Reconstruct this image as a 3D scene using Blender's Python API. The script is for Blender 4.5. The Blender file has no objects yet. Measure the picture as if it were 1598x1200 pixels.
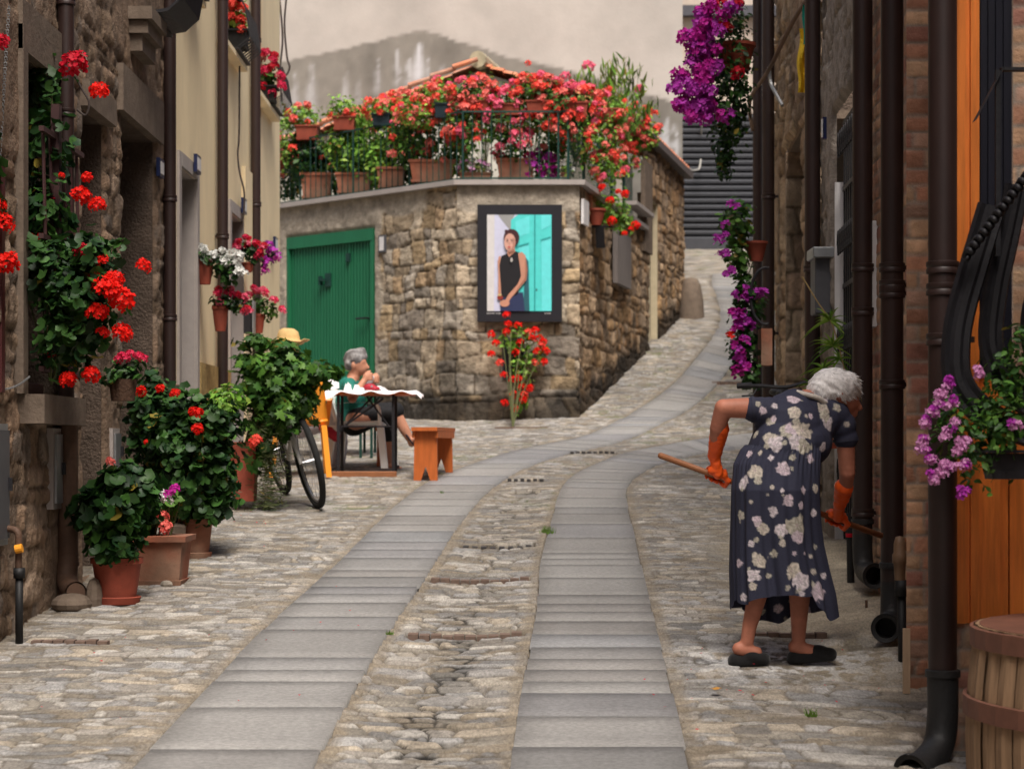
import bpy, bmesh, math, random
import numpy as np
from mathutils import Vector, Matrix, Euler
random.seed(7); RNG = np.random.default_rng(7)
S = bpy.context.scene; COL = S.collection
R = math.radians
# ---------------------------------------------------------------- camera
EYE, F, CX, HY = 1.7, 3200.0, 799.0, 700.0
cam = bpy.data.cameras.new('camera'); cam_o = bpy.data.objects.new('camera', cam); COL.objects.link(cam_o)
cam_o.location = (0, 0, EYE); cam_o.rotation_euler = (R(90), 0, 0)
cam.sensor_width = 36; cam.lens = F / 1598 * 36; cam.shift_y = (HY - 600) / 1598
cam.clip_start = 0.1; cam.clip_end = 600
cam.dof.use_dof = True; cam.dof.focus_distance = 9.6; cam.dof.aperture_fstop = 4.8
S.camera = cam_o
# ---------------------------------------------------------------- light
SUN_EL, SUN_AZ = R(60), R(166)          # azimuth from +Y towards +X
w = bpy.data.worlds.new('World'); S.world = w; w.use_nodes = True
nt = w.node_tree; bg = nt.nodes['Background']
sk = nt.nodes.new('ShaderNodeTexSky'); sk.sky_type = 'NISHITA'; sk.sun_disc = False
sk.sun_elevation = SUN_EL; sk.sun_rotation = SUN_AZ; sk.air_density = 1.0; sk.dust_density = 6.0; sk.ozone_density = 0.6
nt.links.new(sk.outputs[0], bg.inputs[0]); bg.inputs[1].default_value = 0.09
sun = bpy.data.lights.new('sun', 'SUN'); sun.energy = 2.7; sun.angle = R(28); sun.color = (1, .95, .88)
sun_o = bpy.data.objects.new('sun', sun); COL.objects.link(sun_o)
sd = Vector((math.sin(SUN_AZ) * math.cos(SUN_EL), math.cos(SUN_AZ) * math.cos(SUN_EL), math.sin(SUN_EL)))
sun_o.rotation_euler = (-sd).to_track_quat('-Z', 'Y').to_euler()
S.render.engine = 'CYCLES'
S.view_settings.view_transform = 'Standard'; S.view_settings.look = 'None'
S.view_settings.exposure = 0.64; S.view_settings.gamma = 1
S.cycles.max_bounces = 6

# ---------------------------------------------------------------- helpers
def at(px, py, Y):
    return Vector(((px - CX) * Y / F, Y, EYE + (HY - py) * Y / F))

def sstep(a, b, x):
    t = np.clip((x - a) / (b - a), 0, 1); return t * t * (3 - 2 * t)

def gz(X, Y):                                   # smooth height of the street
    X = np.asarray(X, float); Y = np.asarray(Y, float)
    k = sstep(-0.7, 0.9, X)
    s2 = 0.05 * (1 - k) + 0.198 * k
    over = np.maximum(Y - 23.0, 0); over = np.minimum(over, 19.5)
    soft = 0.35 * np.exp(-((Y - 23.0) / 1.6) ** 2) * 0.1 * k
    return 0.0875 * np.minimum(Y, 23.0) + s2 * over + soft

def gzs(x, y): return float(gz(x, y))

def gp(px, py):                                 # street point seen at a pixel
    lo, hi = 3.0, 43.0
    for _ in range(50):
        m = (lo + hi) / 2
        x = (px - CX) * m / F
        y = HY - F * (gzs(x, m) - EYE) / m
        if y > py: lo = m
        else: hi = m
    m = (lo + hi) / 2; x = (px - CX) * m / F
    return Vector((x, m, gzs(x, m)))

def h2(ix, iy, seed=0):
    n = (ix.astype(np.int64) * 374761393 + iy.astype(np.int64) * 668265263 + seed * 1442695041) & 0xffffffff
    n = ((n ^ (n >> 13)) * 1274126177) & 0xffffffff
    n = n ^ (n >> 16)
    n = (n * 2246822519) & 0xffffffff
    return ((n ^ (n >> 15)) & 0xffffff) / float(0xffffff)

def vn(x, y, seed=0):
    ix = np.floor(x); iy = np.floor(y); fx = x - ix; fy = y - iy
    fx = fx * fx * (3 - 2 * fx); fy = fy * fy * (3 - 2 * fy)
    ix = ix.astype(np.int64); iy = iy.astype(np.int64)
    a = h2(ix, iy, seed); b = h2(ix + 1, iy, seed); c = h2(ix, iy + 1, seed); d = h2(ix + 1, iy + 1, seed)
    return (a * (1 - fx) + b * fx) * (1 - fy) + (c * (1 - fx) + d * fx) * fy

def fbm(x, y, seed=0, o=4):
    s = 0; a = .5; t = 0
    for i in range(o):
        s = s + a * vn(x * 2 ** i, y * 2 ** i, seed + i * 17); t += a; a *= .5
    return s / t

def coursed(u, v, rh, L, seed=0, warp=.3, jit=.3, lv=.5, round_=.25, jw=.2):
    """irregular coursed masonry -> (height 0..1, two random numbers per stone, joint mask)"""
    u = u + (vn(u / L * 1.1, v / rh * .9, seed + 5) - .5) * L * warp
    v = v + (vn(u / L * .6, v / rh * .8, seed + 9) - .5) * rh * warp * 1.6
    r0 = np.floor(v / rh).astype(np.int64)
    z = np.zeros_like(r0)
    jb = lambda r: (r + (h2(r, z, seed + 1) - .5) * jit * 1.6) * rh
    r = np.where(v < jb(r0), r0 - 1, np.where(v >= jb(r0 + 1), r0 + 1, r0))
    b0 = jb(r); b1 = jb(r + 1)
    Lr = L * (1 - lv / 2 + lv * h2(r, z, seed + 2))
    uu = u / Lr + h2(r, z, seed + 3) * 37
    c0 = np.floor(uu).astype(np.int64)
    cb = lambda c: c + (h2(c, r, seed + 4) - .5) * jit * 1.7
    c = np.where(uu < cb(c0), c0 - 1, np.where(uu >= cb(c0 + 1), c0 + 1, c0))
    du = np.minimum(uu - cb(c), cb(c + 1) - uu) * Lr
    dv = np.minimum(v - b0, b1 - v)
    wd = rh * round_
    e = np.hypot(np.maximum(0, 1 - du / wd), np.maximum(0, 1 - dv / wd))
    k = np.clip(1 - e, 0, 1); m = np.sqrt(k)
    return m, h2(c, r, seed + 6), h2(c, r, seed + 7), 1 - sstep(0, jw, k)

def tag(o, label=None, cat=None, group=None, kind=None):
    if label: o['label'] = label
    if cat: o['category'] = cat
    if group: o['group'] = group
    if kind: o['kind'] = kind
    return o

def thing(name, label, cat, loc=(0, 0, 0), group=None):
    o = bpy.data.objects.new(name, None); COL.objects.link(o); o.location = loc
    o.empty_display_size = .1
    return tag(o, label, cat, group)

def W(o):                                       # world location of an unrotated parent chain
    v = Vector((0, 0, 0))
    while o: v += Vector(o.location); o = o.parent
    return v

def link(name, me, mat=None, parent=None, loc=None):
    o = bpy.data.objects.new(name, me); COL.objects.link(o)
    if mat and not me.materials: me.materials.append(mat)
    if parent is not None: o.parent = parent
    if loc is not None: o.location = loc
    return o

def mk(name, V, Fc, mat=None, parent=None, col=None, smooth=False, loc=None):
    """mesh from world-space vertices; ids of one size go in as an array"""
    V = np.asarray([tuple(v) for v in V] if isinstance(V, list) else V, dtype=np.float64).reshape(-1, 3)
    off = Vector(loc) if loc is not None else (W(parent) if parent is not None else Vector((0, 0, 0)))
    V = V - np.array(off)
    me = bpy.data.meshes.new(name)
    if isinstance(Fc, np.ndarray):
        n, k = Fc.shape
        me.vertices.add(len(V)); me.vertices.foreach_set('co', V.astype(np.float32).ravel())
        me.loops.add(n * k); me.loops.foreach_set('vertex_index', Fc.astype(np.int32).ravel())
        me.polygons.add(n); me.polygons.foreach_set('loop_start', np.arange(0, n * k, k, dtype=np.int32))
        me.update(calc_edges=True)
    else:
        me.from_pydata([tuple(v) for v in V], [], [tuple(f) for f in Fc]); me.update()
    if smooth: me.polygons.foreach_set('use_smooth', np.ones(len(me.polygons), bool))
    if col is not None:
        a = me.color_attributes.new('Col', 'FLOAT_COLOR', 'POINT')
        c = np.ones((len(V), 4), np.float32); c[:, :3] = np.asarray(col)
        a.data.foreach_set('color', c.ravel())
    o = link(name, me, mat, parent)
    if loc is not None: o.location = loc if parent is None else Vector(loc) - W(parent)
    return o

class MB:
    def __init__(s): s.v = []; s.f = []
    def add(s, V, Fc):
        b = len(s.v); s.v += [Vector(v) for v in V]; s.f += [tuple(i + b for i in f) for f in Fc]; return s
    def box(s, lo, hi, rot=None, bev=0):
        lo = Vector(lo); hi = Vector(hi); c = (lo + hi) / 2; h = (hi - lo) / 2
        bm = bmesh.new(); bmesh.ops.create_cube(bm, size=2)
        for v in bm.verts: v.co = Vector((v.co.x * h.x, v.co.y * h.y, v.co.z * h.z))
        if bev: bmesh.ops.bevel(bm, geom=bm.edges[:], offset=bev, segments=1, affect='EDGES')
        bm.verts.ensure_lookup_table(); bm.verts.index_update()
        M = rot.to_matrix() if rot is not None else Matrix.Identity(3)
        s.add([M @ v.co + c for v in bm.verts], [[v.index for v in f.verts] for f in bm.faces]); bm.free(); return s
    def hexa(s, P):                             # 8 points: bottom ring 0-3, top ring 4-7
        s.add(P, [(0, 3, 2, 1), (4, 5, 6, 7), (0, 1, 5, 4), (1, 2, 6, 5), (2, 3, 7, 6), (3, 0, 4, 7)]); return s
    def tube(s, pts, r, seg=10, cap=True):
        pts = [Vector(p) for p in pts]; n = len(pts)
        rr = r if isinstance(r, (list, tuple)) else [r] * n
        V = []; Fc = []; up = None
        for i, p in enumerate(pts):
            t = (pts[min(i + 1, n - 1)] - pts[max(i - 1, 0)]).normalized()
            if up is None: up = Vector((0, 0, 1)) if abs(t.z) < .9 else Vector((1, 0, 0))
            a = (up - t * up.dot(t)).normalized(); b = t.cross(a); up = a
            for k in range(seg):
                an = 2 * math.pi * k / seg
                V.append(p + (a * math.cos(an) + b * math.sin(an)) * rr[i])
        for i in range(n - 1):
            for k in range(seg):
                k2 = (k + 1) % seg
                Fc.append((i * seg + k, i * seg + k2, (i + 1) * seg + k2, (i + 1) * seg + k))
        if cap: Fc.append(tuple(range(seg))[::-1]); Fc.append(tuple((n - 1) * seg + k for k in range(seg)))
        return s.add(V, Fc)
    def bar(s, pts, wv, tv):                    # rectangular section: wv, tv half-size vectors
        V = []; Fc = []
        wv = Vector(wv); tv = Vector(tv)
        for p in pts:
            p = Vector(p); V += [p - wv - tv, p + wv - tv, p + wv + tv, p - wv + tv]
        for i in range(len(pts) - 1):
            for k in range(4):
                k2 = (k + 1) % 4; Fc.append((i * 4 + k, i * 4 + k2, i * 4 + 4 + k2, i * 4 + 4 + k))
        m = (len(pts) - 1) * 4
        Fc += [(3, 2, 1, 0), (m, m + 1, m + 2, m + 3)]
        return s.add(V, Fc)
    def lathe(s, prof, c=(0, 0, 0), seg=28, sx=1, sy=1, squash=None):
        c = Vector(c); V = []; Fc = []
        for (r, z) in prof:
            for k in range(seg):
                an = 2 * math.pi * k / seg; V.append(c + Vector((r * math.cos(an) * sx, r * math.sin(an) * sy, z)))
        for i in range(len(prof) - 1):
            for k in range(seg):
                k2 = (k + 1) % seg; Fc.append((i * seg + k, i * seg + k2, (i + 1) * seg + k2, (i + 1) * seg + k))
        return s.add(V, Fc)
    def ball(s, c, r, seg=10):
        if not isinstance(r, (tuple, list)): r = (r, r, r)
        c = Vector(c); bm = bmesh.new(); bmesh.ops.create_uvsphere(bm, u_segments=seg, v_segments=max(6, seg * 2 // 3), radius=1)
        bm.verts.index_update()
        s.add([c + Vector((v.co.x * r[0], v.co.y * r[1], v.co.z * r[2])) for v in bm.verts], [[v.index for v in f.verts] for f in bm.faces]); bm.free(); return s
    def build(s, name, mat=None, parent=None, smooth=False, loc=None):
        o = mk(name, s.v, s.f, mat, parent, smooth=smooth, loc=loc)
        return o

def smooth_by_angle(o, a=40):
    me = o.data; bm = bmesh.new(); bm.from_mesh(me); an = R(a)
    for f in bm.faces: f.smooth = True
    for e in bm.edges:
        if len(e.link_faces) != 2 or e.calc_face_angle(0) > an: e.smooth = False
    bm.to_mesh(me); bm.free(); return o

def cr(P, n):                                   # Catmull-Rom through points
    P = [Vector(p) for p in P]; Q = [P[0] * 2 - P[1]] + P + [P[-1] * 2 - P[-2]]; out = []
    for i in range(len(P) - 1):
        a, b, c, d = Q[i:i + 4]
        for k in range(n):
            t = k / n
            out.append(.5 * ((2 * b) + (c - a) * t + (2 * a - 5 * b + 4 * c - d) * t * t + (3 * b - a - 3 * c + d) * t ** 3))
    return out + [P[-1]]

# ---------------------------------------------------------------- materials
MATS = {}
def mat(name, col=(.5, .5, .5), rough=.7, var=.15, nscale=8, bump=.0, bscale=60, metal=0, attr=False, spec=.4,
        trans=0, stretch=None, var_hue=None, sheen=0, bdist=.01):
    if name in MATS: return MATS[name]
    m = bpy.data.materials.new(name); m.use_nodes = True; n = m.node_tree; L = n.links
    b = n.nodes['Principled BSDF']; b.inputs['Roughness'].default_value = rough; b.inputs['Metallic'].default_value = metal
    b.inputs['Specular IOR Level'].default_value = spec
    if sheen: b.inputs['Sheen Weight'].default_value = sheen
    tc = n.nodes.new('ShaderNodeTexCoord'); src = tc.outputs['Object']
    if stretch:
        mp = n.nodes.new('ShaderNodeMapping'); mp.inputs['Scale'].default_value = stretch; L.new(src, mp.inputs[0]); src = mp.outputs[0]
    no = n.nodes.new('ShaderNodeTexNoise'); no.inputs['Scale'].default_value = nscale; no.inputs['Detail'].default_value = 8
    no.inputs['Roughness'].default_value = .65; L.new(src, no.inputs['Vector'])
    ra = n.nodes.new('ShaderNodeMapRange'); ra.inputs['From Min'].default_value = .25; ra.inputs['From Max'].default_value = .75
    ra.inputs['To Min'].default_value = 1 - var; ra.inputs['To Max'].default_value = 1 + var; L.new(no.outputs[0], ra.inputs[0])
    if attr:
        at_ = n.nodes.new('ShaderNodeAttribute'); at_.attribute_name = 'Col'; cs = at_.outputs['Color']
    else:
        rg = n.nodes.new('ShaderNodeRGB'); rg.outputs[0].default_value = (*col, 1); cs = rg.outputs[0]
    if var_hue:
        n2 = n.nodes.new('ShaderNodeTexNoise'); n2.inputs['Scale'].default_value = nscale * .37; n2.inputs['Detail'].default_value = 5
        L.new(src, n2.inputs['Vector'])
        r2 = n.nodes.new('ShaderNodeMapRange'); r2.inputs['From Min'].default_value = .42; r2.inputs['From Max'].default_value = .62; L.new(n2.outputs[0], r2.inputs[0])
        mx = n.nodes.new('ShaderNodeMix'); mx.data_type = 'RGBA'; L.new(r2.outputs[0], mx.inputs[0]); L.new(cs, mx.inputs[6]); mx.inputs[7].default_value = (*var_hue, 1); cs = mx.outputs[2]
    vm = n.nodes.new('ShaderNodeVectorMath'); vm.operation = 'SCALE'; L.new(cs, vm.inputs[0]); L.new(ra.outputs[0], vm.inputs['Scale'])
    L.new(vm.outputs[0], b.inputs['Base Color'])
    if bump:
        nb = n.nodes.new('ShaderNodeTexNoise'); nb.inputs['Scale'].default_value = bscale; nb.inputs['Detail'].default_value = 9; nb.inputs['Roughness'].default_value = .6
        L.new(src, nb.inputs['Vector'])
        bu = n.nodes.new('ShaderNodeBump'); bu.inputs['Strength'].default_value = bump; bu.inputs['Distance'].default_value = bdist
        L.new(nb.outputs[0], bu.inputs['Height']); L.new(bu.outputs[0], b.inputs['Normal'])
    if trans:
        tr = n.nodes.new('ShaderNodeBsdfTranslucent'); L.new(vm.outputs[0], tr.inputs[0]); ms = n.nodes.new('ShaderNodeMixShader')
        ms.inputs[0].default_value = trans; out = n.nodes['Material Output']
        L.new(b.outputs[0], ms.inputs[1]); L.new(tr.outputs[0], ms.inputs[2]); L.new(ms.outputs[0], out.inputs[0])
    MATS[name] = m; return m

M_cob = mat('cobble', attr=True, rough=.85, var=.5, nscale=70, stretch=(1.4, .6, 1), bump=.5, bscale=120, bdist=.006)
M_slab = mat('granite_slab', attr=True, rough=.75, var=.30, nscale=48, bump=.35, bscale=130, bdist=.005)
M_stone = mat('rubble_stone', attr=True, rough=.92, var=.35, nscale=12, bump=.9, bscale=38, bdist=.02, spec=.2)
M_brick = mat('brickwork', attr=True, rough=.9, var=.25, nscale=16, bump=.6, bscale=60, bdist=.01, spec=.2)
M_roughcast = mat('roughcast', (.125, .092, .072), rough=.95, var=.35, nscale=7, bump=1, bscale=55, bdist=.025, spec=.2)
M_dress_stone = mat('dressed_stone', (.17, .13, .10), rough=.9, var=.3, nscale=9, bump=.5, bscale=50, bdist=.01, spec=.2)
M_yellow = mat('yellow_render', (.86, .71, .46), rough=.9, var=.1, nscale=3, bump=.35, bscale=90, bdist=.004, stretch=(1, 1, .35), spec=.2)
M_gold = mat('gold_roughcast', (.42, .29, .12), rough=.95, var=.35, nscale=14, bump=.9, bscale=60, bdist=.02, spec=.2)
M_cream = mat('cream_render', attr=True, rough=.92, var=.09, nscale=2.2, bump=.3, bscale=25, bdist=.01, spec=.2)
M_grey_trim = mat('grey_trim', (.36, .32, .30), rough=.8, var=.12, nscale=6, bump=.2, bscale=60)
M_cement = mat('cement', (.33, .29, .24), rough=.9, var=.3, nscale=6, bump=.5, bscale=50)
M_pipe = mat('brown_pipe', (.026, .012, .010), rough=.5, var=.5, nscale=6, stretch=(1, 1, .25), spec=.5)
M_iron = mat('cast_iron', (.10, .055, .035), rough=.7, var=.4, nscale=9, bump=.3, bscale=50)
M_black = mat('black_iron', (.012, .011, .014), rough=.55, var=.3, nscale=14, bump=.2, bscale=60)
M_blackp = mat('black_plastic', (.01, .01, .011), rough=.6, var=.2)
M_dkgrey = mat('weathered_iron_shoe', (.018, .018, .019), rough=.55, var=.4, nscale=10, bump=.3)
M_terra = mat('terracotta', (.27, .055, .030), rough=.75, var=.25, nscale=9, bump=.15, bscale=60)
M_terra2 = mat('old_terracotta', (.30, .10, .055), rough=.88, var=.3, nscale=7, bump=.25, bscale=40, var_hue=(.26, .15, .10))
M_darkpot = mat('dark_plastic_pot', (.015, .03, .04), rough=.5, var=.1)
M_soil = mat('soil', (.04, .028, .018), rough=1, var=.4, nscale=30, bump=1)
M_leaf = mat('leaf', attr=True, rough=.5, var=.25, nscale=14, trans=.25, spec=.35)
M_leaf_b = mat('leaf_light', attr=True, rough=.5, var=.25, nscale=9, trans=.35, spec=.35)
M_stem = mat('stem', (.09, .10, .035), rough=.8)
M_wstem = mat('woody_stem', (.10, .07, .045), rough=.9, bump=.4)
def petal(name, c): return mat(name, c, rough=.6, var=.25, nscale=60, trans=.3, spec=.2)
P_red = petal('red_petals', (.80, .012, .006)); P_red2 = petal('orange_red_petals', (.92, .10, .07)); P_crim = petal('crimson_petals', (.55, .01, .03))
P_pink = petal('pink_petals', (.85, .14, .24)); P_rose = petal('rose_petals', (.72, .03, .10)); P_mag = petal('magenta_petals', (.52, .02, .32))
P_white = petal('white_petals', (.85, .85, .82)); P_lil = petal('lilac_petals', (.74, .34, .62)); P_salm = petal('salmon_petals', (.85, .18, .15))
P_coral = petal('coral_petals', (.92, .23, .19)); P_vio = petal('violet_petals', (.50, .05, .46))
M_green = mat('green_door_paint', (.016, .15, .068), rough=.5, var=.12, nscale=3, stretch=(3, 3, .4))
M_green_d = mat('green_rail_paint', (.010, .045, .035), rough=.5)
M_orange = mat('varnished_wood', (.72, .20, .035), rough=.4, var=.3, nscale=10, stretch=(5, 5, .35), bump=.1)
M_owood = mat('bench_wood', (.50, .125, .028), rough=.5, var=.25, nscale=8, stretch=(4, 4, .6))
M_stave = mat('weathered_stave', (.34, .21, .12), rough=.85, var=.4, nscale=9, stretch=(5, 5, .4), bump=.3, bscale=40)
M_hoop = mat('hoop', (.20, .085, .055), rough=.7, var=.3)
M_oakw = mat('weathered_board', (.50, .36, .24), rough=.85, var=.25, stretch=(4, 4, .5))
M_white = mat('white_paint', (.68, .66, .66), rough=.6, var=.08)
M_wplas = mat('white_plastic', (.90, .90, .88), rough=.35, var=.04)
M_oplas = mat('orange_plastic', (.9, .33, .03), rough=.35, var=.05)
M_cloth = mat('white_tablecloth', (.82, .78, .80), rough=.8, var=.05, nscale=5)
M_metal = mat('galvanised', (.35, .36, .37), rough=.45, metal=.7, var=.2)
M_mbox = mat('grey_mailbox', (.085, .085, .095), rough=.5)
M_roof = mat('roof_tile', (.60, .20, .10), rough=.85, var=.35, nscale=6, bump=.4, bscale=30, var_hue=(.42, .22, .15))
M_shut = mat('grey_shutter', (.055, .058, .068), rough=.55, var=.12)
M_skin = mat('skin', (.50, .235, .15), rough=.55, var=.12, nscale=18, spec=.35)
M_skin_r = mat('sunburnt_skin', (.46, .175, .11), rough=.55, var=.22, nscale=14, spec=.35)
M_glove = mat('orange_rubber', (.95, .12, .015), rough=.45, var=.12, nscale=14, bump=.25, bscale=45, bdist=.006)
M_shoe = mat('black_felt', (.008, .008, .009), rough=.95, var=.2, sheen=.2)
M_stick = mat('broomstick_wood', (.26, .10, .04), rough=.6, var=.2, stretch=(1, 1, 1))
M_straw = mat('straw', (.62, .42, .18), rough=.85, var=.15, nscale=40)
M_wicker = mat('wicker', (.075, .038, .022), rough=.85, var=.4, nscale=30, bump=.8, bscale=60)
M_dirt = mat('plain_ground', (.2, .17, .13), rough=.95, var=.3, nscale=2)
M_blue = mat('blue_enamel', (.015, .022, .07), rough=.3)
M_rail = mat('brown_grille', (.055, .022, .022), rough=.6)
M_wire = mat('cable', (.05, .035, .03), rough=.7)
M_cable2 = mat('old_cable', (.17, .11, .075), rough=.9, var=.3)

# ---------------------------------------------------------------- the setting: street
L1 = [(68,1340),(205,1200),(345,1050),(400,991),(479,921),(553,853),(593,811),(632,776),(663,754),(716,730),(755,718),(804,702),(860,690),(909,682),(941,668),(976,650),(1021,622),(1060,590),(1084,559),(1105,534),(1123,506),(1124,481),(1116,455),(1109,440),(1112,428)]
L2 = [(415,1340),(485,1200),(542,1096),(593,1002),(639,938),(687,864),(707,831),(739,790),(764,762),(794,741),(832,725),(874,709),(941,697),(986,683),(1035,660),(1081,636),(1116,606),(1140,580),(1153,556),(1166,530),(1180,500),(1184,478),(1178,455),(1170,440),(1170,428)]
R1 = [(785,1340),(796,1200),(807,1118),(820,1044),(838,943),(842,877),(851,842),(862,807),(873,765),(899,737),(941,718),(976,704),(1070,686),(1102,681),(1180,672),(1290,660)]
R2 = [(1112,1340),(1078,1200),(1053,1092),(1026,987),(1007,908),(991,833),(979,790),(977,760),(1000,737),(1028,725),(1063,713),(1110,705),(1180,697),(1290,686)]
def poly(P): return np.array([tuple(gp(*p)) for p in P])
wL1, wL2, wR1, wR2 = map(poly, (L1, L2, R1, R2))
def resamp(P, n):
    d = np.r_[0, np.cumsum(np.hypot(*np.diff(P[:, :2], axis=0).T))]
    t = np.linspace(0, d[-1], n); return np.c_[np.interp(t, d, P[:, 0]), np.interp(t, d, P[:, 1])], d[-1]
def pair(A, B, n):
    a, la = resamp(A, n); b, lb = resamp(B, n)
    k = np.ones(5) / 5
    for q in (a, b):
        for c in (0, 1):
            p = np.pad(q[:, c], 2, mode='edge'); q[:, c] = np.where((np.arange(n) > 1) & (np.arange(n) < n - 2), np.convolve(p, k, 'valid'), q[:, c])
    return a, b, (la + lb) / 2
def pdist(X, Y, P):
    d = np.full(X.shape, 9.0)
    for i in range(len(P) - 1):
        ax, ay = P[i][:2]; bx, by = P[i + 1][:2]; dx, dy = bx - ax, by - ay
        t = np.clip(((X - ax) * dx + (Y - ay) * dy) / (dx * dx + dy * dy + 1e-12), 0, 1)
        d = np.minimum(d, np.hypot(X - ax - t * dx, Y - ay - t * dy))
    return d
def inpoly(X, Y, P):
    c = np.zeros(X.shape, bool); n = len(P)
    for i in range(n):
        x0, y0 = P[i][:2]; x1, y1 = P[(i + 1) % n][:2]
        if y0 == y1: continue
        c ^= ((y0 > Y) != (y1 > Y)) & (X < (x1 - x0) * (Y - y0) / (y1 - y0) + x0)
    return c
def xat(P, y):
    q = sorted(P, key=lambda p: p[1]); return float(np.interp(y, [p[1] for p in q], [p[0] for p in q]))
yl = [1340, 1200, 1120, 1050, 991, 921, 853, 811, 776, 754, 735, 718]
PL = [((xat(L1, y), y), (xat(L2, y), y)) for y in yl] + [((804, 702), (893, 705)), ((860, 690), (941, 697)), ((909, 682), (986, 683)), ((941, 668), (1020, 667)), ((976, 650), (1050, 652)), ((1021, 622), (1088, 630)), ((1060, 590), (1118, 602)), ((1084, 559), (1140, 573)), ((1105, 534), (1155, 548)), ((1123, 506), (1170, 515)), ((1124, 481), (1182, 485)), ((1116, 455), (1178, 458)), ((1109, 440), (1172, 442)), ((1112, 428), (1170, 428))]
yr = [1340, 1200, 1118, 1044, 987, 943, 908, 877, 842, 807, 785]
PR = [((xat(R1, y), y), (xat(R2[:7], y), y)) for y in yr] + [((873, 765), (976, 768)), ((884, 750), (983, 752)), ((899, 737), (998, 739)), ((941, 718), (1028, 725)), ((976, 704), (1063, 713)), ((1070, 686), (1110, 705)), ((1102, 681), (1150, 700)), ((1180, 672), (1210, 694)), ((1290, 660), (1290, 686))]
def pair2(PP, n):
    A = poly([p[0] for p in PP])[:, :2]; B = poly([p[1] for p in PP])[:, :2]; M = (A + B) / 2
    d = np.r_[0, np.cumsum(np.hypot(*np.diff(M, axis=0).T))]; t = np.linspace(0, d[-1], n); out = []
    for q in (A, B):
        r = np.c_[np.interp(t, d, q[:, 0]), np.interp(t, d, q[:, 1])]; k = np.ones(5) / 5
        for c in (0, 1): p = np.pad(r[:, c], 2, mode='edge'); r[2:-2, c] = np.convolve(p, k, 'valid')[2:-2]
        out.append(r)
    return out[0], out[1], d[-1]
La, Lb, Llen = pair2(PL, 160); Ra, Rb, Rlen = pair2(PR, 110)
def mono(P): k = int(np.argmax(np.diff(P[:, 1]) <= 0)) or len(P); return P[:k + 1] if k < len(P) else P
mLb, mRa = mono(Lb), mono(Ra)

def slabs(name, A, B, length, seed):
    rnd = random.Random(seed); V = []; Fc = []; C = []; t = 0; N = len(A) - 1
    pt = lambda P, q: np.array([np.interp(q * N, np.arange(N + 1), P[:, 0]), np.interp(q * N, np.arange(N + 1), P[:, 1])])
    prev = .3
    while t < length - .05:
        L = rnd.choice([.24, .28, .32, .36, .42, .5, .5, .6, .7]); L = min(L, length - t)
        g = .0012 + .003 * rnd.random() ** 2
        base = rnd.choice([(.275, .262, .245), (.262, .252, .240), (.290, .277, .260), (.248, .240, .236), (.275, .26, .243), (.250, .248, .246), (.30, .288, .27)])
        k = np.array([.94, .955, .985]) * (.87 + .22 * rnd.random()); base = tuple(np.array(base) * k)
        dz = .004 + rnd.uniform(-.0008, .001); sk = rnd.uniform(-.005, .005); e0, e1 = rnd.uniform(-.005, .005), rnd.uniform(-.005, .005)
        nl = max(2, int(L / .12) + 1); nw = 8; b = len(V)
        rows = [(t + g, -1)] + [(t + g + .003 + (L - 2 * g - .006) * i / (nl - 1), 0) for i in range(nl)] + [(t + L - g, -1)]
        for (tt, dn) in rows:
            q = min(max(tt / length, 0), 1); a = pt(A, q); c = pt(B, q); dv = c - a; ln = np.hypot(*dv); dv /= ln
            a = a - dv * e0; c = c + dv * e1
            for j in range(nw + 1):
                f = j / nw; edge = (j in (0, nw)) or dn
                p = a + (c - a) * f
                tang = np.array([-dv[1], dv[0]])
                p = p + tang * sk * (f - .5) * 2
                z = gzs(p[0], p[1]) + dz - ((.014 if dn else .035) if edge else 0)
                if j in (0, nw) : p = p + dv * (-.0 if j == 0 else .0)
                V.append((p[0], p[1], z)); C.append(base)
        m = nw + 1
        # duplicate row just inside each long side for a tight edge
        for i in range(len(rows) - 1):
            for j in range(nw): Fc.append((b + i * m + j, b + i * m + j + 1, b + (i + 1) * m + j + 1, b + (i + 1) * m + j))
        for i in range(len(rows)):          # pull second and last-but-one column towards the side
            for jj, side in ((1, 0), (nw - 1, nw)):
                P1 = Vector(V[b + i * m + side]); P2 = Vector(V[b + i * m + jj]); q = P1.lerp(P2, .06); V[b + i * m + jj] = (q.x, q.y, V[b + i * m + jj][2])
        t += L
    VA = np.array(V); C = np.array(C); f1 = fbm(VA[:, 0] * 2.5, VA[:, 1] * 2.5, 55); C = C * (.82 + .36 * f1)[:, None]
    o = mk(name, VA, np.array(Fc), M_slab, col=C); tag(o, kind='structure'); return o

def axis(parts):
    out = []
    for a, b, d in parts: out.append(np.arange(a, b, d))
    return np.concatenate(out + [np.array([parts[-1][1]])])

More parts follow.
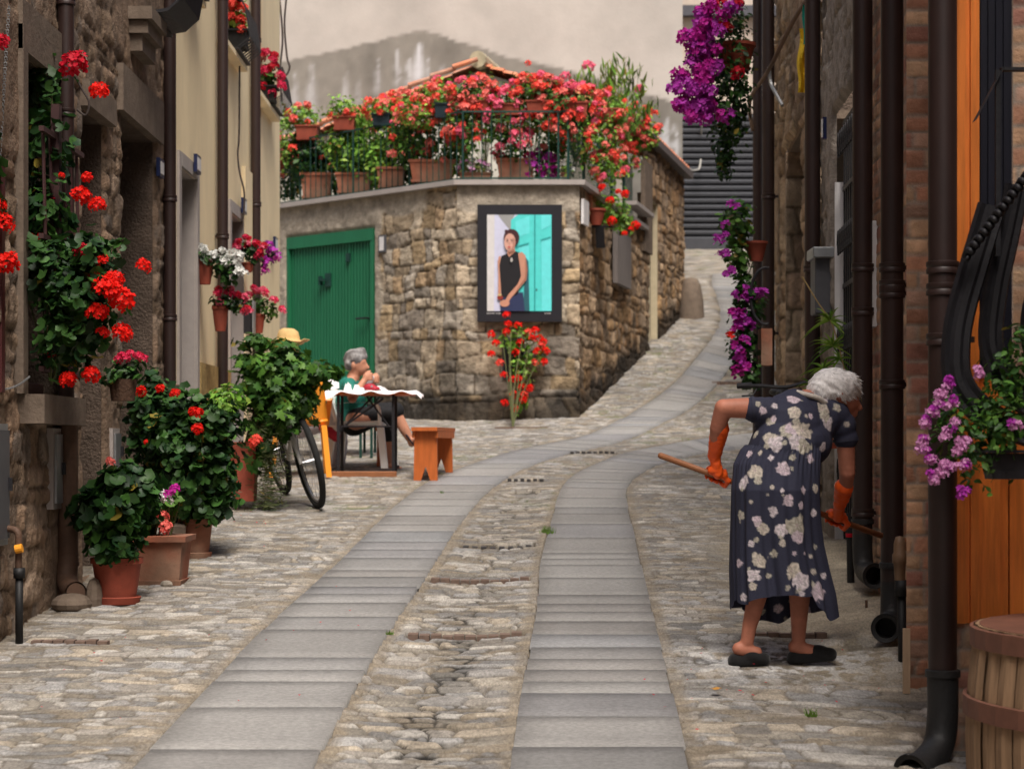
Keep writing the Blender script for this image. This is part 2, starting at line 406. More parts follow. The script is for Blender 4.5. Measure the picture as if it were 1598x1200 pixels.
def street():
    xs = axis([(-7, -2.7, .25), (-2.7, -2.4, .02), (-2.4, 2.1, .0085), (2.1, 2.7, .02), (2.7, 9, .12)])
    ys = axis([(5.6, 6.8, .05), (6.8, 10, .008), (10, 13, .012), (13, 17, .022), (17, 26, .04), (26, 44, .07)])
    X, Y = np.meshgrid(xs, ys)
    Z = gz(X, Y)
    inl = inpoly(X, Y, np.r_[La, Lb[::-1]]); inr = inpoly(X, Y, np.r_[Ra, Rb[::-1]])
    dE = np.minimum(np.minimum(pdist(X, Y, La[::3]), pdist(X, Y, Lb[::3])), np.minimum(pdist(X, Y, Ra[::3]), pdist(X, Y, Rb[::3])))
    # channel between the tracks
    xl = np.interp(Y, mLb[:, 1], mLb[:, 0]); xr = np.interp(Y, mRa[:, 1], mRa[:, 0])
    mid = (xl + xr) / 2; hw = np.maximum((xr - xl) / 2, .05)
    inch = (X > xl) & (X < xr) & (Y < 15.8)
    tt = np.clip(1 - ((X - mid) / hw) ** 2, 0, 1)
    Z = Z - np.where(inch, .022 * tt, 0)
    # paving of sets: side areas rows across the street
    ang = .10 * (X + 1) * 0
    hA, a1, a2, jA = coursed(X, Y + .05 * X, .068, .115, 3, warp=.85, jit=.6, lv=.9, round_=.17, jw=.8)
    hB, b1, b2, jB = coursed(X * 1.0, Y + .12 * np.abs(X - mid), .075, .14, 11, warp=.7, jit=.5, lv=.7, round_=.3, jw=.6)
    # big worn stones low right
    hC, c1, c2, jC = coursed(X, Y + .32 * (X - 1), .105, .22, 23, warp=.6, jit=.4, lv=.8, round_=.2, jw=.7)
    selC = (X > .95) & (Y < 8.35)
    h = np.where(inch, hB, np.where(selC, hC, hA)); r1 = np.where(inch, b1, np.where(selC, c1, a1)); r2 = np.where(inch, b2, np.where(selC, c2, a2)); jo = np.where(inch, jB, np.where(selC, jC, jA))
    big = fbm(X * .9, Y * .9, 40); fine = fbm(X * 9, Y * 9, 60); silt = sstep(.42, .66, fbm(X * 2.3, Y * 2.3, 71))
    amp = np.where(inch, .024, np.where(selC, .016, .010)) * (1 - .6 * silt)
    Z = Z + amp * h - amp * .8 + (r1 - .5) * .009 * h + (fine - .5) * .012 + (big - .5) * .03
    pal = np.array([[.33, .30, .265], [.38, .355, .32], [.30, .285, .27], [.35, .315, .265], [.42, .395, .36], [.33, .32, .31], [.37, .32, .255]])
    C = pal[(r2 * 6.999).astype(int)] * (.46 + .56 * r1)[..., None]
    C = C * (.62 + .76 * fbm(X * 18, Y * 18, 90, 5))[..., None] * (.9 + .2 * fbm(X * 1.2, Y * 1.2, 95))[..., None]
    soil = np.array([.25, .205, .15]) * (.7 + .5 * fbm(X * 5, Y * 5, 33))[..., None]
    dark = np.array([.05, .04, .03])
    dash = sstep(.40, .60, fbm(X * 4, Y * 12, 301)); jm = (jo * np.clip(dash + .6, 0, 1))[..., None]
    C = C * (1 - .9 * jm) + (soil * .25 + dark * .75) * .9 * jm
    pit = (sstep(.60, .70, fbm(X * 6, Y * 11, 120)) * .75)[..., None]; C = C * (1 - pit) + (soil * .8) * pit
    # wet dark line along the bottom of the channel
    wet = (inch & (Y < 12)) * sstep(.55, 1.0, 1 - np.abs((X - mid - .05 * np.sin(Y * 3)) / (hw * .95))) * sstep(.3, .55, fbm(X * 7, Y * 3, 140) + .18)
    wet = (wet * sstep(12, 8.5, Y))[..., None] if False else (wet * np.clip((11.5 - Y) / 2.5, 0, 1))[..., None]
    C = C * (1 - .88 * wet * (.16 + .84 * jo[..., None]))
    gut = inch * (1 - sstep(.10, .42, np.abs(X - mid - .04 * np.sin(Y * 1.7)) / hw)) * (.35 + .65 * sstep(.35, .6, fbm(X * 5, Y * 2.2, 161))); C = C * (1 - .62 * (gut * jo)[..., None]) * (1 - .10 * gut[..., None])
    dp = sstep(1.1, 1.6, X) * (1 - sstep(11, 13, Y)) * sstep(.35, .6, fbm(X * 3, Y * 3, 171)); C = C * (1 - .3 * dp[..., None])
    # edge seams
    em = sstep(.075, .02, dE) if False else 1 - sstep(.02, .075, dE); em = em[..., None] * (.55 + .45 * vn(X * 13, Y * 5, 7)[..., None])
    C = C * (1 - em * .8) + (soil * .85) * em * .8
    Z = np.where(dE < .06, Z - .003, Z)
    # smooth mortared ramp at the brick wall, right
    rm = sstep(1.05, 1.5, X + .12 * (fbm(X * 3, Y * 3, 5) - .5)) * sstep(8.25, 8.5, Y + (X - 1.5) * .6) * (1 - sstep(12, 14, Y))
    Zr = gz(X, Y) + .07 * sstep(1.3, 2.0, X) - .02 + .035 * (fbm(X * 3, Y * 8, 8) - .5) + .02 * (fbm(X * 8, Y * 22, 18) - .5)
    Z = Z * (1 - rm) + Zr * rm
    cc = np.array([.40, .34, .25]) * (.65 + .7 * fbm(X * 4, Y * 9, 19))[..., None]
    cc = cc * .8; C = C * (1 - rm[..., None]) + cc * rm[..., None]
    # wall foot dirt on the left
    lf = (1 - sstep(-2.35, -2.15, X))[..., None] * .6; C = C * (1 - lf) + soil * .7 * lf
    # spilled suds: bleached wet patch by the woman's feet
    sp = np.exp(-(((X - 1.22) / .42) ** 2 + ((Y - 8.95) / .42) ** 2)) * sstep(.42, .56, fbm(X * 22, Y * 14, 77)); sp = sp[..., None] * .9
    C = C * (1 - sp) + np.array([.62, .62, .62]) * sp
    wp = np.exp(-(((X - 1.35) / .5) ** 2 + ((Y - 9.2) / .5) ** 2)) * sstep(.4, .55, fbm(X * 9, Y * 7, 78)); C = C * (1 - .5 * wp[..., None] * (1 - sp))
    # moss and weeds in the far joints
    ms = sstep(.60, .68, fbm(X * 3, Y * 3, 200)) * jo * (Y > 14) * .7; C = C * (1 - ms[..., None]) + np.array([.10, .13, .03]) * ms[..., None]
    for (p0, p1, py_, wy_) in [(720,832,850,.17),(672,826,901,.12),(636,815,987,.11),(1110,1168,597,.25),(888,960,706,.16),(50,170,1002,.07),(1178,1290,990,.07),(790,850,749,.12)]:
        A = gp(p0, py_); B = gp(p1, py_); q = (X > A.x - .012) & (X < B.x + .012) & (np.abs(Y - A.y) < wy_ * .5 + .006)
        Z = np.where(q, gz(X, Y) - .022 * np.where(inch, tt, 0) - .03, Z); C = np.where(q[..., None], np.array([.07, .055, .042]), C)
    ins = inl | inr
    Z = np.where(ins, gz(X, Y) - .03, Z); C = np.where(ins[..., None], np.array([.06, .048, .035]), C)
    ny, nx = X.shape; idx = np.arange(nx * ny).reshape(ny, nx)
    Q = np.stack([idx[:-1, :-1], idx[:-1, 1:], idx[1:, 1:], idx[1:, :-1]], -1).reshape(-1, 4)
    o = mk('cobbled_street', np.stack([X, Y, Z], -1).reshape(-1, 3), Q, M_cob, col=C.reshape(-1, 3), smooth=True)
    tag(o, kind='structure')
street()
slabs('paved_track', La, Lb, Llen, 4); slabs('paved_track', Ra, Rb, Rlen, 9)
def far_ground():
    xs = np.array([-150, -60, -20, -7.2, -3, -1, -.5, 0, .5, 1, 3, 9.2, 20, 60, 150.]); ys = np.array([-150, -60, -20, 0, 5.7, 12, 20, 23, 26, 30, 36, 42.5, 44.2, 60, 150.])
    X, Y = np.meshgrid(xs, ys); Z = gz(X, np.maximum(Y, -20)) - .12
    nx = len(xs); idx = np.arange(X.size).reshape(X.shape)
    Q = np.stack([idx[:-1, :-1], idx[:-1, 1:], idx[1:, 1:], idx[1:, :-1]], -1).reshape(-1, 4)
    tag(mk('ground', np.stack([X, Y, Z], -1).reshape(-1, 3), Q, M_dirt), kind='structure')
far_ground()
# brick drains set across the street
def tt_at(x, y):
    if y > 15.8: return 0.0
    xl = float(np.interp(y, mLb[:, 1], mLb[:, 0])); xr = float(np.interp(y, mRa[:, 1], mRa[:, 0]))
    return max(0.0, 1 - ((x - (xl + xr) / 2) / max((xr - xl) / 2, .05)) ** 2) if xl < x < xr else 0.0
def drain(px0, px1, py, label, colr, dark=False, wy=.09):
    a = gp(px0, py); b = gp(px1, py); t = thing('street_drain', label, 'drain', (a + b) / 2, 'drains across the street'); n = max(6, int((b - a).length / .05)); m = MB()
    for i in range(n):
        f = (i + .5) / n; p = a.lerp(b, f); z = gzs(p.x, p.y) - .022 * tt_at(p.x, p.y); hw = (b - a).length / n / 2 * (.60 if dark else .88)
        m.box((p.x - hw, p.y - wy / 2, z - .05), (p.x + hw, p.y + wy / 2, z + .010 + random.uniform(-.004, .003)))
    m.build('grate_bars', colr, t)
    m = MB(); p = a.lerp(b, .5); z = gzs(p.x, p.y) - .06
    m.box((a.x - .01, a.y - wy * .55, z - .05), (b.x + .01, a.y + wy * .55, z)); m.build('drain_bed', M_soil, t)
M_dbrick = mat('drain_brick', (.17, .115, .09), rough=.9, var=.3, nscale=20, bump=.3)
M_diron = mat('drain_iron', (.05, .045, .045), rough=.6, var=.3)
drain(720, 832, 850, 'dark iron slotted drain across the central channel, with the biggest black gaps', M_diron, True, .16)
drain(672, 826, 901, 'brown brick drain across the central channel, in front of the dark iron one', M_dbrick, wy=.11)
drain(636, 815, 987, 'brown brick drain nearest the foreground in the central channel', M_dbrick, wy=.10)
drain(1110, 1168, 597, 'brown drain beside the uphill track, by the purple flowers', M_dbrick, wy=.25)
drain(888, 960, 706, 'dark drain between the two paved tracks where they bend apart', M_diron, True, .16)
drain(50, 170, 1002, 'brown brick drain at the foot of the left wall beside the gas pipe', M_dbrick, wy=.07)
drain(1178, 1290, 990, 'grey brick drain behind the slippers of the sweeping woman', M_dbrick, wy=.07)
drain(790, 850, 749, 'small dark drain in the channel beyond the wooden bench', M_diron, True, .12)
# ---------------------------------------------------------------- walls
class Wall:
    """vertical wall frame: u metres along from P0 to P1, out towards the street, z world height"""
    def __init__(s, P0, P1, flip=False):
        s.a = np.array(P0, float); s.b = np.array(P1, float); s.L = np.hypot(*(s.b - s.a)); s.d = (s.b - s.a) / s.L
        s.n = np.array([s.d[1], -s.d[0]]) * (-1 if flip else 1); s.flip = flip
    def p(s, u, out, z):
        q = s.a + s.d * u + s.n * out; return Vector((q[0], q[1], z))
    def box(s, m, u0, u1, o0, o1, z0, z1):
        P = [s.p(u0, o0, z0), s.p(u1, o0, z0), s.p(u1, o1, z0), s.p(u0, o1, z0)] + [s.p(u0, o0, z1), s.p(u1, o0, z1), s.p(u1, o1, z1), s.p(u0, o1, z1)]
        # keep outward winding whatever the frame's handedness
        if s.flip: P = [P[1], P[0], P[3], P[2], P[5], P[4], P[7], P[6]]
        if (u1 - u0) * (o1 - o0) * 1 > 0: P = [P[3], P[2], P[1], P[0], P[7], P[6], P[5], P[4]]
        m.hexa(P); return m
    def u_at(s, px):                            # u of the wall line seen at pixel column px
        k = (px - CX) / F; return (k * s.a[1] - s.a[0]) / (s.d[0] - k * s.d[1])
    def z_at(s, u, py, out=0):
        Y = s.a[1] + s.d[1] * u + s.n[1] * out; return EYE + (HY - py) * Y / F

def grid_wall(name, w, z0, z1, du, dv, fn, m, parent, holes=(), top=None, bottom=None, u0=0, u1=None):
    u1 = w.L if u1 is None else u1
    us = list(np.arange(u0, u1, du)) + [u1]; vs = list(np.arange(z0, z1, dv)) + [z1]
    for (a, b, c, d) in holes: us += [a, b]; vs += [c, d]
    us = np.unique(np.round([x for x in us if u0 <= x <= u1], 4)); vs = np.unique(np.round([x for x in vs if z0 <= x <= z1], 4))
    U, V = np.meshgrid(us, vs); h, C = fn(U, V)
    for (a, b_, c, d_) in holes: h = h * sstep(0, .045, np.hypot(np.maximum(0, np.maximum(a - U, U - b_)), np.maximum(0, np.maximum(c - V, V - d_))))
    if top is not None: V = np.minimum(V, top(U))
    P = np.stack([w.a[0] + w.d[0] * U + w.n[0] * h, w.a[1] + w.d[1] * U + w.n[1] * h, V], -1)
    idx = np.arange(U.size).reshape(U.shape)
    Q = np.stack([idx[:-1, :-1], idx[:-1, 1:], idx[1:, 1:], idx[1:, :-1]], -1).reshape(-1, 4)
    cu = (U[:-1, :-1] + U[1:, 1:]).ravel() / 2; cv = (V[:-1, :-1] + V[1:, 1:]).ravel() / 2
    keep = np.ones(len(Q), bool)
    for (a, b, c, d) in holes: keep &= ~((cu > a) & (cu < b) & (cv > c) & (cv < d))
    if top is not None: keep &= (V[1:, :-1] - V[:-1, :-1]).ravel() > 1e-4
    Q = Q[keep]
    if w.flip: Q = Q[:, ::-1]
    used = np.unique(Q); rm = np.full(U.size, -1); rm[used] = np.arange(len(used))
    return mk(name, P.reshape(-1, 3)[used], rm[Q], m, parent, col=C.reshape(-1, 3)[used], smooth=True)

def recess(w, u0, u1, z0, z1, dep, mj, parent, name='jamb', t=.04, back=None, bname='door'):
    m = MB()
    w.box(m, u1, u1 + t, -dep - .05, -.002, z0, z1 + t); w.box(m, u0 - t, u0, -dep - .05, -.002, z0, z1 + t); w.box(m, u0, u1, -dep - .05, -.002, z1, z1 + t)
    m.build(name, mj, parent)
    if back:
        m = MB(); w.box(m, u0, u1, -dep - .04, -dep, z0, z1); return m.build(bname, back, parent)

def rubble(seed, rh, L, amp, pal, mortar, plaster=None, pl_amt=0, ush=0, rd=.16, wp=.5):
    pal = np.array(pal); mortar = np.array(mortar)
    def fn(U, V):
        h, r1, r2, jo = coursed(U + ush, V, rh, L, seed, warp=wp, jit=.5, lv=.9, round_=rd, jw=.5)
        f1 = fbm(U * 9, V * 9, seed + 50); f2 = fbm(U * 28, V * 28, seed + 61, 3); f0 = fbm(U * 1.1, V * 1.1, seed + 70)
        H = amp * (h * (.55 + .75 * r1)) + (f1 - .5) * amp * 1.1 + (f2 - .5) * amp * .8
        C = pal[np.minimum((r2 * len(pal)).astype(int), len(pal) - 1)] * (.72 + .55 * r1)[..., None]
        C = C * (.45 + .7 * f1 + .4 * f2)[..., None]
        C = C * (1 - jo[..., None]) + mortar * jo[..., None]
        if plaster is not None:
            pm = sstep(pl_amt - .06, pl_amt + .06, f0 * .75 + .25 * f1); H = H * (1 - .85 * pm) + pm * amp * (.75 + .5 * f1); pc = np.array(plaster) * (.7 + .6 * f1)[..., None]
            C = C * (1 - pm[..., None]) + pc * pm[..., None]
        return H, C
    return fn

def quad_part(name, w, u0, u1, z0, z1, o0, o1, m, parent, bev=0):
    b = MB(); w.box(b, u0, u1, o0, o1, z0, z1); return b.build(name, m, parent)

BROWN = [(.20, .135, .09), (.25, .17, .115), (.165, .12, .088), (.30, .22, .16), (.22, .155, .105), (.20, .16, .13)]
# ================= LEFT: stone town house
LW = Wall((-2.35, 4.0), (-2.35, 13.98)); WL = lambda px: LW.u_at(px)
hs = thing('stone_house', 'dark rubble stone house along the near left side with red geraniums on its window', 'house', (-2.35, 9, 0))
uw0, uw1 = WL(28), WL(90); zt = 3.58; zb = 1.96
un0, un1 = WL(124), WL(158)
ud0, ud1 = WL(187), WL(238); dz1 = EYE + (700 - 215) * 13.2 / F
holesL = [(uw0, uw1, zb, zt), (un0, un1, 1.0, 3.55), (ud0, ud1, 1.05, 3.70)]
grid_wall('wall', LW, -.1, 8.8, .018, .022, rubble(21, .11, .20, .022, BROWN, (.11, .08, .058), (.215, .15, .105), .56), M_stone, hs, holesL, u0=3.2)
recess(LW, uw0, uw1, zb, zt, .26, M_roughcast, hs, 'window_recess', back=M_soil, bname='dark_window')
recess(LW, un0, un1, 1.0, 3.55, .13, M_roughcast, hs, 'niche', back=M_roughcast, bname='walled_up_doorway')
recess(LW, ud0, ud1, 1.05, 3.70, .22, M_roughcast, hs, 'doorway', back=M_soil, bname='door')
m = MB(); LW.box(m, uw0 - .1, uw0 - .003, -.2, .05, zb, zt + .12); LW.box(m, uw0 - .1, uw1 + .12, -.2, .047, zt + .003, zt + .24); m.build('window_surround', M_dress_stone, hs)
m = MB(); LW.box(m, uw0 - .06, uw1 + .03, -.2, .14, zb - .14, zb - .002); m.build('window_sill', M_dress_stone, hs)
quad_part('lintel', LW, ud0 - .16, ud1 + .14, 3.703, 3.98, -.2, .052, M_dress_stone, hs)
quad_part('lintel', LW, un0 - .06, un1 + .1, 3.553, 3.70, -.1, .07, M_dress_stone, hs)
# balcony slab on corbels high above
ub0, ub1 = 8.40, 8.95
for i, (o1, za, zb2) in enumerate([(.10, 4.12, 4.22), (.14, 4.223, 4.30), (.17, 4.303, 4.38)]):
    quad_part('balcony_slab' if i == 2 else 'balcony_moulding', LW, ub0 + .08 - .03 * i, ub1, za, zb2, -.05, o1, M_dress_stone, hs)
# brown grille on the geranium window
def grille(parent):
    m = MB()
    for i in range(6):
        u = uw0 + .08 + (uw1 - uw0 - .1) * i / 5
        m.tube([LW.p(u, .10, zb + .1), LW.p(u, .12, zb + .35), LW.p(u, .10, zt - .35)], .009, 6)
    for z in (zb + .12, zb + .75, zt - .36): m.bar([LW.p(uw0 - .02, .115, z), LW.p(uw1 + .05, .115, z)], (.012, 0, 0), (0, 0, .012))
    m.bar([LW.p(uw0 + .28, .12, zb + .1), LW.p(uw0 + .28, .12, zt - .2)], (.02, 0, 0), (0, .03, 0))
    m.build('bars', M_rail, parent)
t = thing('window_grille', 'brown iron window grille with red geraniums climbing through it', 'window grille', LW.p(uw0, .1, zb)); grille(t)
# meter doors
def meter(w, px0, px1, py0, py1, label, mcol, frame=None, u=None, th=.012, name='meter_cover'):
    u0, u1 = w.u_at(px0), w.u_at(px1); zc0 = w.z_at(u0, py1, .05); zc1 = w.z_at(u0, py0, .05)
    t = thing(name, label, 'meter cover', w.p((u0 + u1) / 2, .05, zc0))
    m = MB(); w.box(m, u0, u1, -.05, .045, zc0, zc1); m.build('frame', frame or M_grey_trim, t)
    m = MB(); w.box(m, u0 + .025, u1 - .025, .047, .047 + th, zc0 + .03, zc1 - .03); m.build('door', mcol, t)
    m = MB(); w.box(m, u1 - .05, u1 - .03, .06, .075, (zc0 + zc1) / 2 - .03, (zc0 + zc1) / 2 + .03); m.build('latch', M_black, t)
    return t
meter(LW, 69, 82, 668, 795, 'grey metal meter cover low on the stone wall, left of the rusty lower pipe', M_metal)
meter(LW, 164, 175, 668, 740, 'small grey meter cover on the stone wall just above the leafy potted geranium', M_metal)
meter(LW, -34, -3, 660, 855, 'weathered meter cabinet with glass door at the left picture edge', M_mbox, M_metal)

# ================= LEFT: yellow house
YW = Wall((-2.35, 13.985), (-2.35, 20.75)); WY = lambda px: YW.u_at(px)
hy = thing('yellow_house', 'pale yellow rendered house with brown downpipes on the left of the lane', 'house', (-2.35, 17, 0))
a0, a1 = WY(279), WY(304); b0, b1 = WY(358), WY(376)
za1 = EYE + (700 - 281) * 15.2 / F; zb1 = EYE + (700 - 345) * 17.7 / F
def yfn(U, V):
    z = np.zeros_like(U); return z, np.ones(U.shape + (3,)) * .5
holesY = [(a0, a1, 1.2, za1), (b0, b1, 1.3, zb1)]
w0, w1 = WY(341), WY(357); w2, w3 = WY(393), WY(408)
holesY += [(w0, w1 - .03, 5.0, 7.0), (w2, w3 - .03, 4.8, 6.9)]
grid_wall('wall', YW, .8, 7.6, .5, .5, yfn, M_yellow, hy, holesY)
e = MB(); e.add([(-2.35, 20.75, .9), (-8, 20.75, .9), (-8, 20.75, 7.6), (-2.35, 20.75, 7.6)], [(0, 1, 2, 3)]); e.build('end_wall', M_yellow, hy)
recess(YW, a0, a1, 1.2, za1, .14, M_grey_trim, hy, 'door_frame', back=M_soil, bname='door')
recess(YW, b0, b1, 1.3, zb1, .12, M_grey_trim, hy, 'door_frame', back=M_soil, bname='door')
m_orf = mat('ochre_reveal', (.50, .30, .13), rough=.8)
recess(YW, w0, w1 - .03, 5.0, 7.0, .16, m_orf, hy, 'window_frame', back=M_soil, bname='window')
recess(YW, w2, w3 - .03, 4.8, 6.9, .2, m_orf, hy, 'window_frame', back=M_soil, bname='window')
for (u, v, f) in ((a0, a1, za1), (b0, b1, zb1)):
    m = MB(); YW.box(m, u - .1, u - .002, -.1, .022, 1.1, f + .1); YW.box(m, v + .002, v + .1, -.1, .022, 1.1, f + .1); YW.box(m, u, v, -.1, .024, f + .003, f + .1); m.build('door_surround', M_grey_trim, hy)
m = MB(); YW.box(m, a1 + .11, b0 - .12, -.02, .03, .9, EYE + (700 - 568) * 15.6 / F); m.build('plinth', M_gold, hy)
for (u0, u1, z, nm) in ((w0 - .1, WY(371), None, (371, 113)), (w2 - .1, WY(424), None, (424, 191)), (WY(290), WY(304), None, (304, 14))):
    zz = EYE + (700 - nm[1]) * (13.985 + u1) / F
    m = MB(); YW.box(m, u0, u1, -.05, .085, zz, zz + .04); m.build('window_sill', M_yellow, hy)
quad_part('pilaster', YW, WY(377), WY(388), 1.2, 4.15, 0, .035, M_yellow, hy)
def guard(px, py, label):
    u1 = WY(px); Y = 13.985 + u1; z = EYE + (700 - py) * Y / F + .06; u0 = u1 - .75
    t = thing('window_guard', label, 'window guard', YW.p((u0 + u1) / 2, .1, z))
    m = MB()
    for i in range(9):
        u = u0 + .03 + (u1 - u0 - .06) * i / 8
        m.bar([YW.p(u, .07, z), YW.p(u, .20, z + .10), YW.p(u, .16, z + .34), YW.p(u, .10, z + .44)], (.006, 0, 0), (0, .008, 0))
    for s_ in (0, .44): 
        for i in (0,): m.bar([YW.p(u0, .09, z + s_), YW.p(u1, .09, z + s_)], (.02, 0, 0), (0, 0, .008))
    m.build('bars', M_black, t)
guard(371, 113, 'black bowed window guard under bright red geraniums on the yellow house')
guard(424, 191, 'black bowed window guard under crimson geraniums, at the far end of the yellow house')
guard(304, 14, 'black bowed window guard at the top of the yellow house, with no flowers on it')
# black bowed grille of the stone house balcony
t = thing('balcony_grille', 'big black bowed iron grille on the stone balcony, top left', 'balcony grille', LW.p(ub0, .2, 4.68)); m = MB()
for i in range(16):
    u = 8.72 + .62 * i / 15
    m.bar([LW.p(u, .10, 4.40), LW.p(u, .22, 4.42), LW.p(u, .31, 4.50), LW.p(u, .34, 4.66), LW.p(u, .30, 5.2)], (.004, .014, 0), (.0, .0, .010))
m.bar([LW.p(8.7, .12, 4.39), LW.p(9.36, .12, 4.39)], (.02, 0, 0), (0, 0, .012)); m.bar([LW.p(8.7, .30, 5.2), LW.p(9.36, .30, 5.2)], (.02, 0, 0), (0, 0, .012))
m.build('bars', M_black, t)

# number plates
def plate(w, px, py, wd, hg, label, col=None, side=1):
    u = w.u_at(px); z = w.z_at(u, py); t = thing('house_number_plate', label, 'number plate', w.p(u, .05, z))
    m = MB(); w.box(m, u - wd / 2, u + wd / 2, .03, .055, z - hg / 2, z + hg / 2); m.build('plate', col or M_blue, t)
    m = MB(); w.box(m, u - wd / 2 + .02, u + wd / 2 - .02, .056, .058, z - hg / 2 + .02, z + hg / 2 - .02); m.build('white_field', M_white, t)
plate(LW, 240, 263, .16, .12, 'small blue number plate beside the stone doorway, left')
plate(YW, 299, 257, .2, .13, 'blue number plate above the first grey door frame of the yellow house')
plate(YW, 373, 322, .2, .13, 'blue number plate above the second grey door frame of the yellow house')
plate(YW, 423, 382, .2, .14, 'blue plate near the far corner of the yellow house, above the hanging pots')

# ================= CENTRE: stone house with terrace
cA = np.array([-4.4, 26.7]); cB = np.array([-.604, 23.0]); cC = np.array([.726, 23.0]); cD = np.array([2.66, 32.0])
cA = np.array([-2.94 - (cB[0] + 2.94) * .8, 25.37 + (25.37 - 23) * .8])
LEDGE = EYE + 414 * 23 / F
ho = thing('terrace_house', 'stone house at the fork with flowered terrace, green garage door and tiled roof', 'house', (0, 26, 2))
TAN = [(.31, .255, .19), (.36, .305, .24), (.25, .22, .185), (.34, .265, .175), (.29, .265, .235), (.40, .35, .285), (.235, .21, .185), (.30, .225, .15)]
W1 = Wall(cA, cB); W2 = Wall(cB, cC); W3 = Wall(cC, cD)
W1.n = -W1.n if W1.n[1] > 0 else W1.n; W2.n = np.array([0., -1.]); 
if W3.n[0] < 0: W3.n = -W3.n
g0, g1 = W1.u_at(450), W1.u_at(585); ztop0 = 4.28
def cfn(seed, off, black=True, brown=0, plas=None):
    base = rubble(seed, .17, .25, .030, TAN, (.10, .08, .06), ush=off, rd=.12, wp=.45)
    base2 = rubble(seed, .15, .23, .032, [(c[0] * .92, c[1] * .78, c[2] * .66) for c in TAN], (.17, .12, .08), ush=off)
    def fn(U, V):
        H, C = (base2 if brown else base)(U, V); C = C * np.array([1.10, 1.05, .98])
        g = gz(0 * U, 23 + 0 * V) if not brown else gz(.76 + .21 * U, 23 + U)
        hgt = V - g
        if plas is not None:
            pm = plas(U, V); f = fbm(U * 7, V * 7, 5); f2 = fbm(U * 30, V * 30, 8); H = H * (1 - pm) + pm * (.03 + .02 * (f - .5) + .02 * (f2 - .5)); pc = np.array([.36, .31, .25]) * (.6 + .55 * f + .3 * f2)[..., None]; C = C * (1 - pm[..., None]) + pc * pm[..., None]
        # black weathering at the foot
        d = (1 - sstep(.12, .42 + .15 * 0, hgt + .35 * (fbm(U * 1.6, V * 3, 91) - .5))) * .85
        d2 = sstep(.56, .70, fbm(U * 2.2, V * 2.2, 44)) * (1 - sstep(.5, 1.5, hgt)) * .5
        d = np.clip(d + d2, 0, .92)[..., None]; C = C * (1 - d) + np.array([.025, .022, .02]) * d
        return H, C
    return fn
def plas1(U, V):
    n = (fbm(U * 3, V * 3, 12) - .5) * .18
    a = 1 - sstep(0, .06, U - (g1 + .10 + n)); b = sstep(0, .06, V - (4.46 + n * .8)) * .0
    band = sstep(0, .05, V - (LEDGE - .30 + n)) * (1 - sstep(0, .06, U - (g1 + .9)))
    return np.clip(a + band, 0, 1)
def plas2(U, V):
    n = (fbm(U * 4, V * 4, 15) - .5) * .12; return sstep(0, .05, V - (LEDGE - .36 + n))
zg = lambda u: 0
grid_wall('front_wall', W1, 1.4, LEDGE - .03, .02, .02, cfn(3, 0, plas=plas1), M_stone, ho, [(g0, g1, 1.3, ztop0)], u1=W1.L + .014)
grid_wall('corner_wall', W2, 1.4, LEDGE - .03, .018, .018, cfn(3, W1.L, plas=plas2), M_stone, ho, u0=-.014, u1=W2.L + .03)
uE = (1.41 - .76) / (2.66 - .76) * W3.L if False else W3.u_at(1000)
wn0, wn1 = W3.u_at(950), W3.u_at(972); dn0, dn1 = W3.u_at(1011), W3.u_at(1026)
zwn1, zwn0 = W3.z_at(wn1, 372), W3.z_at(wn1, 452); zd1 = W3.z_at(dn1, 320); zd0 = gzs(1.75, 28.2) + .05
def top3(U): return np.where(U < uE, LEDGE - .03, 6.0)
grid_wall('side_wall', W3, 1.4, 6.0, .022, .022, cfn(8, 3, brown=1), M_stone, ho, [(dn0, dn1, zd0, zd1)], top=top3, u0=-.028)
# coping ledge (bevelled slab following the three walls)
m = MB()
def off(P, n, o): return (P[0] + n[0] * o, P[1] + n[1] * o)
n1, n2, n3 = W1.n, W2.n, W3.n
k1 = (n1 + n2) / (1 + n1 @ n2); k2 = (n2 + n3) / (1 + n2 @ n3); ED = W3.a + W3.d * uE
def ring(o, z): return [(*(cA + n1 * o), z), (*(cB + k1 * o), z), (*(cC + k2 * o), z), (*(ED + n3 * o), z)]
for i in range(3):
    a = ring(.11, 0); b = ring(-.3, 0)
    lo, hi = LEDGE - .03, LEDGE + .025
    P = [(b[i][0], b[i][1]), (a[i][0], a[i][1]), (a[i + 1][0], a[i + 1][1]), (b[i + 1][0], b[i + 1][1])]
    m.hexa([(*p, lo) for p in P] + [(*p, hi) for p in P])
m.build('coping', M_grey_trim, ho)
m = MB(); tf = [cA, cB, cC, ED, ED + np.array([-4.8, .4]), cA + np.array([0, .9])]; m.add([(p[0], p[1], LEDGE - .01) for p in tf], [tuple(range(6))]); m.build('terrace_floor', M_cement, ho)
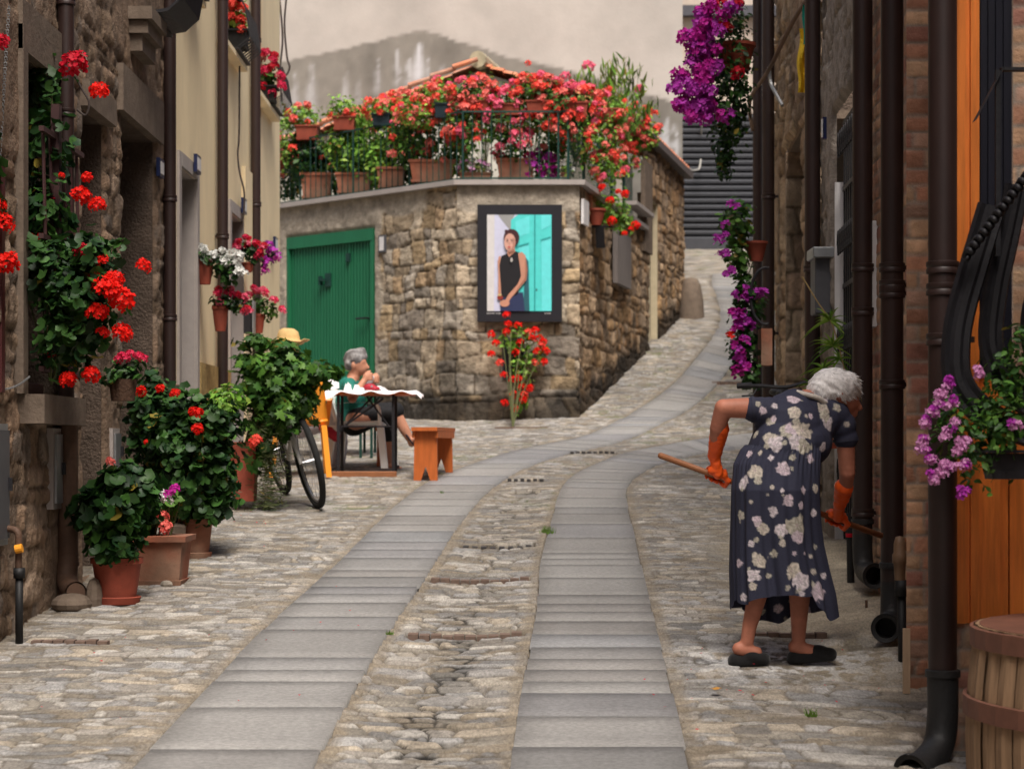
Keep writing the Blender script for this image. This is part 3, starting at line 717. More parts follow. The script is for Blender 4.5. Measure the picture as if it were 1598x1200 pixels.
# garage door
m = MB(); nb = 27
for i in range(nb):
    du = (g1 - .06 - g0 - .045) / nb; u = g0 + .045 + du * i
    W1.box(m, u + du * .15, u + du * .85, -.06, -.012, 1.9, ztop0 - .142)
gd = m.build('garage_door', M_green, ho)
m = MB(); W1.box(m, g0, g1, -.12, -.062, 1.9, ztop0 - .1); m.build('door_back', M_black, gd)
m = MB(); W1.box(m, g0, g1, -.06, .03, ztop0 - .14, ztop0); W1.box(m, g1 - .055, g1, -.06, .026, 1.9, ztop0 - .142); W1.box(m, g0, g0 + .04, -.06, .026, 1.9, ztop0 - .142)
um = W1.u_at(545); W1.box(m, um - .018, um + .018, -.011, -.002, 1.9, ztop0 - .145); m.build('frame', M_green, gd)
m = MB(); u = W1.u_at(512); z = W1.z_at(u, 437); W1.box(m, u - .05, u + .05, -.02, .01, z - .08, z + .08); W1.box(m, u - .10, u - .02, .01, .05, z - .012, z + .012); W1.box(m, u - .115, u - .10, .0, .06, z - .06, z + .05); m.build('latch', M_green_d, gd)
m = MB(); u = W1.u_at(571); z = W1.z_at(u, 497); m.tube([W1.p(u - .12, .05, z), W1.p(u + .05, .05, z)], .012, 8); m.tube([W1.p(u + .05, -.03, z), W1.p(u + .05, .05, z)], .012, 8); m.build('handle', M_black, gd)
m = MB(); u = W1.u_at(544); z = W1.z_at(u, 402); W1.box(m, u - .03, u + .03, -.02, .02, z - .05, z + .05); m.build('lock', M_green_d, gd)
# plastered door in the side wall, shutter board
recess(W3, dn0, dn1, zd0, zd1, .09, mat('cream_frame', (.50, .43, .30), rough=.8), ho, 'side_door_frame', t=.06, back=mat('beige_door', (.47, .41, .29), rough=.8), bname='side_door')
m = MB(); W3.box(m, wn0, wn1, .05, .11, zwn0, zwn1); m.build('window_shutter', mat('grey_board', (.20, .175, .165), rough=.8, var=.25, stretch=(3, 3, .4)), ho)
quad_part('window_sill', W3, W3.u_at(975) , W3.u_at(1003), W3.z_at(W3.u_at(990), 331), W3.z_at(W3.u_at(990), 331) + .05, 0, .16, M_grey_trim, ho)
# gable and roof
RZ = 6.62; EVR = 6.02; xr0 = 1.41; nL = -4.4; yF = 26.3
ridge0 = Vector((-.44, yF, RZ)); ridge1 = Vector((.75, 32, RZ)); er0 = Vector((1.50, yF, EVR)); er1 = Vector((2.78, 32, EVR)); el0 = Vector((nL, yF, RZ - (-.44 - nL) * .415)); el1 = Vector((nL + 1.2, 32, el0.z))
m = MB(); m.add([(nL, yF + .12, LEDGE - .02), (1.42, yF + .12, LEDGE - .02), (1.42, yF + .12, EVR - .05), (-.44, yF + .12, RZ - .06), (nL, yF + .12, el0.z - .06)], [(0, 1, 2, 3, 4)])
m.build('gable_wall', mat('old_white_plaster', (.50, .48, .42), rough=.9, var=.2, nscale=2, var_hue=(.30, .27, .22)), ho)
def roofside(a0, a1, b0, b1, name):
    m = MB(); n = 26
    for i in range(n):
        f0, f1 = i / n, (i + 1) / n
        p, q, r, s_ = a0.lerp(a1, f0), a0.lerp(a1, f1), b0.lerp(b1, f1), b0.lerp(b1, f0)
        c0 = (p + q) / 2 + Vector((0, 0, .05)); c1 = (r + s_) / 2 + Vector((0, 0, .05)); k = 12
        up = Vector((0, 0, .035)); dn = Vector((0, 0, -.03))
        for j in range(k):
            g, h_ = j / k, (j + 1) / k; l = .012 * 1
            A, B, Cc = p.lerp(s_, g), c0.lerp(c1, g), q.lerp(r, g); D, E, G = p.lerp(s_, h_), c0.lerp(c1, h_), q.lerp(r, h_)
            o = Vector((0, 0, .02)); m.add([A, B, Cc, D + o, E + o, G + o, A + dn, Cc + dn, D + dn, G + dn], [(0, 1, 4, 3), (1, 2, 5, 4), (3, 4, 5), (0, 6, 7, 2, 1), (3, 5, 9, 8)])
    m.build(name, M_roof, ho)
roofside(ridge0, ridge1, er0, er1, 'roof_slope'); roofside(ridge0, ridge1, el0, el1, 'roof_slope')
m = MB()
for (A, B) in ((ridge0, el0),):
    n = 14 if B is el0 else 7
    for i in range(n):
        p, q = A.lerp(B, i / n), A.lerp(B, (i + 1.12) / n); m.tube([p + Vector((0, -.10, .05)), q + Vector((0, -.12, .075))], [.030, .036], 8)
m.build('verge_tiles', M_roof, ho)
m = MB(); m.tube([ridge0 + Vector((0, -.05, .06)), ridge1 + Vector((0, 0, .06))], .11, 10); m.build('ridge_tiles', mat('mossy_tile', (.42, .36, .24), rough=.9, var=.35), ho)
m = MB(); m.hexa([er0 + Vector(q) for q in ((-.12, 0, -.12), (.05, 0, -.12))] + [er1 + Vector(q) for q in ((.05, 0, -.12), (-.12, 0, -.12))] + [er0 + Vector(q) for q in ((-.12, 0, -.02), (.05, 0, -.02))] + [er1 + Vector(q) for q in ((.05, 0, -.02), (-.12, 0, -.02))]); m.build('eave_gutter', mat('grey_eave', (.12, .10, .095), rough=.7), ho)
quad_part('stone_jamb', W3, uE, W3.u_at(1012), LEDGE - .3, 5.6, .0, .06, M_dress_stone, ho)
# corner guard stone beyond the side wall
t = thing('guard_stone', 'worn grey guard stone at the far foot of the side wall, up the alley', 'guard stone', (2.78, 31.7, gzs(2.7, 31.6)))
m = MB(); m.lathe([(.0, .62), (.10, .6), (.15, .5), (.19, .25), (.21, -.1)], (2.76, 31.6, gzs(2.7, 31.6)), 9); m.build('stone', M_dress_stone, t, smooth=True)
plate(W1, 601, 381, .12, .20, 'small white number plate on the wall beside the green garage door', M_mbox)
t = thing('wall_plaque', 'blank white plaque at the wall corner under the terrace coping', 'plaque', W3.p(.08, .03, 4.3)); m = MB(); W3.box(m, .0, .34, .05, .08, 4.22, 4.50); m.build('plate', M_white, t)

# ================= BACK: big rendered wall + shutter building
hb = thing('rendered_building', 'tall cream rendered building behind the terrace with a stained grey patch', 'building', (-3, 33, 3))
BW = Wall((-9, 33), (2.745, 33)); BW.n = np.array([0., -1.])
edge = np.array([(-9, 7.05), ((440 - 799) / 96.97, 0), (-.0, 0)])
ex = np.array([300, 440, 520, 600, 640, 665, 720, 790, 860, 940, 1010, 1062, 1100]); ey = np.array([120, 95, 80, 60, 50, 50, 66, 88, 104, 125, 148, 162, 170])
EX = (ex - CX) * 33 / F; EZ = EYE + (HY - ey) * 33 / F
STR = [(487, 95, 9, 105, .5), (462, 110, 6, 70, .4), (540, 110, 6, 60, .5), (590, 90, 5, 50, .45), (622, 70, 4, 55, .6), (655, 62, 8, 60, 1), (640, 90, 7, 40, .6), (668, 88, 4, 35, .5), (690, 95, 4, 20, .3), (560, 115, 5, 50, .3), (450, 140, 14, 40, .3), (1040, 180, 10, 60, .7), (1025, 200, 14, 40, .35), (1055, 190, 6, 60, .7)]
def bfn(U, V):
    X = -9 + U; n = fbm(X * 1.2, V * 1.2, 3); n2 = fbm(X * 7, V * 7, 8)
    C = np.array([.46, .43, .39]) * (.84 + .32 * n)[..., None]; C = C * (1 + .05 * (n2 - .5)[..., None])
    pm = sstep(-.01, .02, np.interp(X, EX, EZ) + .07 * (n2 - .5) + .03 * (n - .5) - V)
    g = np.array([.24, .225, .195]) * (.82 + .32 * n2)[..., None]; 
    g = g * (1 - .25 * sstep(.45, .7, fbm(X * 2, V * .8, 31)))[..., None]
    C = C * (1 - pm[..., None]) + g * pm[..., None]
    for (sx, sy, sw, sl, a) in STR:
        cx = (sx - CX) * 33 / F; zt_ = EYE + (HY - sy) * 33 / F; w_ = sw * .0103; l = sl * .0103 * 1.2
        t = (zt_ - V) / l; ww = w_ * np.clip(t * 1.6 + .12, 0, 1)
        s_ = np.exp(-((X - cx + .35 * w_ * t + .1 * (n2 - .5)) / np.maximum(ww, .01)) ** 2) * sstep(0, .1, t) * (1 - sstep(.75, 1.15, t)) * a * sstep(.25, .55, n2 + .1)
        C = C * (1 - .9 * s_[..., None]) + np.array([.62, .63, .65]) * .9 * s_[..., None]
    return (n - .5) * .02, C
grid_wall('wall', BW, 2.0, 13.5, .05, .05, bfn, M_cream, hb)
m = MB(); m.add([(2.745, 33, 2), (2.745, 45, 2), (2.745, 45, 13.5), (2.745, 33, 13.5)], [(0, 1, 2, 3)]); o = m.build('end_wall', mat('cream_plain', (.52, .44, .37), rough=.9), hb)
hg = thing('shuttered_building', 'grey building at the top of the alley with a wide ribbed roller shutter', 'building', (4.5, 42, 5.4))
GZ = gzs(4, 42) ; shz = EYE + (HY - 178) * 42 / F
m = MB(); m.box((2.0, 42.2, 3), (12, 46, shz + .01 + 0)); m.box((2.0, 42.12, shz + .02), (12, 46, EYE + (HY - 26) * 42 / F)); m.build('wall', MATS['cream_plain'], hg)
m = MB(); m.box((2.0, 41.9, EYE + (HY - 26) * 42 / F), (12, 46, EYE + (HY - 10) * 42 / F)); m.build('cornice', mat('slate_cornice', (.08, .08, .095), rough=.7), hg)
m = MB(); m.box((2.0, 42.12, EYE + (HY - 9) * 42 / F), (12, 46, 14)); m.build('upper_wall', MATS['cream_plain'], hg)
m = MB(); n = 22
for i in range(n):
    z0 = GZ - .1 + (shz - GZ + .1) * i / n; z1 = GZ - .1 + (shz - GZ + .1) * (i + 1) / n; hh = z1 - z0
    P = [(42.16, z0), (42.06, z0 + hh * .2), (42.05, z0 + hh * .55), (42.10, z0 + hh * .88), (42.16, z1)]
    V = [(x, y, z) for x in (2.75, 9) for (y, z) in P]; m.add(V, [(k, k + 1, 5 + k + 1, 5 + k) for k in range(4)])
m.build('roller_shutter', M_shut, hg)
m = MB(); m.box((2.75, 41.98, GZ - .15), (9, 42.12, GZ + .22)); m.build('shutter_rail', M_shut, hg)
m = MB(); P = [at(1066, 262, 33.3), at(1085, 266, 37), at(1093, 255, 41.9), at(1095, 190, 41.9), at(1094, 178, 41.9)]; m.tube(cr(P, 6), .018, 6); tag(m.build('overhead_cable', mat('pale_cable', (.4, .39, .36), rough=.7)), 'thin pale cable looping down in front of the roller shutter', 'cable')

# ================= RIGHT side walls
BRK = [(.26, .13, .085), (.33, .20, .125), (.21, .10, .075), (.36, .235, .15), (.30, .155, .10), (.24, .15, .11)]
def brick(seed, mort=(.33, .28, .235)):
    pal = np.array(BRK); mort = np.array(mort)
    def fn(U, V):
        h, r1, r2, jo = coursed(U, V, .071, .25, seed, warp=.10, jit=.08, lv=.15, round_=.17, jw=.95)
        f = fbm(U * 20, V * 20, seed + 3); k = sstep(.0, .5, 1 - jo)
        C = pal[(r2 * 5.999).astype(int)] * 1.6 * (.75 + .5 * r1)[..., None] * (.7 + .6 * f)[..., None]
        j = jo[..., None]; return .009 * h + .006 * (f - .5), C * (1 - j) + mort * j
    return fn
hr = thing('brick_house', 'brown brick house on the near right with a varnished wooden door', 'house', (1.6, 7.5, 0))
FX = lambda px: (px - CX) * 7.25 / F
FA = Wall((1.595, 8.3), (1.80, 8.3)); FA.n = np.array([0., -1.])
grid_wall('pier', FA, .4, 8.8, .012, .010, brick(5), M_brick, hr)
FS = Wall((1.53, 7.25), (1.69, 8.29)); FS.n = np.array([-1., 0.]); FS.flip = True
grid_wall('side_wall', FS, .3, 8.8, .03, .012, brick(15), M_brick, hr)
FB = Wall((1.53, 7.25), (4.6, 7.25)); FB.n = np.array([0., -1.]); zdb, zwb = 1.085, 1.92
ux = lambda px: FX(px) - 1.53
grid_wall('front_wall', FB, .2, 8.8, .02, .012, brick(7), M_brick, hr, [(ux(1489), ux(1581), zdb, 6.4), (ux(1581), 1.15, zdb, zwb)])
RB = Wall((1.83, 8.3), (1.90, 10.9), True); RB.n = np.array([-1., 0.])
grid_wall('recessed_wall', RB, .3, 8.8, .02, .012, brick(9), M_brick, hr)
m = MB(); FB.box(m, ux(1489) + .002, ux(1503), -.10, .035, zdb, 6.4); FB.box(m, ux(1503) + .001, ux(1512), -.10, .012, zdb, 6.4); FB.box(m, ux(1512) + .001, ux(1526), -.10, .024, zdb, 6.4); m.build('door_frame', M_orange, hr)
m = MB(); FB.box(m, ux(1526) + .001, ux(1581) - .002, -.08, -.01, zwb + .04, 6.4)
for k in range(4): FB.box(m, ux(1530 + k * 12), ux(1538 + k * 12), -.0095, .004, zwb + .06, 6.35)
m.build('dark_window_panel', mat('dark_panel', (.010, .010, .018), rough=.4, var=.3, stretch=(4, 4, .3)), hr)
m = MB()
for k in range(9): FB.box(m, ux(1526) + .002 + k * .115, ux(1526) + .112 + k * .115, -.08, -.02 + .002 * (k % 3), zdb, zwb + (.038 if k < 1 else -.002))
m.build('wooden_door', M_orange, hr)
m = MB(); FB.box(m, ux(1526) + .003, ux(1560), -.019, .008, zdb, zwb); m.build('door_stile', M_orange, hr)
hq = thing('rubble_house', 'brown rubble stone house on the right behind the sweeping woman', 'house', (2.1, 14, 1))
RC = Wall((1.92, 10.9), (2.04, 13.3), True); RD = Wall((2.04, 13.3), (2.24, 17.25), True)
for w_ in (RC, RD):
    if w_.n[0] > 0: w_.n = -w_.n
q0, q1 = RC.u_at(1334) - .45, RC.u_at(1306)
gtop = EYE + (700 - 140) * 11.8 / F
grid_wall('wall', RC, .5, 8.8, .02, .022, rubble(31, .14, .22, .032, [(.30, .265, .23), (.26, .22, .18), (.34, .30, .26), (.23, .185, .14)], (.16, .13, .10), (.30, .26, .225), .5), M_stone, hq, [(q0, q1, 1.05, gtop)])
d0, d1 = RD.u_at(1257), RD.u_at(1226); dtop = EYE + (700 - 225) * 16.0 / F
grid_wall('far_wall', RD, .6, 8.8, .02, .022, rubble(37, .15, .24, .036, [(.36, .26, .17), (.30, .21, .135), (.40, .30, .20), (.27, .21, .155)], (.17, .125, .085), (.35, .26, .175), .55), M_stone, hq, [(d0, d1, 1.2, dtop)])
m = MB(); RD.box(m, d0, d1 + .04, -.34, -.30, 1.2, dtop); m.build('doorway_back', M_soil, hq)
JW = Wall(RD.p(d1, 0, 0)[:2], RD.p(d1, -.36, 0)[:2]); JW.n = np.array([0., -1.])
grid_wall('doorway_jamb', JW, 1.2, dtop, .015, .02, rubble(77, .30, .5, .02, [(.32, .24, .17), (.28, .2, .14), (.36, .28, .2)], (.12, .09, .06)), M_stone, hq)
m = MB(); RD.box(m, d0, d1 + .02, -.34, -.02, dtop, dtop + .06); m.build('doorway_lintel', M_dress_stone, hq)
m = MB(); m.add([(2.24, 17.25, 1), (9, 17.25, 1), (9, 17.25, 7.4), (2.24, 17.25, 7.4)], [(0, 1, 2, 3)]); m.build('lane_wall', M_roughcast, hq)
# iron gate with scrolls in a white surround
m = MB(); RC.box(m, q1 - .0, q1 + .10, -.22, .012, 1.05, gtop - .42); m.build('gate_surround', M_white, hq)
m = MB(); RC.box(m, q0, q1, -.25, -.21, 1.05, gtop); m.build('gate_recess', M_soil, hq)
t = thing('iron_gate', 'tall dark wrought iron gate with scrolls, behind the spiky plant', 'gate', RC.p(q0, -.08, 1.1)); m = MB()
nn = 14
for i in range(nn):
    u = q0 + .03 + (q1 - q0 - .06) * i / (nn - 1); m.bar([RC.p(u, -.05, 1.1), RC.p(u, -.05, gtop - .05 - .0 * i)], (.012, 0, 0), (0, .010, 0))
for z in (1.12, 1.9, 2.7, 3.3, gtop - .06): m.bar([RC.p(q0, -.05, z), RC.p(q1, -.05, z)], (.016, 0, 0), (0, 0, .014))
m.build('bars', M_black, t); m = MB()
for i in range(0, nn - 1):
    for zc in (1.55, 2.0, 2.35, 2.95, 3.55):
        u = q0 + .03 + (q1 - q0 - .06) * (i + .5) / (nn - 1)
        pts = [RC.p(u + .045 * math.cos(a) * (1 - a / 12), .0, zc + .1 * math.sin(a) * (1 - a / 12)) for a in np.linspace(0, 6.5, 12)]
        m = MB(); m.tube(pts, .007, 5); m.build('scroll', M_black, t)
meter(RB, 1364, 1354, 357, 510, 'flat white box fixed high on the brick strip between two brown downpipes', M_white, M_white, name='wall_box') if False else None
t = thing('wall_box', 'tall narrow white box on the brick wall between two brown downpipes', 'wall box', at(1358, 510, 10.75)); m = MB(); m.box(at(1353, 511, 10.6), at(1363, 356, 10.95) + Vector((.02, 0, 0)), bev=.004); m.build('cover', M_white, t)
m = MB(); m.box(at(1351.5, 440, 10.62), at(1353, 425, 10.66), bev=0); m.build('lock', M_metal, t)
t = thing('mailbox', 'dark grey mailbox with pale lid on the rubble wall beside the gate', 'mailbox', at(1283, 490, 12.7)); m = MB(); A = at(1272, 490, 12.75); B = at(1297, 402, 12.95); m.box(A, B, bev=.008); m.build('box', M_mbox, t)
m = MB(); m.box(at(1269, 402, 12.70), at(1297, 392, 12.98), bev=.006); m.build('lid', M_metal, t)
plate(RD, 1251, 134, .16, .13, 'blue number plate high on the rubble wall between two downpipes, right') if False else None
t = thing('house_number_plate', 'small blue and white number plate on the rubble wall left of the iron gate', 'number plate', at(1286, 205, 12.6)); m = MB(); m.box(at(1284, 217, 12.62), at(1289, 184, 12.65)); m.build('plate', M_blue, t); m = MB(); m.box(at(1282.5, 214, 12.62), at(1284, 187, 12.65)); m.build('white_field', M_white, t)
# plain houses added out of view to cut the light in the lane
hz_ = thing('shading_house', 'unseen plain house added to darken the lane, on the left', 'house', (-2.5, -2, 0)); m = MB(); m.box((-7, -14, -2), (-2.4, 7.15, 8.8)); m.build('wall', M_roughcast, hz_)
hz_ = thing('shading_house', 'unseen plain house added to darken the lane, on the right', 'house', (2.5, -2, 0)); m = MB(); m.box((2.45, -14, -2), (7, 7.22, 8.8)); m.build('wall', M_roughcast, hz_)

hz_ = thing('shading_house', 'unseen plain house added to shade the alley beyond the corner', 'house', (6, 30, 3)); m = MB(); P = [(2.9, 20.5), (9, 20.5), (9, 41.5), (5.3, 41.5)]; m.hexa([(*p, 1) for p in P] + [(*p, 7.0) for p in P]); m.build('wall', M_roughcast, hz_)  # hidden block added to keep sun off the alley ground
# ---------------------------------------------------------------- downpipes
def downpipe(px, Y, label, r=.05, ztop=8.7, zbot=None, spout=None, brackets=(), lower=None, wallx=None):
    b = at(px, 700, Y); g = gzs(b.x, Y); zb = g + .1 if zbot is None else zbot
    t = thing('downpipe', label, 'downpipe', (b.x, Y, g), 'brown downpipes along the lane')
    m = MB(); m.tube([(b.x, Y, zb), (b.x, Y, ztop)], r, 20); smooth_by_angle(m.build('pipe', M_pipe, t))
    for z in brackets:
        m = MB(); m.lathe([(r, z - .022), (r + .007, z - .02), (r + .008, z - .006), (r + .004, z), (r + .008, z + .006), (r + .007, z + .02), (r, z + .022)], (b.x, Y, 0), 20)
        sgn = -1 if b.x < 0 else 1
        m.box((b.x + sgn * r - (.06 if sgn < 0 else 0), Y - .01, z - .01), (b.x + sgn * r + (.06 if sgn > 0 else 0), Y + .01, z + .01)); smooth_by_angle(m.build('bracket', M_pipe, t))
    if spout:
        mt, d, r2, zs = spout            # direction of the outlet and height of its axis
        d = Vector(d).normalized(); m = MB(); c = Vector((b.x, Y, zs))
        P = cr([c + Vector((0, 0, .26)), c + Vector((0, 0, .12)), c + Vector((0, 0, .03)) + d * .025, c + d * .10, c + d * .22], 5)
        m.tube(P, r2, 22, cap=False); a = P[-1]; dd = (P[-1] - P[-2]).normalized()
        m.tube([a - dd * .03, a, a + dd * .012], [r2 + .004, r2 + .014, r2 + .014], 22, cap=False); m.tube([a + dd * .012, a + dd * .006, a - dd * .12], [r2 + .012, r2 - .006, r2 - .008], 22, cap=False)
        m.tube([a - dd * .10, a - dd * .11], r2 - .004, 22)
        m.lathe([(r2, .25), (r2 + .007, .252), (r2 + .007, .275), (r2, .278)], c, 22)
        o = smooth_by_angle(m.build('outlet', mt, t))
    return t
zz = lambda py, Y: EYE + (HY - py) * Y / F
t = downpipe(103, 10.53, 'brown downpipe with rusty cast iron lower half at the near left wall', r=.041, zbot=zz(630, 10.8), brackets=(zz(190, 10.8), zz(400, 10.8), zz(20, 10.8)))
bx = at(106, 700, 10.53).x; g = zz(925, 10.6)
m = MB(); m.lathe([(.052, zz(870, 10.6)), (.052, zz(660, 10.6)), (.058, zz(655, 10.6)), (.058, zz(645, 10.6)), (.066, zz(640, 10.6)), (.066, zz(626, 10.6)), (.042, zz(625, 10.6))], (bx, 10.53, 0), 22)
P = cr([(bx, 10.53, zz(872, 10.4)), (bx, 10.5, zz(905, 10.4)), (bx + .04, 10.42, zz(920, 10.4)), (bx + .09, 10.3, zz(922, 10.4))], 5)
m.tube(P, .055, 20, cap=False); m.tube([P[-1], P[-3]], .047, 20); m.lathe([(.052, zz(882, 10.6)), (.058, zz(881, 10.6)), (.058, zz(876, 10.6)), (.052, zz(875, 10.6))], (bx, 10.53, 0), 20)
smooth_by_angle(m.build('cast_iron_foot', M_iron, t))
t = downpipe(265, 13.72, 'brown downpipe where the stone house meets the yellow house', r=.042, zbot=zz(605, 14), brackets=(zz(45, 14), zz(318, 14), zz(500, 14)))
bx = at(265, 700, 13.72).x
m = MB(); m.lathe([(.05, gzs(bx, 14)), (.05, zz(640, 14)), (.066, zz(625, 14)), (.066, zz(603, 14)), (.045, zz(602, 14))], (bx, 13.72, 0), 20); smooth_by_angle(m.build('cast_iron_foot', M_iron, t))
downpipe(347.5, 16.23, 'brown downpipe in the middle of the yellow house, behind the white hanging flowers', r=.043, brackets=(zz(20, 16.8), zz(380, 16.8)))
downpipe(399, 18.35, 'brown downpipe near the far end of the yellow house, behind the pink hanging flowers', r=.044, brackets=(zz(82, 18.9), zz(330, 18.9)))
downpipe(1471, 7.15, 'nearest and thickest brown downpipe, right of the brick pier', r=.050, zbot=.80, brackets=(zz(418, 7.15), zz(452, 7.15), zz(530, 7.15)), spout=(M_dkgrey, (-.62, -.75, -.25), .054, zz(1168, 7.15)))
downpipe(1392, 9.35, 'brown downpipe with wide open outlet left of the brick pier', r=.052, zbot=zz(975, 9.35) + .2, brackets=(zz(418, 9.35), zz(445, 9.35), zz(458, 9.35), zz(600, 9.35)), spout=(M_dkgrey, (-.30, -.95, -.02), .052, zz(972, 9.35)))
downpipe(1346, 10.62, 'brown downpipe behind the head of the sweeping woman', r=.052, zbot=zz(893, 10.62) + .2, brackets=(zz(418, 10.62), zz(486, 10.6), zz(800, 10.6)), spout=(M_dkgrey, (.10, -.99, -.02), .052, zz(893, 10.62)))
downpipe(1268, 13.3, 'brown downpipe between the mailbox and the dark stone doorway', r=.051, brackets=(zz(420, 13.3),))
downpipe(1199, 16.7, 'taller brown downpipe at the far corner of the rubble house', r=.050, brackets=(zz(307, 16.7), zz(520, 16.7)))
downpipe(1182, 17.3, 'thin brown downpipe at the far corner, beside the purple flowers', r=.040)
# gas pipes and tap
t = thing('gas_pipe', 'black gas pipe with yellow tap at the near left wall', 'gas pipe', gp(30, 1005)); b = gp(30, 1005); Y = b.y
m = MB(); m.tube([b, at(30, 895, Y)], .018, 12); m.tube([at(30, 902, Y), at(30, 886, Y)], .027, 12); m.build('lower_pipe', M_blackp, t, smooth=True)
m = MB(); m.tube(cr([at(29, 893, Y), at(29, 850, Y), at(27, 830, Y), at(14, 825, Y + .02), at(-12, 824, Y + .05)], 4), .016, 10); m.build('upper_pipe', M_iron, t, smooth=True)
m = MB(); m.tube([at(24, 857, Y - .03), at(35, 855, Y - .03)], .02, 12); m.build('tap', mat('yellow_tap', (.75, .30, .02), rough=.5), t)
t = thing('gas_pipe', 'black and brass gas pipe between the second downpipe and the brick pier', 'gas pipe', at(1406, 1065, 8.8)); Y = 8.75
m = MB(); m.tube([at(1409, 1066, Y), at(1407, 930, Y)], .019, 12); m.tube([at(1407, 930, Y), at(1407, 905, Y)], .03, 14); m.build('lower_pipe', M_blackp, t, smooth=True)
m = MB(); m.lathe([(.022, zz(905, Y)), (.026, zz(880, Y)), (.032, zz(878, Y)), (.032, zz(865, Y)), (.026, zz(862, Y)), (.026, zz(848, Y)), (.018, zz(838, Y)), (0.0, zz(836, Y))], (at(1404, 700, Y).x, Y, 0), 14); m.build('brass_fitting', mat('brass_fitting', (.20, .12, .07), rough=.5), t, smooth=True)
t = thing('support_post', 'short black post with red mark between the women and the third downpipe', 'post', gp(1328, 920)); b = gp(1328, 920)
m = MB(); m.tube([b, at(1326, 800, b.y)], .020, 10); m.build('post', M_blackp, t); m = MB(); m.tube([at(1326, 838, b.y - .004), at(1326, 832, b.y - .004)], .0215, 10); m.build('red_band', P_crim, t)
t['label'] = 'short black post with a red band, between the orange glove and a downpipe'
t = thing('iron_peg', 'short rusty iron peg sticking up from the cement ramp', 'peg', gp(1352, 960)); b = gp(1352, 960); m = MB(); m.tube([b - Vector((0, 0, .02)), b + Vector((0, 0, .075))], .007, 8); m.build('peg', M_iron, t)
t = thing('board', 'narrow weathered board propped at the foot of the brick pier', 'board', gp(1414, 1080)); m = MB(); m.box(at(1410, 1082, 8.2), at(1419, 980, 8.22)); m.build('plank', M_oakw, t)
# big barrel planter at the right edge
def barrel():
    c = Vector((2.165, 6.50, 0)); z0 = .42; z1 = zz(978, 6.5)
    t = thing('wooden_barrel', 'weathered wooden barrel with reddish hoops in the bottom right corner', 'barrel', (c.x, c.y, z0))
    rad = lambda z: .68 + .03 * math.sin((z - z0) / (z1 - z0) * math.pi)
    m = MB(); n = 46; zs = np.linspace(z0, z1, 9)
    for i in range(n):
        a0 = 2 * math.pi * (i + .04) / n; a1 = 2 * math.pi * (i + .96) / n; dr = random.uniform(-.003, .003)
        V = []
        for z in zs:
            for (a, o) in ((a0, -.004), ((a0 + a1) / 2, .003), (a1, -.004)):
                r = rad(z) + o + dr; V.append((c.x + r * math.cos(a), c.y + r * math.sin(a), z))
        m.add(V, [(3 * k + j, 3 * k + j + 1, 3 * k + 4 + j, 3 * k + 3 + j) for k in range(8) for j in (0, 1)])
    m.lathe([(rad(z1) - .04, z1 - .001), (rad(z1), z1)], c, 30); m.lathe([(rad(z) - .012, z) for z in zs], c, 30)
    m.build('staves', M_stave, t)
    for zc in (z1 - .035, zz(1106, 6.45)):
        m = MB(); m.lathe([(rad(zc) + .002, zc - .032), (rad(zc) + .014, zc - .03), (rad(zc) + .014, zc + .03), (rad(zc) + .002, zc + .032)], c, 40); m.build('hoop', M_hoop, t)
    m = MB(); m.lathe([(0.0, z1 + .002), (rad(z1) - .012, z1 + .002), (rad(z1) - .012, z1 - .03)], c, 40); m.build('lid', M_hoop, t)
barrel()
# pot-bellied window guard, near right
def bellied():
    Y = 6.85; t = thing('bellied_window_guard', 'black pot bellied wrought iron window guard holding lilac flowers, right edge', 'window guard', at(1540, 640, Y))
    p1 = [(1548, 322), (1532, 375), (1520, 415), (1500, 485), (1492, 537), (1494, 588), (1517, 627), (1561, 660), (1625, 680)]
    p2 = [(1588, 290), (1570, 375), (1554, 450), (1546, 520), (1552, 558), (1570, 594), (1600, 628), (1660, 652)]
    p3 = [(1640, 260), (1625, 420), (1610, 500), (1618, 560), (1650, 620)]
    for k, (pp, hw_) in enumerate(((p1, 23), (p2, 20), (p3, 18))):
        P = cr([at(x, y, Y + .04 * k) for (x, y) in pp], 6); n = len(P); q_ = hw_ * Y / F; V = []; Fc = []
        for i, p in enumerate(P):
            tn = (P[min(i + 1, n - 1)] - P[max(i - 1, 0)]).normalized(); sd_ = Vector((-tn.z, 0, tn.x)) * q_
            for (a, o) in ((-1, .0), (-.8, -.018), (-.45, -.010), (-.2, -.020), (.2, -.020), (.45, -.010), (.8, -.018), (1, 0), (.8, .02), (-.8, .02)): V.append(p + sd_ * a + Vector((0, o, 0)))
        Fc = [(i * 10 + j, i * 10 + (j + 1) % 10, (i + 1) * 10 + (j + 1) % 10, (i + 1) * 10 + j) for i in range(n - 1) for j in range(10)]
        m = MB(); m.add(V, Fc); m.build('bowed_bar', M_black, t)
    m = MB(); A, B = at(1506, 402, Y - .06), at(1640, 225, Y - .25)
    for ph in (0, math.pi):
        pts = [A.lerp(B, i / 90) + Vector((0, .011 * math.cos(i * .62 + ph), .013 * math.sin(i * .62 + ph))) for i in range(91)]
        m.tube(pts, .011, 6)
    m.build('twisted_rail', M_black, t, smooth=True)
    m = MB(); m.bar([at(1521, 189, Y), at(1563, 110, Y)], (0.004, 0, .004), (0, .02, 0)); m.bar([at(1561, 109, Y), at(1650, 109, Y)], (0, 0, .005), (0, .02, 0)); m.build('top_strap', M_black, t)
    m = MB(); m.bar([at(1557, 110, Y), at(1557, 400, Y)], (.008, 0, 0), (0, .008, 0)); m.bar([at(1610, 100, Y - .2), at(1610, 500, Y - .2)], (.008, 0, 0), (0, .008, 0)); m.build('upright', M_black, t)
bellied()
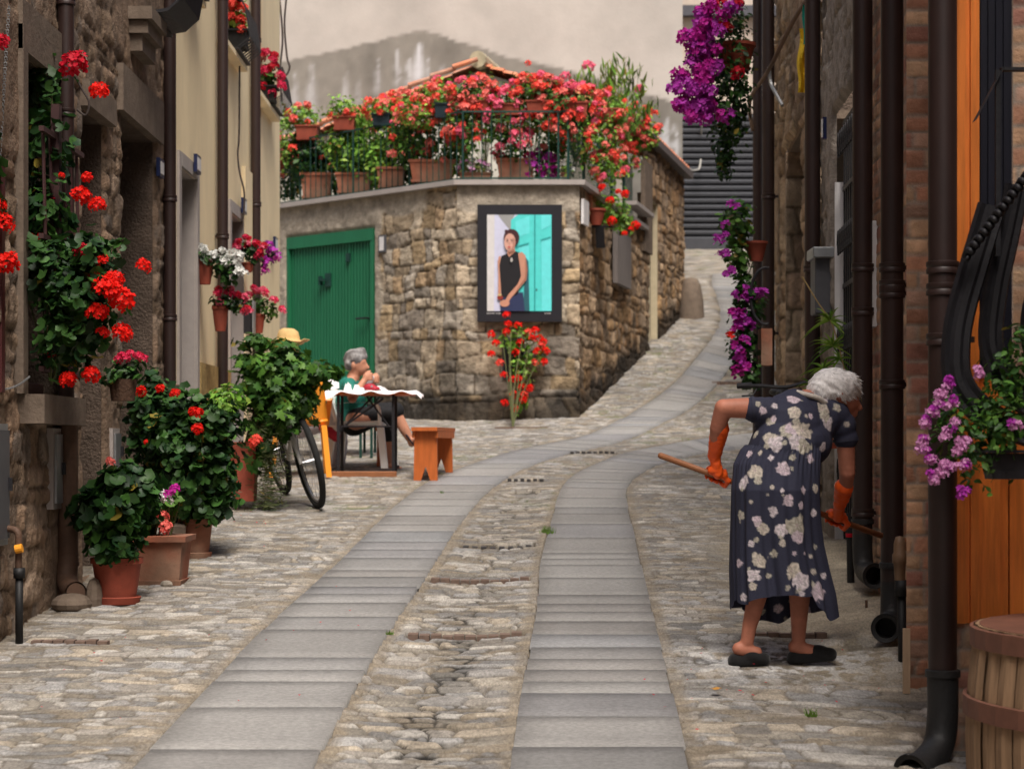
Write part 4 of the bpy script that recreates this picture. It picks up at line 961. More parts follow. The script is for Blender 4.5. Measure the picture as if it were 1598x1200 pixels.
# ---------------------------------------------------------------- plants
def rotmats(N, ang):                            # rows -> local z = N, spun by ang
    N = N / np.linalg.norm(N, axis=1, keepdims=True)
    a = np.where(np.abs(N[:, 2:3]) < .9, np.array([[0, 0, 1.]]), np.array([[1., 0, 0]]))
    x = np.cross(a, N); x /= np.linalg.norm(x, axis=1, keepdims=True); y = np.cross(N, x)
    c, s_ = np.cos(ang)[:, None], np.sin(ang)[:, None]
    x2 = x * c + y * s_; y2 = -x * s_ + y * c
    return np.stack([x2, y2, N], 2)             # columns
def leaf_geranium(n=10):
    V = [(0, 0, 0)]
    for k in range(n):
        a = 2 * math.pi * (k + .5) / n - math.pi / 2; r = (1.0 if k % 2 else .88) * (.45 if k in (0, n - 1) else 1)
        V.append((r * math.cos(a) * .55, r * math.sin(a) * .55, .13 * r + (.05 if k % 2 else -.03)))
    return np.array(V), np.array([(0, 1 + k, 1 + (k + 1) % n) for k in range(n - 1)])
def leaf_oval(w=.3, fold=.08):
    V = [(0, 0, 0), (w * .7, .25, fold), (w, .5, fold), (w * .6, .8, fold * .5), (0, 1.05, -.1), (-w * .6, .8, fold * .5), (-w, .5, fold), (-w * .7, .25, fold), (0, .5, -.0)]
    return np.array(V) - np.array([0, .5, 0]), np.array([(8, 0, 1), (8, 1, 2), (8, 2, 3), (8, 3, 4), (8, 4, 5), (8, 5, 6), (8, 6, 7), (8, 7, 0)])
def leaf_lobed():
    P = [(0, -.5), (.12, -.25), (.45, -.3), (.32, -.02), (.55, .2), (.25, .2), (.2, .42), (0, .62), (-.2, .42), (-.25, .2), (-.55, .2), (-.32, -.02), (-.45, -.3), (-.12, -.25)]
    V = [(0, 0, .05)] + [(x, y, -.12 * (x * x + y * y)) for x, y in P]; n = len(P)
    return np.array(V), np.array([(0, 1 + k, 1 + (k + 1) % n) for k in range(n)])
LG, LO, LN, LL = leaf_geranium(), leaf_oval(), leaf_oval(.12, .03), leaf_lobed()
GREENS = {'dark': [(.018, .060, .012), (.032, .09, .016), (.014, .045, .014), (.045, .12, .022)],
          'mid': [(.040, .115, .018), (.065, .16, .022), (.03, .09, .016), (.095, .20, .03)],
          'light': [(.15, .32, .035), (.20, .40, .05), (.10, .24, .03), (.28, .42, .07)],
          'olive': [(.12, .17, .03), (.16, .20, .05), (.09, .13, .03), (.22, .22, .05)]}
def blob_pts(blobs):
    P = []; N = []; K = []
    for (c, r, n) in blobs:
        d = RNG.normal(size=(n, 3)); d /= np.linalg.norm(d, axis=1, keepdims=True)
        rad = .35 + .74 * RNG.random(n) ** .6 + (RNG.random(n) < .07) * .22
        lump = 1 + .32 * np.sin(d[:, 0] * 5 + c[0] * 9) * np.sin(d[:, 2] * 4 + c[2] * 7 + d[:, 1] * 3)
        P.append(np.array(c) + d * np.array(r) * (rad * lump)[:, None])
        N.append(d * .7 + np.array([0, 0, .55]) + RNG.normal(size=(n, 3)) * .38)
    return np.concatenate(P), np.concatenate(N)
def scatter(name, tmpl, P, N, sz, pal, m, parent, svar=.35, jitter=True):
    V, Fc = tmpl; n = len(P)
    Rm = rotmats(N, RNG.random(n) * 6.283); s = sz * (1 - svar + 2 * svar * RNG.random(n))
    VV = np.einsum('nij,kj->nki', Rm, V) * s[:, None, None] + P[:, None, :]
    pal = np.array(pal); c = pal[RNG.integers(0, len(pal), n)] * (.6 + .8 * RNG.random(n))[:, None]; yl = RNG.random(n) < .02; c[yl] = np.array([.26, .20, .03])
    C = np.repeat(c, len(V), 0); FF = (Fc[None] + (np.arange(n) * len(V))[:, None, None]).reshape(-1, Fc.shape[1])
    return mk(name, VV.reshape(-1, 3), FF, m, parent, col=C)
# flower heads (shared meshes, unit radius 1)
def head_mesh(name, m, florets=26, fr=.34, petals=5, hemi=-.25):
    rnd = random.Random(florets * 31 + petals); b = MB()
    for i in range(florets):
        z = hemi + (1 - hemi) * (i + .5) / florets; a = i * 2.39996 + rnd.random() * .5; rr = math.sqrt(max(0, 1 - z * z)); d = Vector((rr * math.cos(a), rr * math.sin(a), z)).normalized()
        c = d * (.72 + .28 * rnd.random()); q = (d + Vector([rnd.uniform(-.3, .3) for _ in range(3)])).to_track_quat('Z', 'Y').to_matrix()
        for k in range(petals):
            an = 2 * math.pi * k / petals + rnd.random(); s_ = fr * (.85 + .3 * rnd.random())
            def pt(r, da, z): return c + q @ Vector((r * s_ * math.cos(an + da), r * s_ * math.sin(an + da), z * s_))
            b.add([c, pt(.7, -.55, .12), pt(1.05, -.2, .28), pt(1.0, .25, .24), pt(.65, .55, .1)], [(0, 1, 2, 3, 4)])
    me = bpy.data.meshes.new(name); me.from_pydata([tuple(v) for v in b.v], [], b.f); me.materials.append(m); return me
HEADS = {}
def head(m, kind='big'):
    k = (m.name, kind)
    if k not in HEADS:
        HEADS[k] = {'big': lambda: head_mesh('flower_head', m, 34, .36), 'small': lambda: head_mesh('flower_head', m, 13, .55),
                    'bloom': lambda: head_mesh('blossom', m, 3, .85, 5, .55)}[kind]()
    return HEADS[k]
def add_heads(parent, items, kind='big', name='flower_head'):
    """items: (world position, radius, material)"""
    base = W(parent)
    for (p, r, m) in items:
        o = bpy.data.objects.new(name, head(m, kind)); COL.objects.link(o); o.parent = parent; o.location = Vector(p) - base
        o.scale = (r, r, r); o.rotation_euler = (random.uniform(-.9, .5), random.uniform(-.7, .7), random.uniform(0, 6.28))
def rnd_heads(blobs, n, r, mats, wts=None, front=True, spread=1.02):
    out = []; tot = sum(b[2] for b in blobs)
    for (c, rad, k) in blobs:
        for _ in range(max(1, round(n * k / tot))):
            while True:
                d = Vector([random.gauss(0, 1) for _ in range(3)]).normalized()
                if (not front or d.y < .35) and d.z > -.75: break
            out.append((Vector(c) + Vector((d.x * rad[0], d.y * rad[1], d.z * rad[2])) * spread * random.uniform(.85, 1.05), r * random.uniform(.75, 1.2), random.choices(mats, wts)[0]))
    return out
def pot(m, c, r0, r1, h, rim=.02, seg=26, saucer=False):
    m.lathe([(0, .001), (r0, 0), (r0 + (r1 - r0) * .86, h * .86), (r1 - .004, h * .865), (r1 + rim * .3, h * .88), (r1 + rim * .3, h), (r1 - rim * .7, h), (r1 - rim * .9, h * .93), (0, h * .93)], c, seg)
    if saucer: m.lathe([(0, -.004), (r0 * 1.2, -.004), (r0 * 1.32, .03), (r0 * 1.25, .035), (r0 * 1.1, .008)], c, seg)
    return m
def stems(parent, root, tips, r=.004, m=None, name='stems'):
    b = MB()
    for t in tips:
        mid = (Vector(root) + Vector(t)) / 2 + Vector((random.uniform(-.04, .04), random.uniform(-.04, .04), .03)); b.tube(cr([root, mid, t], 3), r, 5)
    b.build(name, m or M_stem, parent)
def plant(name, label, cat, base, blobs, tmpl, size, pal, potf=None, potm=None, heads=(), kind='big', group=None, hname='flower_head', lm=None, stem=True, svar=.35):
    t = thing(name, label, cat, base, group)
    P, N = blob_pts(blobs); scatter('leaves', tmpl, P, N, size, GREENS[pal] if isinstance(pal, str) else pal, lm or M_leaf, t, svar)
    if potf: m = MB(); potf(m); smooth_by_angle(m.build('pot', potm or M_terra, t))
    if stem:
        tips = [P[i] for i in RNG.integers(0, len(P), 14)]; stems(t, Vector(base) + Vector((0, 0, .02)) if stem is True else stem, [Vector(x) for x in tips], .004, M_stem)
    if heads: add_heads(t, heads, kind, hname)
    return t
def bl(px, py, Y, rx, ry, rz, n):               # foliage blob centred at a pixel, radii in pixels/metres
    s = Y / F; return (tuple(at(px, py, Y)), (rx * s, ry, rz * s), n)

# --- left: climbing red geranium in the window
cY = 9.7
blobs = [bl(70, 130, 10.3, 40, .15, 40, 60), bl(75, 230, 10.1, 42, .18, 70, 90), bl(70, 330, 10, 40, .18, 60, 110), bl(90, 430, 9.9, 55, .22, 60, 210), bl(130, 470, 9.8, 55, .25, 60, 230), bl(105, 530, 9.8, 45, .2, 50, 150), bl(140, 400, 9.8, 35, .2, 35, 80), bl(185, 392, 9.8, 12, .05, 18, 8)]
blobs = [(c, (r[0] * .95, r[1], r[2]), int(n * 1.6)) for (c, r, n) in blobs]
H = []
for (x, y, r, Y) in [(117, 103, 24, 9.8), (155, 145, 17, 9.7), (96, 275, 6, 9.9), (136, 278, 10, 9.8), (126, 307, 17, 9.8), (152, 322, 15, 9.7), (78, 315, 11, 10), (45, 378, 15, 9.9), (127, 394, 15, 9.7), (160, 408, 11, 9.7), (223, 416, 13, 9.7), (148, 432, 10, 9.7), (165, 455, 24, 9.55), (190, 470, 22, 9.6), (152, 490, 18, 9.6), (178, 440, 18, 9.6), (190, 522, 18, 9.6), (160, 520, 11, 9.65), (78, 549, 11, 9.8), (107, 594, 15, 9.7), (142, 587, 16, 9.7), (90, 422, 5, 9.8), (115, 533, 5, 9.8), (64, 372, 9, 9.9)]:
    H.append((at(x, y, Y), r * Y / F * .92, P_red if random.random() < .8 else P_crim))
t = plant('geranium', 'large leggy red geranium sprawling out of the grilled window on the near left', 'geranium', at(100, 610, 9.9), blobs, LG, .058, 'dark', heads=H, lm=M_leaf, stem=at(80, 600, 9.95))
m = MB(); m.box(at(32, 640, 9.85), at(68, 600, 10.3), bev=.004); m.build('planter_box', mat('brown_planter', (.09, .035, .02), rough=.7), t)
t = thing('geranium', 'red geranium partly cut off by the left picture edge', 'geranium', at(-20, 300, 9.2)); P, N = blob_pts([bl(-25, 300, 9.2, 25, .12, 110, 80)]); scatter('leaves', LG, P, N, .07, GREENS['dark'], M_leaf, t)
add_heads(t, [(at(-2, 68, 9.2), .045, P_crim), (at(4, 350, 9.2), .05, P_red), (at(12, 413, 9.2), .055, P_red), (at(0, 322, 9.2), .03, P_red)])
m = MB(); 
for k in range(58):
    f = k / 57; c = at(14 - 15 * f, 12 + 240 * f, 9.35); a = Vector((.006, 0, 0)) if k % 2 else Vector((0, .006, 0))
    m.tube([c + a + Vector((0, 0, .007)), c + a - Vector((0, 0, .007)), c - a - Vector((0, 0, .007)), c - a + Vector((0, 0, .007)), c + a + Vector((0, 0, .007))], .0018, 5)
tag(m.build('chain', M_metal), 'pale hanging chain at the top left picture edge', 'chain')
m = MB(); m.tube(cr([at(14, -6, 9.6), at(50, 40, 9.9), at(92, 88, 10.5), at(100, 110, 10.9)], 6), .010, 8); tag(m.build('cable', M_wire), 'thick brown cable slanting to the nearest left downpipe', 'cable')
m = MB(); m.tube(cr([at(118, 120, 10.9), at(128, 140, 10.9), at(139, 160, 10.9), at(134, 180, 10.9), at(120, 172, 10.9)], 5), .006, 7); tag(m.build('cable', M_wire), 'looped black cable end beside the nearest left downpipe', 'cable')
m = MB(); m.tube(cr([at(-20, 606, 9.3), at(10, 607, 9.4), at(30, 600, 9.5), at(46, 588, 9.7)], 5), .005, 7); tag(m.build('hook', M_metal), 'thin curved metal hook by the window sill, left', 'hook')
t = thing('dark_red_shutter', 'dark red window shutter at the left picture edge', 'shutter', at(0, 600, 9.3)); m = MB(); m.box(at(-25, 612, 9.30), at(8, 262, 9.36)); m.build('panel', mat('dark_red_paint', (.07, .015, .015), rough=.5), t)

# --- hanging woven basket
bY = 11.2; c = at(192, 626, bY); s = bY / F
blobs = [bl(192, 582, bY, 26, .09, 14, 120), bl(180, 590, bY, 18, .08, 12, 60), bl(212, 572, bY, 14, .05, 12, 30)]
H = [(at(x, y, bY - .06), 7 * s, P_rose) for (x, y) in [(190, 556), (203, 553), (216, 556), (223, 560), (184, 562), (197, 560)]]
t = plant('hanging_basket', 'dark woven basket of small rose flowers hanging on the stone wall', 'hanging basket', c, blobs, LO, .045, 'dark', potf=lambda m: m.lathe([(0, 0), (18 * s, 0), (22 * s, 30 * s), (22.5 * s, 34 * s), (20 * s, 34 * s), (19 * s, 30 * s), (0, 28 * s)], c, 20), potm=M_wicker, heads=H, kind='small')
# --- potted plants on the ground, left
def gpot(px0, px1, ybase, ytop, rim_ratio=1.28): 
    b = gp((px0 + px1) / 2, ybase - (px1 - px0) * .06); s = b.y / F; return b, (px1 - px0) / 2 * s, s
G = 'potted geraniums along the left wall'
b, r0, s = gpot(152, 213, 944, 870)
H = [(at(174, 723, b.y - .1), 7 * s, P_salm), (at(170, 718, b.y - .05), 5 * s, P_salm)]
blobs = [bl(183, 800, b.y, 52, .20, 42, 420), bl(158, 790, b.y, 36, .18, 36, 240), bl(205, 780, b.y, 36, .18, 36, 220), bl(192, 748, b.y, 34, .16, 20, 130), bl(180, 852, b.y - .05, 34, .15, 24, 150), bl(215, 752, b.y, 30, .12, 14, 60), bl(186, 800, b.y, 32, .12, 55, 160)]
plant('potted_geranium', 'leafy potted geranium in a round terracotta pot, nearest on the left', 'potted plant', b, [(q[0], q[1], int(q[2] * 1.35)) for q in blobs], LG, .066, 'dark', potf=lambda m: pot(m, b, r0 * .93, r0 * 1.28, .23, saucer=True), heads=H, kind='small', group=G)
b2, r2, s2 = gpot(222, 262, 914, 830)
def trough(m, c, L, Wd, h, ta=.85, rim=.02):
    c = Vector(c); 
    def rect(l, w, z): return [c + Vector((-l, -w, z)), c + Vector((l, -w, z)), c + Vector((l, w, z)), c + Vector((-l, w, z))]
    m.hexa(rect(L * ta, Wd * ta, 0) + rect(L * .98, Wd * .98, h * .88)); m.hexa(rect(L * .985 + rim, Wd * .985 + rim, h * .88 + .001) + rect(L + rim, Wd + rim, h)); m.hexa(rect(L * ta * 1.08, Wd * ta * 1.12, -.005) + rect(L * ta * 1.12, Wd * ta * 1.16, .022))
c2 = b2 + Vector((0, .12, 0))
H = [(at(x, y, c2.y - .38), r * s2 * .95, mm) for (x, y, r, mm) in [(252, 772, 9, P_white), (262, 780, 8, P_white), (247, 780, 6, P_white), (274, 764, 9, P_mag), (261, 772, 8, P_mag), (236, 790, 9, P_salm), (246, 800, 8, P_salm), (256, 806, 9, P_salm), (259, 822, 10, P_salm), (240, 783, 6, P_salm), (256, 830, 7, P_salm)]]
t = plant('potted_geranium', 'square terracotta planter with white, magenta and salmon flowers, second on the left', 'potted plant', c2, [bl(245, 800, c2.y, 24, .15, 25, 130), bl(262, 778, c2.y, 18, .12, 16, 60), bl(228, 815, c2.y, 14, .12, 18, 60)], LG, .055, 'mid', potf=lambda m: trough(m, c2, .155, .17, .26), potm=M_terra2, heads=H, kind='small', group=G)
b3, r3, s3 = gpot(285, 322, 873, 815)
c3 = b3 + Vector((0, .05, 0))
H = [(at(x, y, c3.y - .3), r * s3, P_red) for (x, y, r) in [(302, 643, 8), (311, 645, 8), (308, 670, 9), (273, 615, 8), (250, 607, 7), (220, 612, 9), (228, 690, 4)]]
blobs = [bl(310, 720, c3.y, 56, .30, 86, 950), bl(275, 690, c3.y, 46, .28, 68, 500), bl(330, 660, c3.y, 40, .25, 42, 400), bl(240, 640, c3.y + .2, 38, .2, 52, 380), bl(310, 790, c3.y, 45, .22, 30, 180), bl(345, 745, c3.y, 25, .15, 50, 130), bl(225, 690, c3.y + .2, 25, .15, 60, 130)]
plant('potted_geranium', 'tall bushy potted geranium with few red flowers, in a weathered terracotta pot', 'potted plant', c3, [(q[0], q[1], int(q[2] * 1.2)) for q in blobs], LG, .060, 'dark', potf=lambda m: pot(m, c3, r3 * 1.05, r3 * 1.45, .23, saucer=True), potm=M_terra2, heads=H, group=G)
scatter('young_leaves', LO, *blob_pts([bl(350, 628, c3.y, 30, .2, 26, 260)]), .045, GREENS['light'], M_leaf_b, [o for o in COL.objects if o.get('label', '').startswith('tall bushy')][0])
t = thing('stone_block', 'rough stone block leaning behind the square terracotta planter', 'stone block', gp(272, 880)); b_ = gp(270, 876); m = MB(); m.box(b_ + Vector((-.05, 0, -.03)), b_ + Vector((.055, .14, .22)), rot=Euler((.06, .05, .2)), bev=.012); m.build('stone', M_dress_stone, t)
t = thing('stone', 'flat rough stone under the outlet of the cast iron pipe', 'stone', gp(115, 950)); b_ = gp(112, 948); m = MB(); m.ball(b_ + Vector((0, 0, .02)), (.105, .12, .055), 12); m.ball(b_ + Vector((.10, .06, .04)), (.045, .07, .11), 10); m.build('stone_body', M_dress_stone, t)
t = thing('pebble', 'small grey stone beside the square planter saucer', 'stone', gp(258, 918)); m = MB(); m.ball(gp(260, 915) + Vector((0, 0, .012)), (.035, .025, .022), 7); m.build('stone_body', M_cement, t)
# tall red planter with trailing rosemary and shrub
b4 = gp(382, 795); s4 = b4.y / F
def tallpot(m): 
    c = b4 + Vector((0, 0, .06)); w = 20 * s4
    m.hexa([c + Vector(q) for q in ((-w * .85, -w, 0), (w * .8, -w, 0), (w * .8, w, 0), (-w * .85, w, 0))] + [c + Vector(q) for q in ((-w, -w * 1.1, 92 * s4), (w, -w * 1.1, 92 * s4), (w, w * 1.1, 92 * s4), (-w, w * 1.1, 92 * s4))])
blobs = [bl(440, 582, b4.y, 56, .28, 40, 480), bl(400, 600, b4.y, 32, .25, 46, 260), bl(485, 583, b4.y, 40, .2, 20, 240), bl(440, 640, b4.y, 44, .25, 42, 420), bl(405, 680, b4.y, 26, .2, 56, 220), bl(398, 534, b4.y, 30, .15, 12, 70), bl(445, 545, b4.y, 22, .15, 16, 70), bl(470, 620, b4.y, 28, .18, 26, 190), bl(385, 565, b4.y, 16, .12, 12, 40)]
t = plant('potted_shrub', 'large leafy shrub in a tall red planter, between the geraniums and the bicycle', 'shrub', b4, blobs, LL, .066, 'mid', potf=tallpot, heads=[(at(400, 690, b4.y - .25), .05, P_red2)], stem=b4 + Vector((0, 0, .45)), svar=.45)
m = MB(); rt = b4 + Vector((0, 0, .45))
for (x, y) in [(440, 590), (410, 560), (470, 600), (430, 540), (395, 640)]: m.tube(cr([rt, (rt + at(x, y, b4.y)) / 2 + Vector((.03, 0, 0)), at(x, y, b4.y)], 4), [.011] * 4 + [.008] * 4 + [.005], 6)
m.build('branches', M_wstem, t)
P = []; N = []
for i in range(1500):
    f = random.random(); x = 412 + random.gauss(0, 13) + 8 * math.sin(f * 3); y = 665 + f * 132; P.append(at(x, y, b4.y - .05 + random.gauss(0, .09))); N.append((random.gauss(0, 1), random.gauss(0, 1), .2))
VV, FF = leaf_oval(.06, .0); VV = VV[:, [0, 2, 1]]
scatter('trailing_rosemary', (VV, FF), np.array([tuple(p) for p in P]), np.array(N), .05, [(.10, .13, .045), (.13, .15, .06), (.06, .09, .03)], M_leaf, t)

# --- wall pots of the yellow house
G2 = 'flower pots hanging on the yellow house'
def wallpot(px, ytop, ybot, wpx, Y, label, flowers, mats, blobs, n, kind='small', pal='dark', rr=.9, hr=5, tm=LO, ls=.045):
    c = at(px, ybot, Y); s = Y / F; h = (ybot - ytop) * s; r = wpx / 2 * s
    def pf(m): m.lathe([(0, 0), (r * (.62 if rr > .8 else .35), 0), (r * (.8 if rr > .8 else .85), h * .4), (r * .96, h * .86), (r * 1.05, h * .87), (r * 1.05, h), (r * .9, h), (0, h * .9)], c, 22)
    B = [bl(*q[:2], Y, q[2], q[2] * s * .9, q[3], q[4]) for q in blobs]
    H = [(at(x, y, Y - .07 + random.uniform(-.03, .05)), hr * s * random.uniform(.8, 1.2), random.choice(mats)) for (x, y) in flowers]
    return plant('hanging_flower_pot', label, 'hanging pot', c, B, tm, ls, pal, potf=pf, heads=H, kind=kind, group=G2, stem=False)
j = lambda P, n, d: [(x + random.uniform(-d, d), y + random.uniform(-d, d)) for (x, y) in P for _ in range(n)]
wallpot(320, 405, 444, 27, 15.3, 'terracotta wall pot of trailing white flowers', j([(313, 388), (324, 392), (336, 395), (347, 396), (357, 402), (350, 412), (365, 412), (374, 403), (370, 425), (378, 428), (325, 402), (362, 398), (344, 408)], 4, 5), [P_white], [(325, 402, 22, 12, 90), (350, 412, 22, 18, 120), (357, 430, 15, 18, 90)], 0, kind='bloom', hr=5)
wallpot(387, 410, 425, 20, 17.6, 'round terracotta wall pot of crimson and pink flowers, beside the pipe', j([(367, 385), (370, 377), (385, 372), (398, 380), (407, 390), (404, 398), (385, 382), (376, 390), (412, 385)], 3, 4), [P_rose, P_crim, P_pink, P_mag], [(388, 392, 20, 14, 130), (396, 405, 14, 10, 50)], 0)
wallpot(414, 405, 412, 14, 18.9, 'small wall pot with trailing purple flowers near the far corner of the yellow house', j([(412, 408), (418, 412), (414, 425), (424, 395), (428, 402), (412, 420), (422, 385)], 4, 4), [P_mag, P_vio], [(420, 398, 12, 14, 80)], 0, kind='bloom', hr=5)
wallpot(344, 478, 517, 26, 15.4, 'terracotta wall pot of rose geraniums in the lower row, left', j([(340, 456), (345, 473), (362, 459), (372, 464), (380, 463), (385, 485), (380, 489), (338, 455), (357, 452)], 2, 4), [P_rose, P_crim, P_pink], [(350, 470, 20, 12, 90), (368, 475, 18, 14, 100)], 0, hr=6)
wallpot(404, 490, 520, 19, 17.9, 'terracotta wall pot of leafy pink geraniums in the lower row, right', j([(398, 453), (405, 455), (426, 466), (390, 460), (412, 456), (438, 484)], 2, 3), [P_rose, P_pink], [(402, 475, 15, 16, 90), (420, 485, 15, 16, 90)], 0, hr=6, pal='mid')
t = thing('wall_lantern_box', 'small dark wall box between the two lower hanging pots', 'wall box', at(388, 500, 17)); m = MB(); m.box(at(380, 520, 17.2), at(395, 478, 17.35)); m.build('box', M_black, t); m = MB(); m.box(at(395.5, 520, 17.2), at(397, 471, 17.35)); m.build('edge', M_metal, t)
# window geraniums high on the yellow house
def sillplant(label, flowers, blobs, Y, mats, hr, pal='mid'):
    s = Y / F; B = [bl(*q[:2], Y, q[2], .12, q[3], q[4]) for q in blobs]
    H = [(at(x, y, Y - .1), hr * s * random.uniform(.85, 1.15), random.choice(mats)) for (x, y) in flowers]
    p = at(blobs[0][0], blobs[0][1] + 30, Y); t = plant('window_geranium', label, 'geranium', p, B, LG, .06, pal, heads=H, kind='big', potf=lambda m: trough(m, p - Vector((0, 0, .06)), .09, .12, .14), potm=M_blackp)
sillplant('bright orange red geranium at a high window of the yellow house', [(358, 5), (366, 10), (378, 14), (361, 28), (376, 33), (372, 0), (368, -12), (377, 47)], [(370, 35, 13, 25, 100)], 17.1, [P_red2], 8, 'light')
sillplant('crimson geranium at the last high window of the yellow house', [(408, 90), (412, 112), (425, 95), (410, 135), (425, 147), (437, 120), (426, 106), (415, 84), (428, 88), (439, 135)], [(416, 120, 12, 30, 90)], 19.3, [P_crim, P_rose], 8)
# --- terrace flowers
TY = 23.45
t = thing('terrace_railing', 'thin dark green railing along the flowered terrace', 'railing', (0, 23.2, LEDGE))
m = MB(); hR = .82
segs = [(cA - n1 * .12, cB - k1 * .12), (cB - k1 * .12, cC - k2 * .12), (cC - k2 * .12, ED - n3 * .12)]
for (a, b) in segs:
    L = np.hypot(*(b - a)); n = int(L / .10)
    for i in range(n + 1):
        p = a + (b - a) * i / n; m.tube([(p[0], p[1], LEDGE + .03), (p[0], p[1], LEDGE + hR)], .006 if i % 10 else .013, 5)
    for z in (LEDGE + .07, LEDGE + hR): m.bar([(a[0], a[1], z), (b[0], b[1], z)], (0, 0, .009), (0, .012, 0))
m.build('bars', M_green_d, t)
RED = [P_red2, P_red2, P_coral, P_coral, P_coral, P_pink]
def tpot(px0, px1, y0, y1, Y, m=M_terra2):
    c = at((px0 + px1) / 2, y1, Y); s = Y / F; 
    return c, (lambda b: trough(b, c, (px1 - px0) / 2 * s * .96, .15, (y1 - y0) * s, .84, .012)), m
zc = lambda Y: 0
def terr(label, potdef, blobs, tm, ls, pal, heads=None, kind='small', Y=None, hn='flower_head', group='planters on the terrace', pm=None, stem=True):
    c, pf, m0 = potdef
    Y = Y or c.y; gs = 1.0 if kind == 'bloom' else (1.22 if group == 'planters on the terrace' else 1.08); B = [bl(q[0], q[1], Y + (q[5] if len(q) > 5 else 0), q[2] * gs, .18, q[3] * gs, int(q[4] * gs * gs * 1.35)) for q in blobs]
    return plant('terrace_planter', label, 'planter', c, B, tm, ls, pal, potf=pf, potm=pm or m0, heads=heads(B) if heads else (), kind=kind, group=group, stem=stem, hname=hn, lm=M_leaf_b)
yb = lambda px: float(np.interp(px, [435, 715, 900, 1000], [322, 283, 284, 330]))
YD = lambda px: float(np.interp(px, [435, 700, 900, 1000], [25.7, 23.5, 23.4, 26.2]))
def TP(a, b, top): mx = (a + b) / 2; return tpot(a, b, top, yb(mx) - 3, YD(mx) + .08)
terr('terracotta planter with dark evergreen shrub at the left end of the terrace', TP(470, 520, 272), [(478, 240, 26, 32, 260), (500, 250, 20, 22, 120)], LO, .075, 'dark')
terr('terracotta planter with light green shrub, second from the left on the terrace', TP(524, 583, 272), [(545, 240, 28, 32, 300), (565, 255, 20, 30, 200), (530, 225, 20, 20, 120)], LO, .07, 'light')
terr('terracotta planter with yellow green bush, third from the left on the terrace', TP(588, 634, 263), [(610, 225, 30, 36, 330), (590, 250, 16, 30, 140)], LO, .065, 'light')
terr('broad terracotta planter under the tallest red geraniums left of the terrace corner', TP(638, 712, 252), [(640, 215, 30, 35, 240), (680, 225, 28, 36, 200)], LO, .06, 'mid', lambda B: rnd_heads(B, 34, .05, RED))
terr('small planter of tiny white flowers at the terrace corner', TP(716, 768, 272), [(740, 264, 26, 13, 260)], LO, .04, 'olive', lambda B: rnd_heads(B, 36, .022, [P_white, P_lil]), kind='bloom', hn='blossom')
terr('dark red terracotta planter with purple petunias, right of the terrace corner', TP(774, 836, 250), [(840, 262, 28, 22, 170), (800, 240, 30, 15, 120)], LO, .05, 'mid', lambda B: rnd_heads(B[:1], 48, .04, [P_vio, P_mag]) + rnd_heads(B[1:], 14, .04, [P_pink, P_rose]), kind='bloom', hn='blossom')
terr('small pot of white flowers at the right front of the terrace railing', TP(876, 892, 272), [(884, 266, 10, 14, 80)], LO, .04, 'light', lambda B: rnd_heads(B, 10, .022, [P_white]), kind='bloom', hn='blossom')
for (x_, w_, lb_, pl_) in ((455, 24, 'low dark bush at the extreme left of the terrace floor, before the first planter', 'dark'), (522, 26, 'low bush between the first two terracotta planters on the terrace', 'mid'), (585, 22, 'low bush between the second and third terracotta planters on the terrace', 'light'), (636, 24, 'low bush between the third and the broad terracotta planter on the terrace', 'mid'), (715, 24, 'low bush just left of the tiny white flowers on the terrace', 'light'), (858, 26, 'low bush between the purple petunias and the white flowers at the right of the terrace', 'mid')):
    Yq = YD(x_) + .35; pq = at(x_, yb(x_) - 4, Yq)
    plant('terrace_bush', lb_, 'bush', pq, [bl(x_, yb(x_) - 32, Yq, w_, .2, 28, 300), bl(x_ + 6, yb(x_) - 62, Yq, w_, .2, 26, 240)], LO, .06, pl_, heads=rnd_heads([bl(x_, yb(x_) - 60, Yq, w_, .2, 24, 1)], 9, .04, RED), kind='small', lm=M_leaf_b)
for (x_, y_, rx_, ry_, n_, lb_) in ((625, 178, 36, 26, 330, 'leafy green bush behind the rail boxes, left of the dark box pair on the terrace'), (700, 158, 38, 30, 400, 'leafy green bush behind the dark rail box at the terrace corner'), (755, 175, 36, 46, 460, 'leafy green bush behind the pink geraniums at the terrace corner'), (830, 165, 38, 40, 460, 'leafy green bush behind the red and pink geraniums on the front railing'), (895, 200, 30, 50, 400, 'leafy green bush behind the densest red geraniums on the front railing'), (560, 200, 30, 20, 240, 'leafy green bush behind the second terracotta rail box')):
    Yq = YD(x_) + .55; pq = at(x_, yb(x_) - 4, Yq)
    plant('terrace_bush', lb_, 'bush', pq, [bl(x_, y_, Yq, rx_, .22, ry_, n_)], LO, .065, 'light', heads=rnd_heads([bl(x_, y_ - 8, Yq, rx_, .22, ry_, 1)], 16, .045, RED + [P_salm]), kind='small', lm=M_leaf_b)
HG = 'boxes hung on the terrace railing'
def hbox(px0, px1, y0, y1, m, label, blobs, heads, pal='light', tm=LO, ls=.055, dY=-.0):
    Y = YD((px0 + px1) / 2) - .12 + dY; return terr(label, tpot(px0, px1, y0, y1, Y, m), blobs, tm, ls, pal, heads, group=HG)
hbox(462, 498, 198, 220, M_terra, 'terracotta rail box with sparse red geraniums at the far left of the terrace', [(470, 185, 26, 20, 200), (446, 215, 14, 40, 160)], lambda B: rnd_heads(B, 14, .044, [P_red2, P_salm]))
hbox(520, 556, 184, 205, M_terra, 'terracotta rail box, second from the left on the terrace railing', [(535, 172, 24, 18, 150), (560, 185, 20, 14, 80)], lambda B: rnd_heads(B, 7, .040, [P_red2, P_salm]))
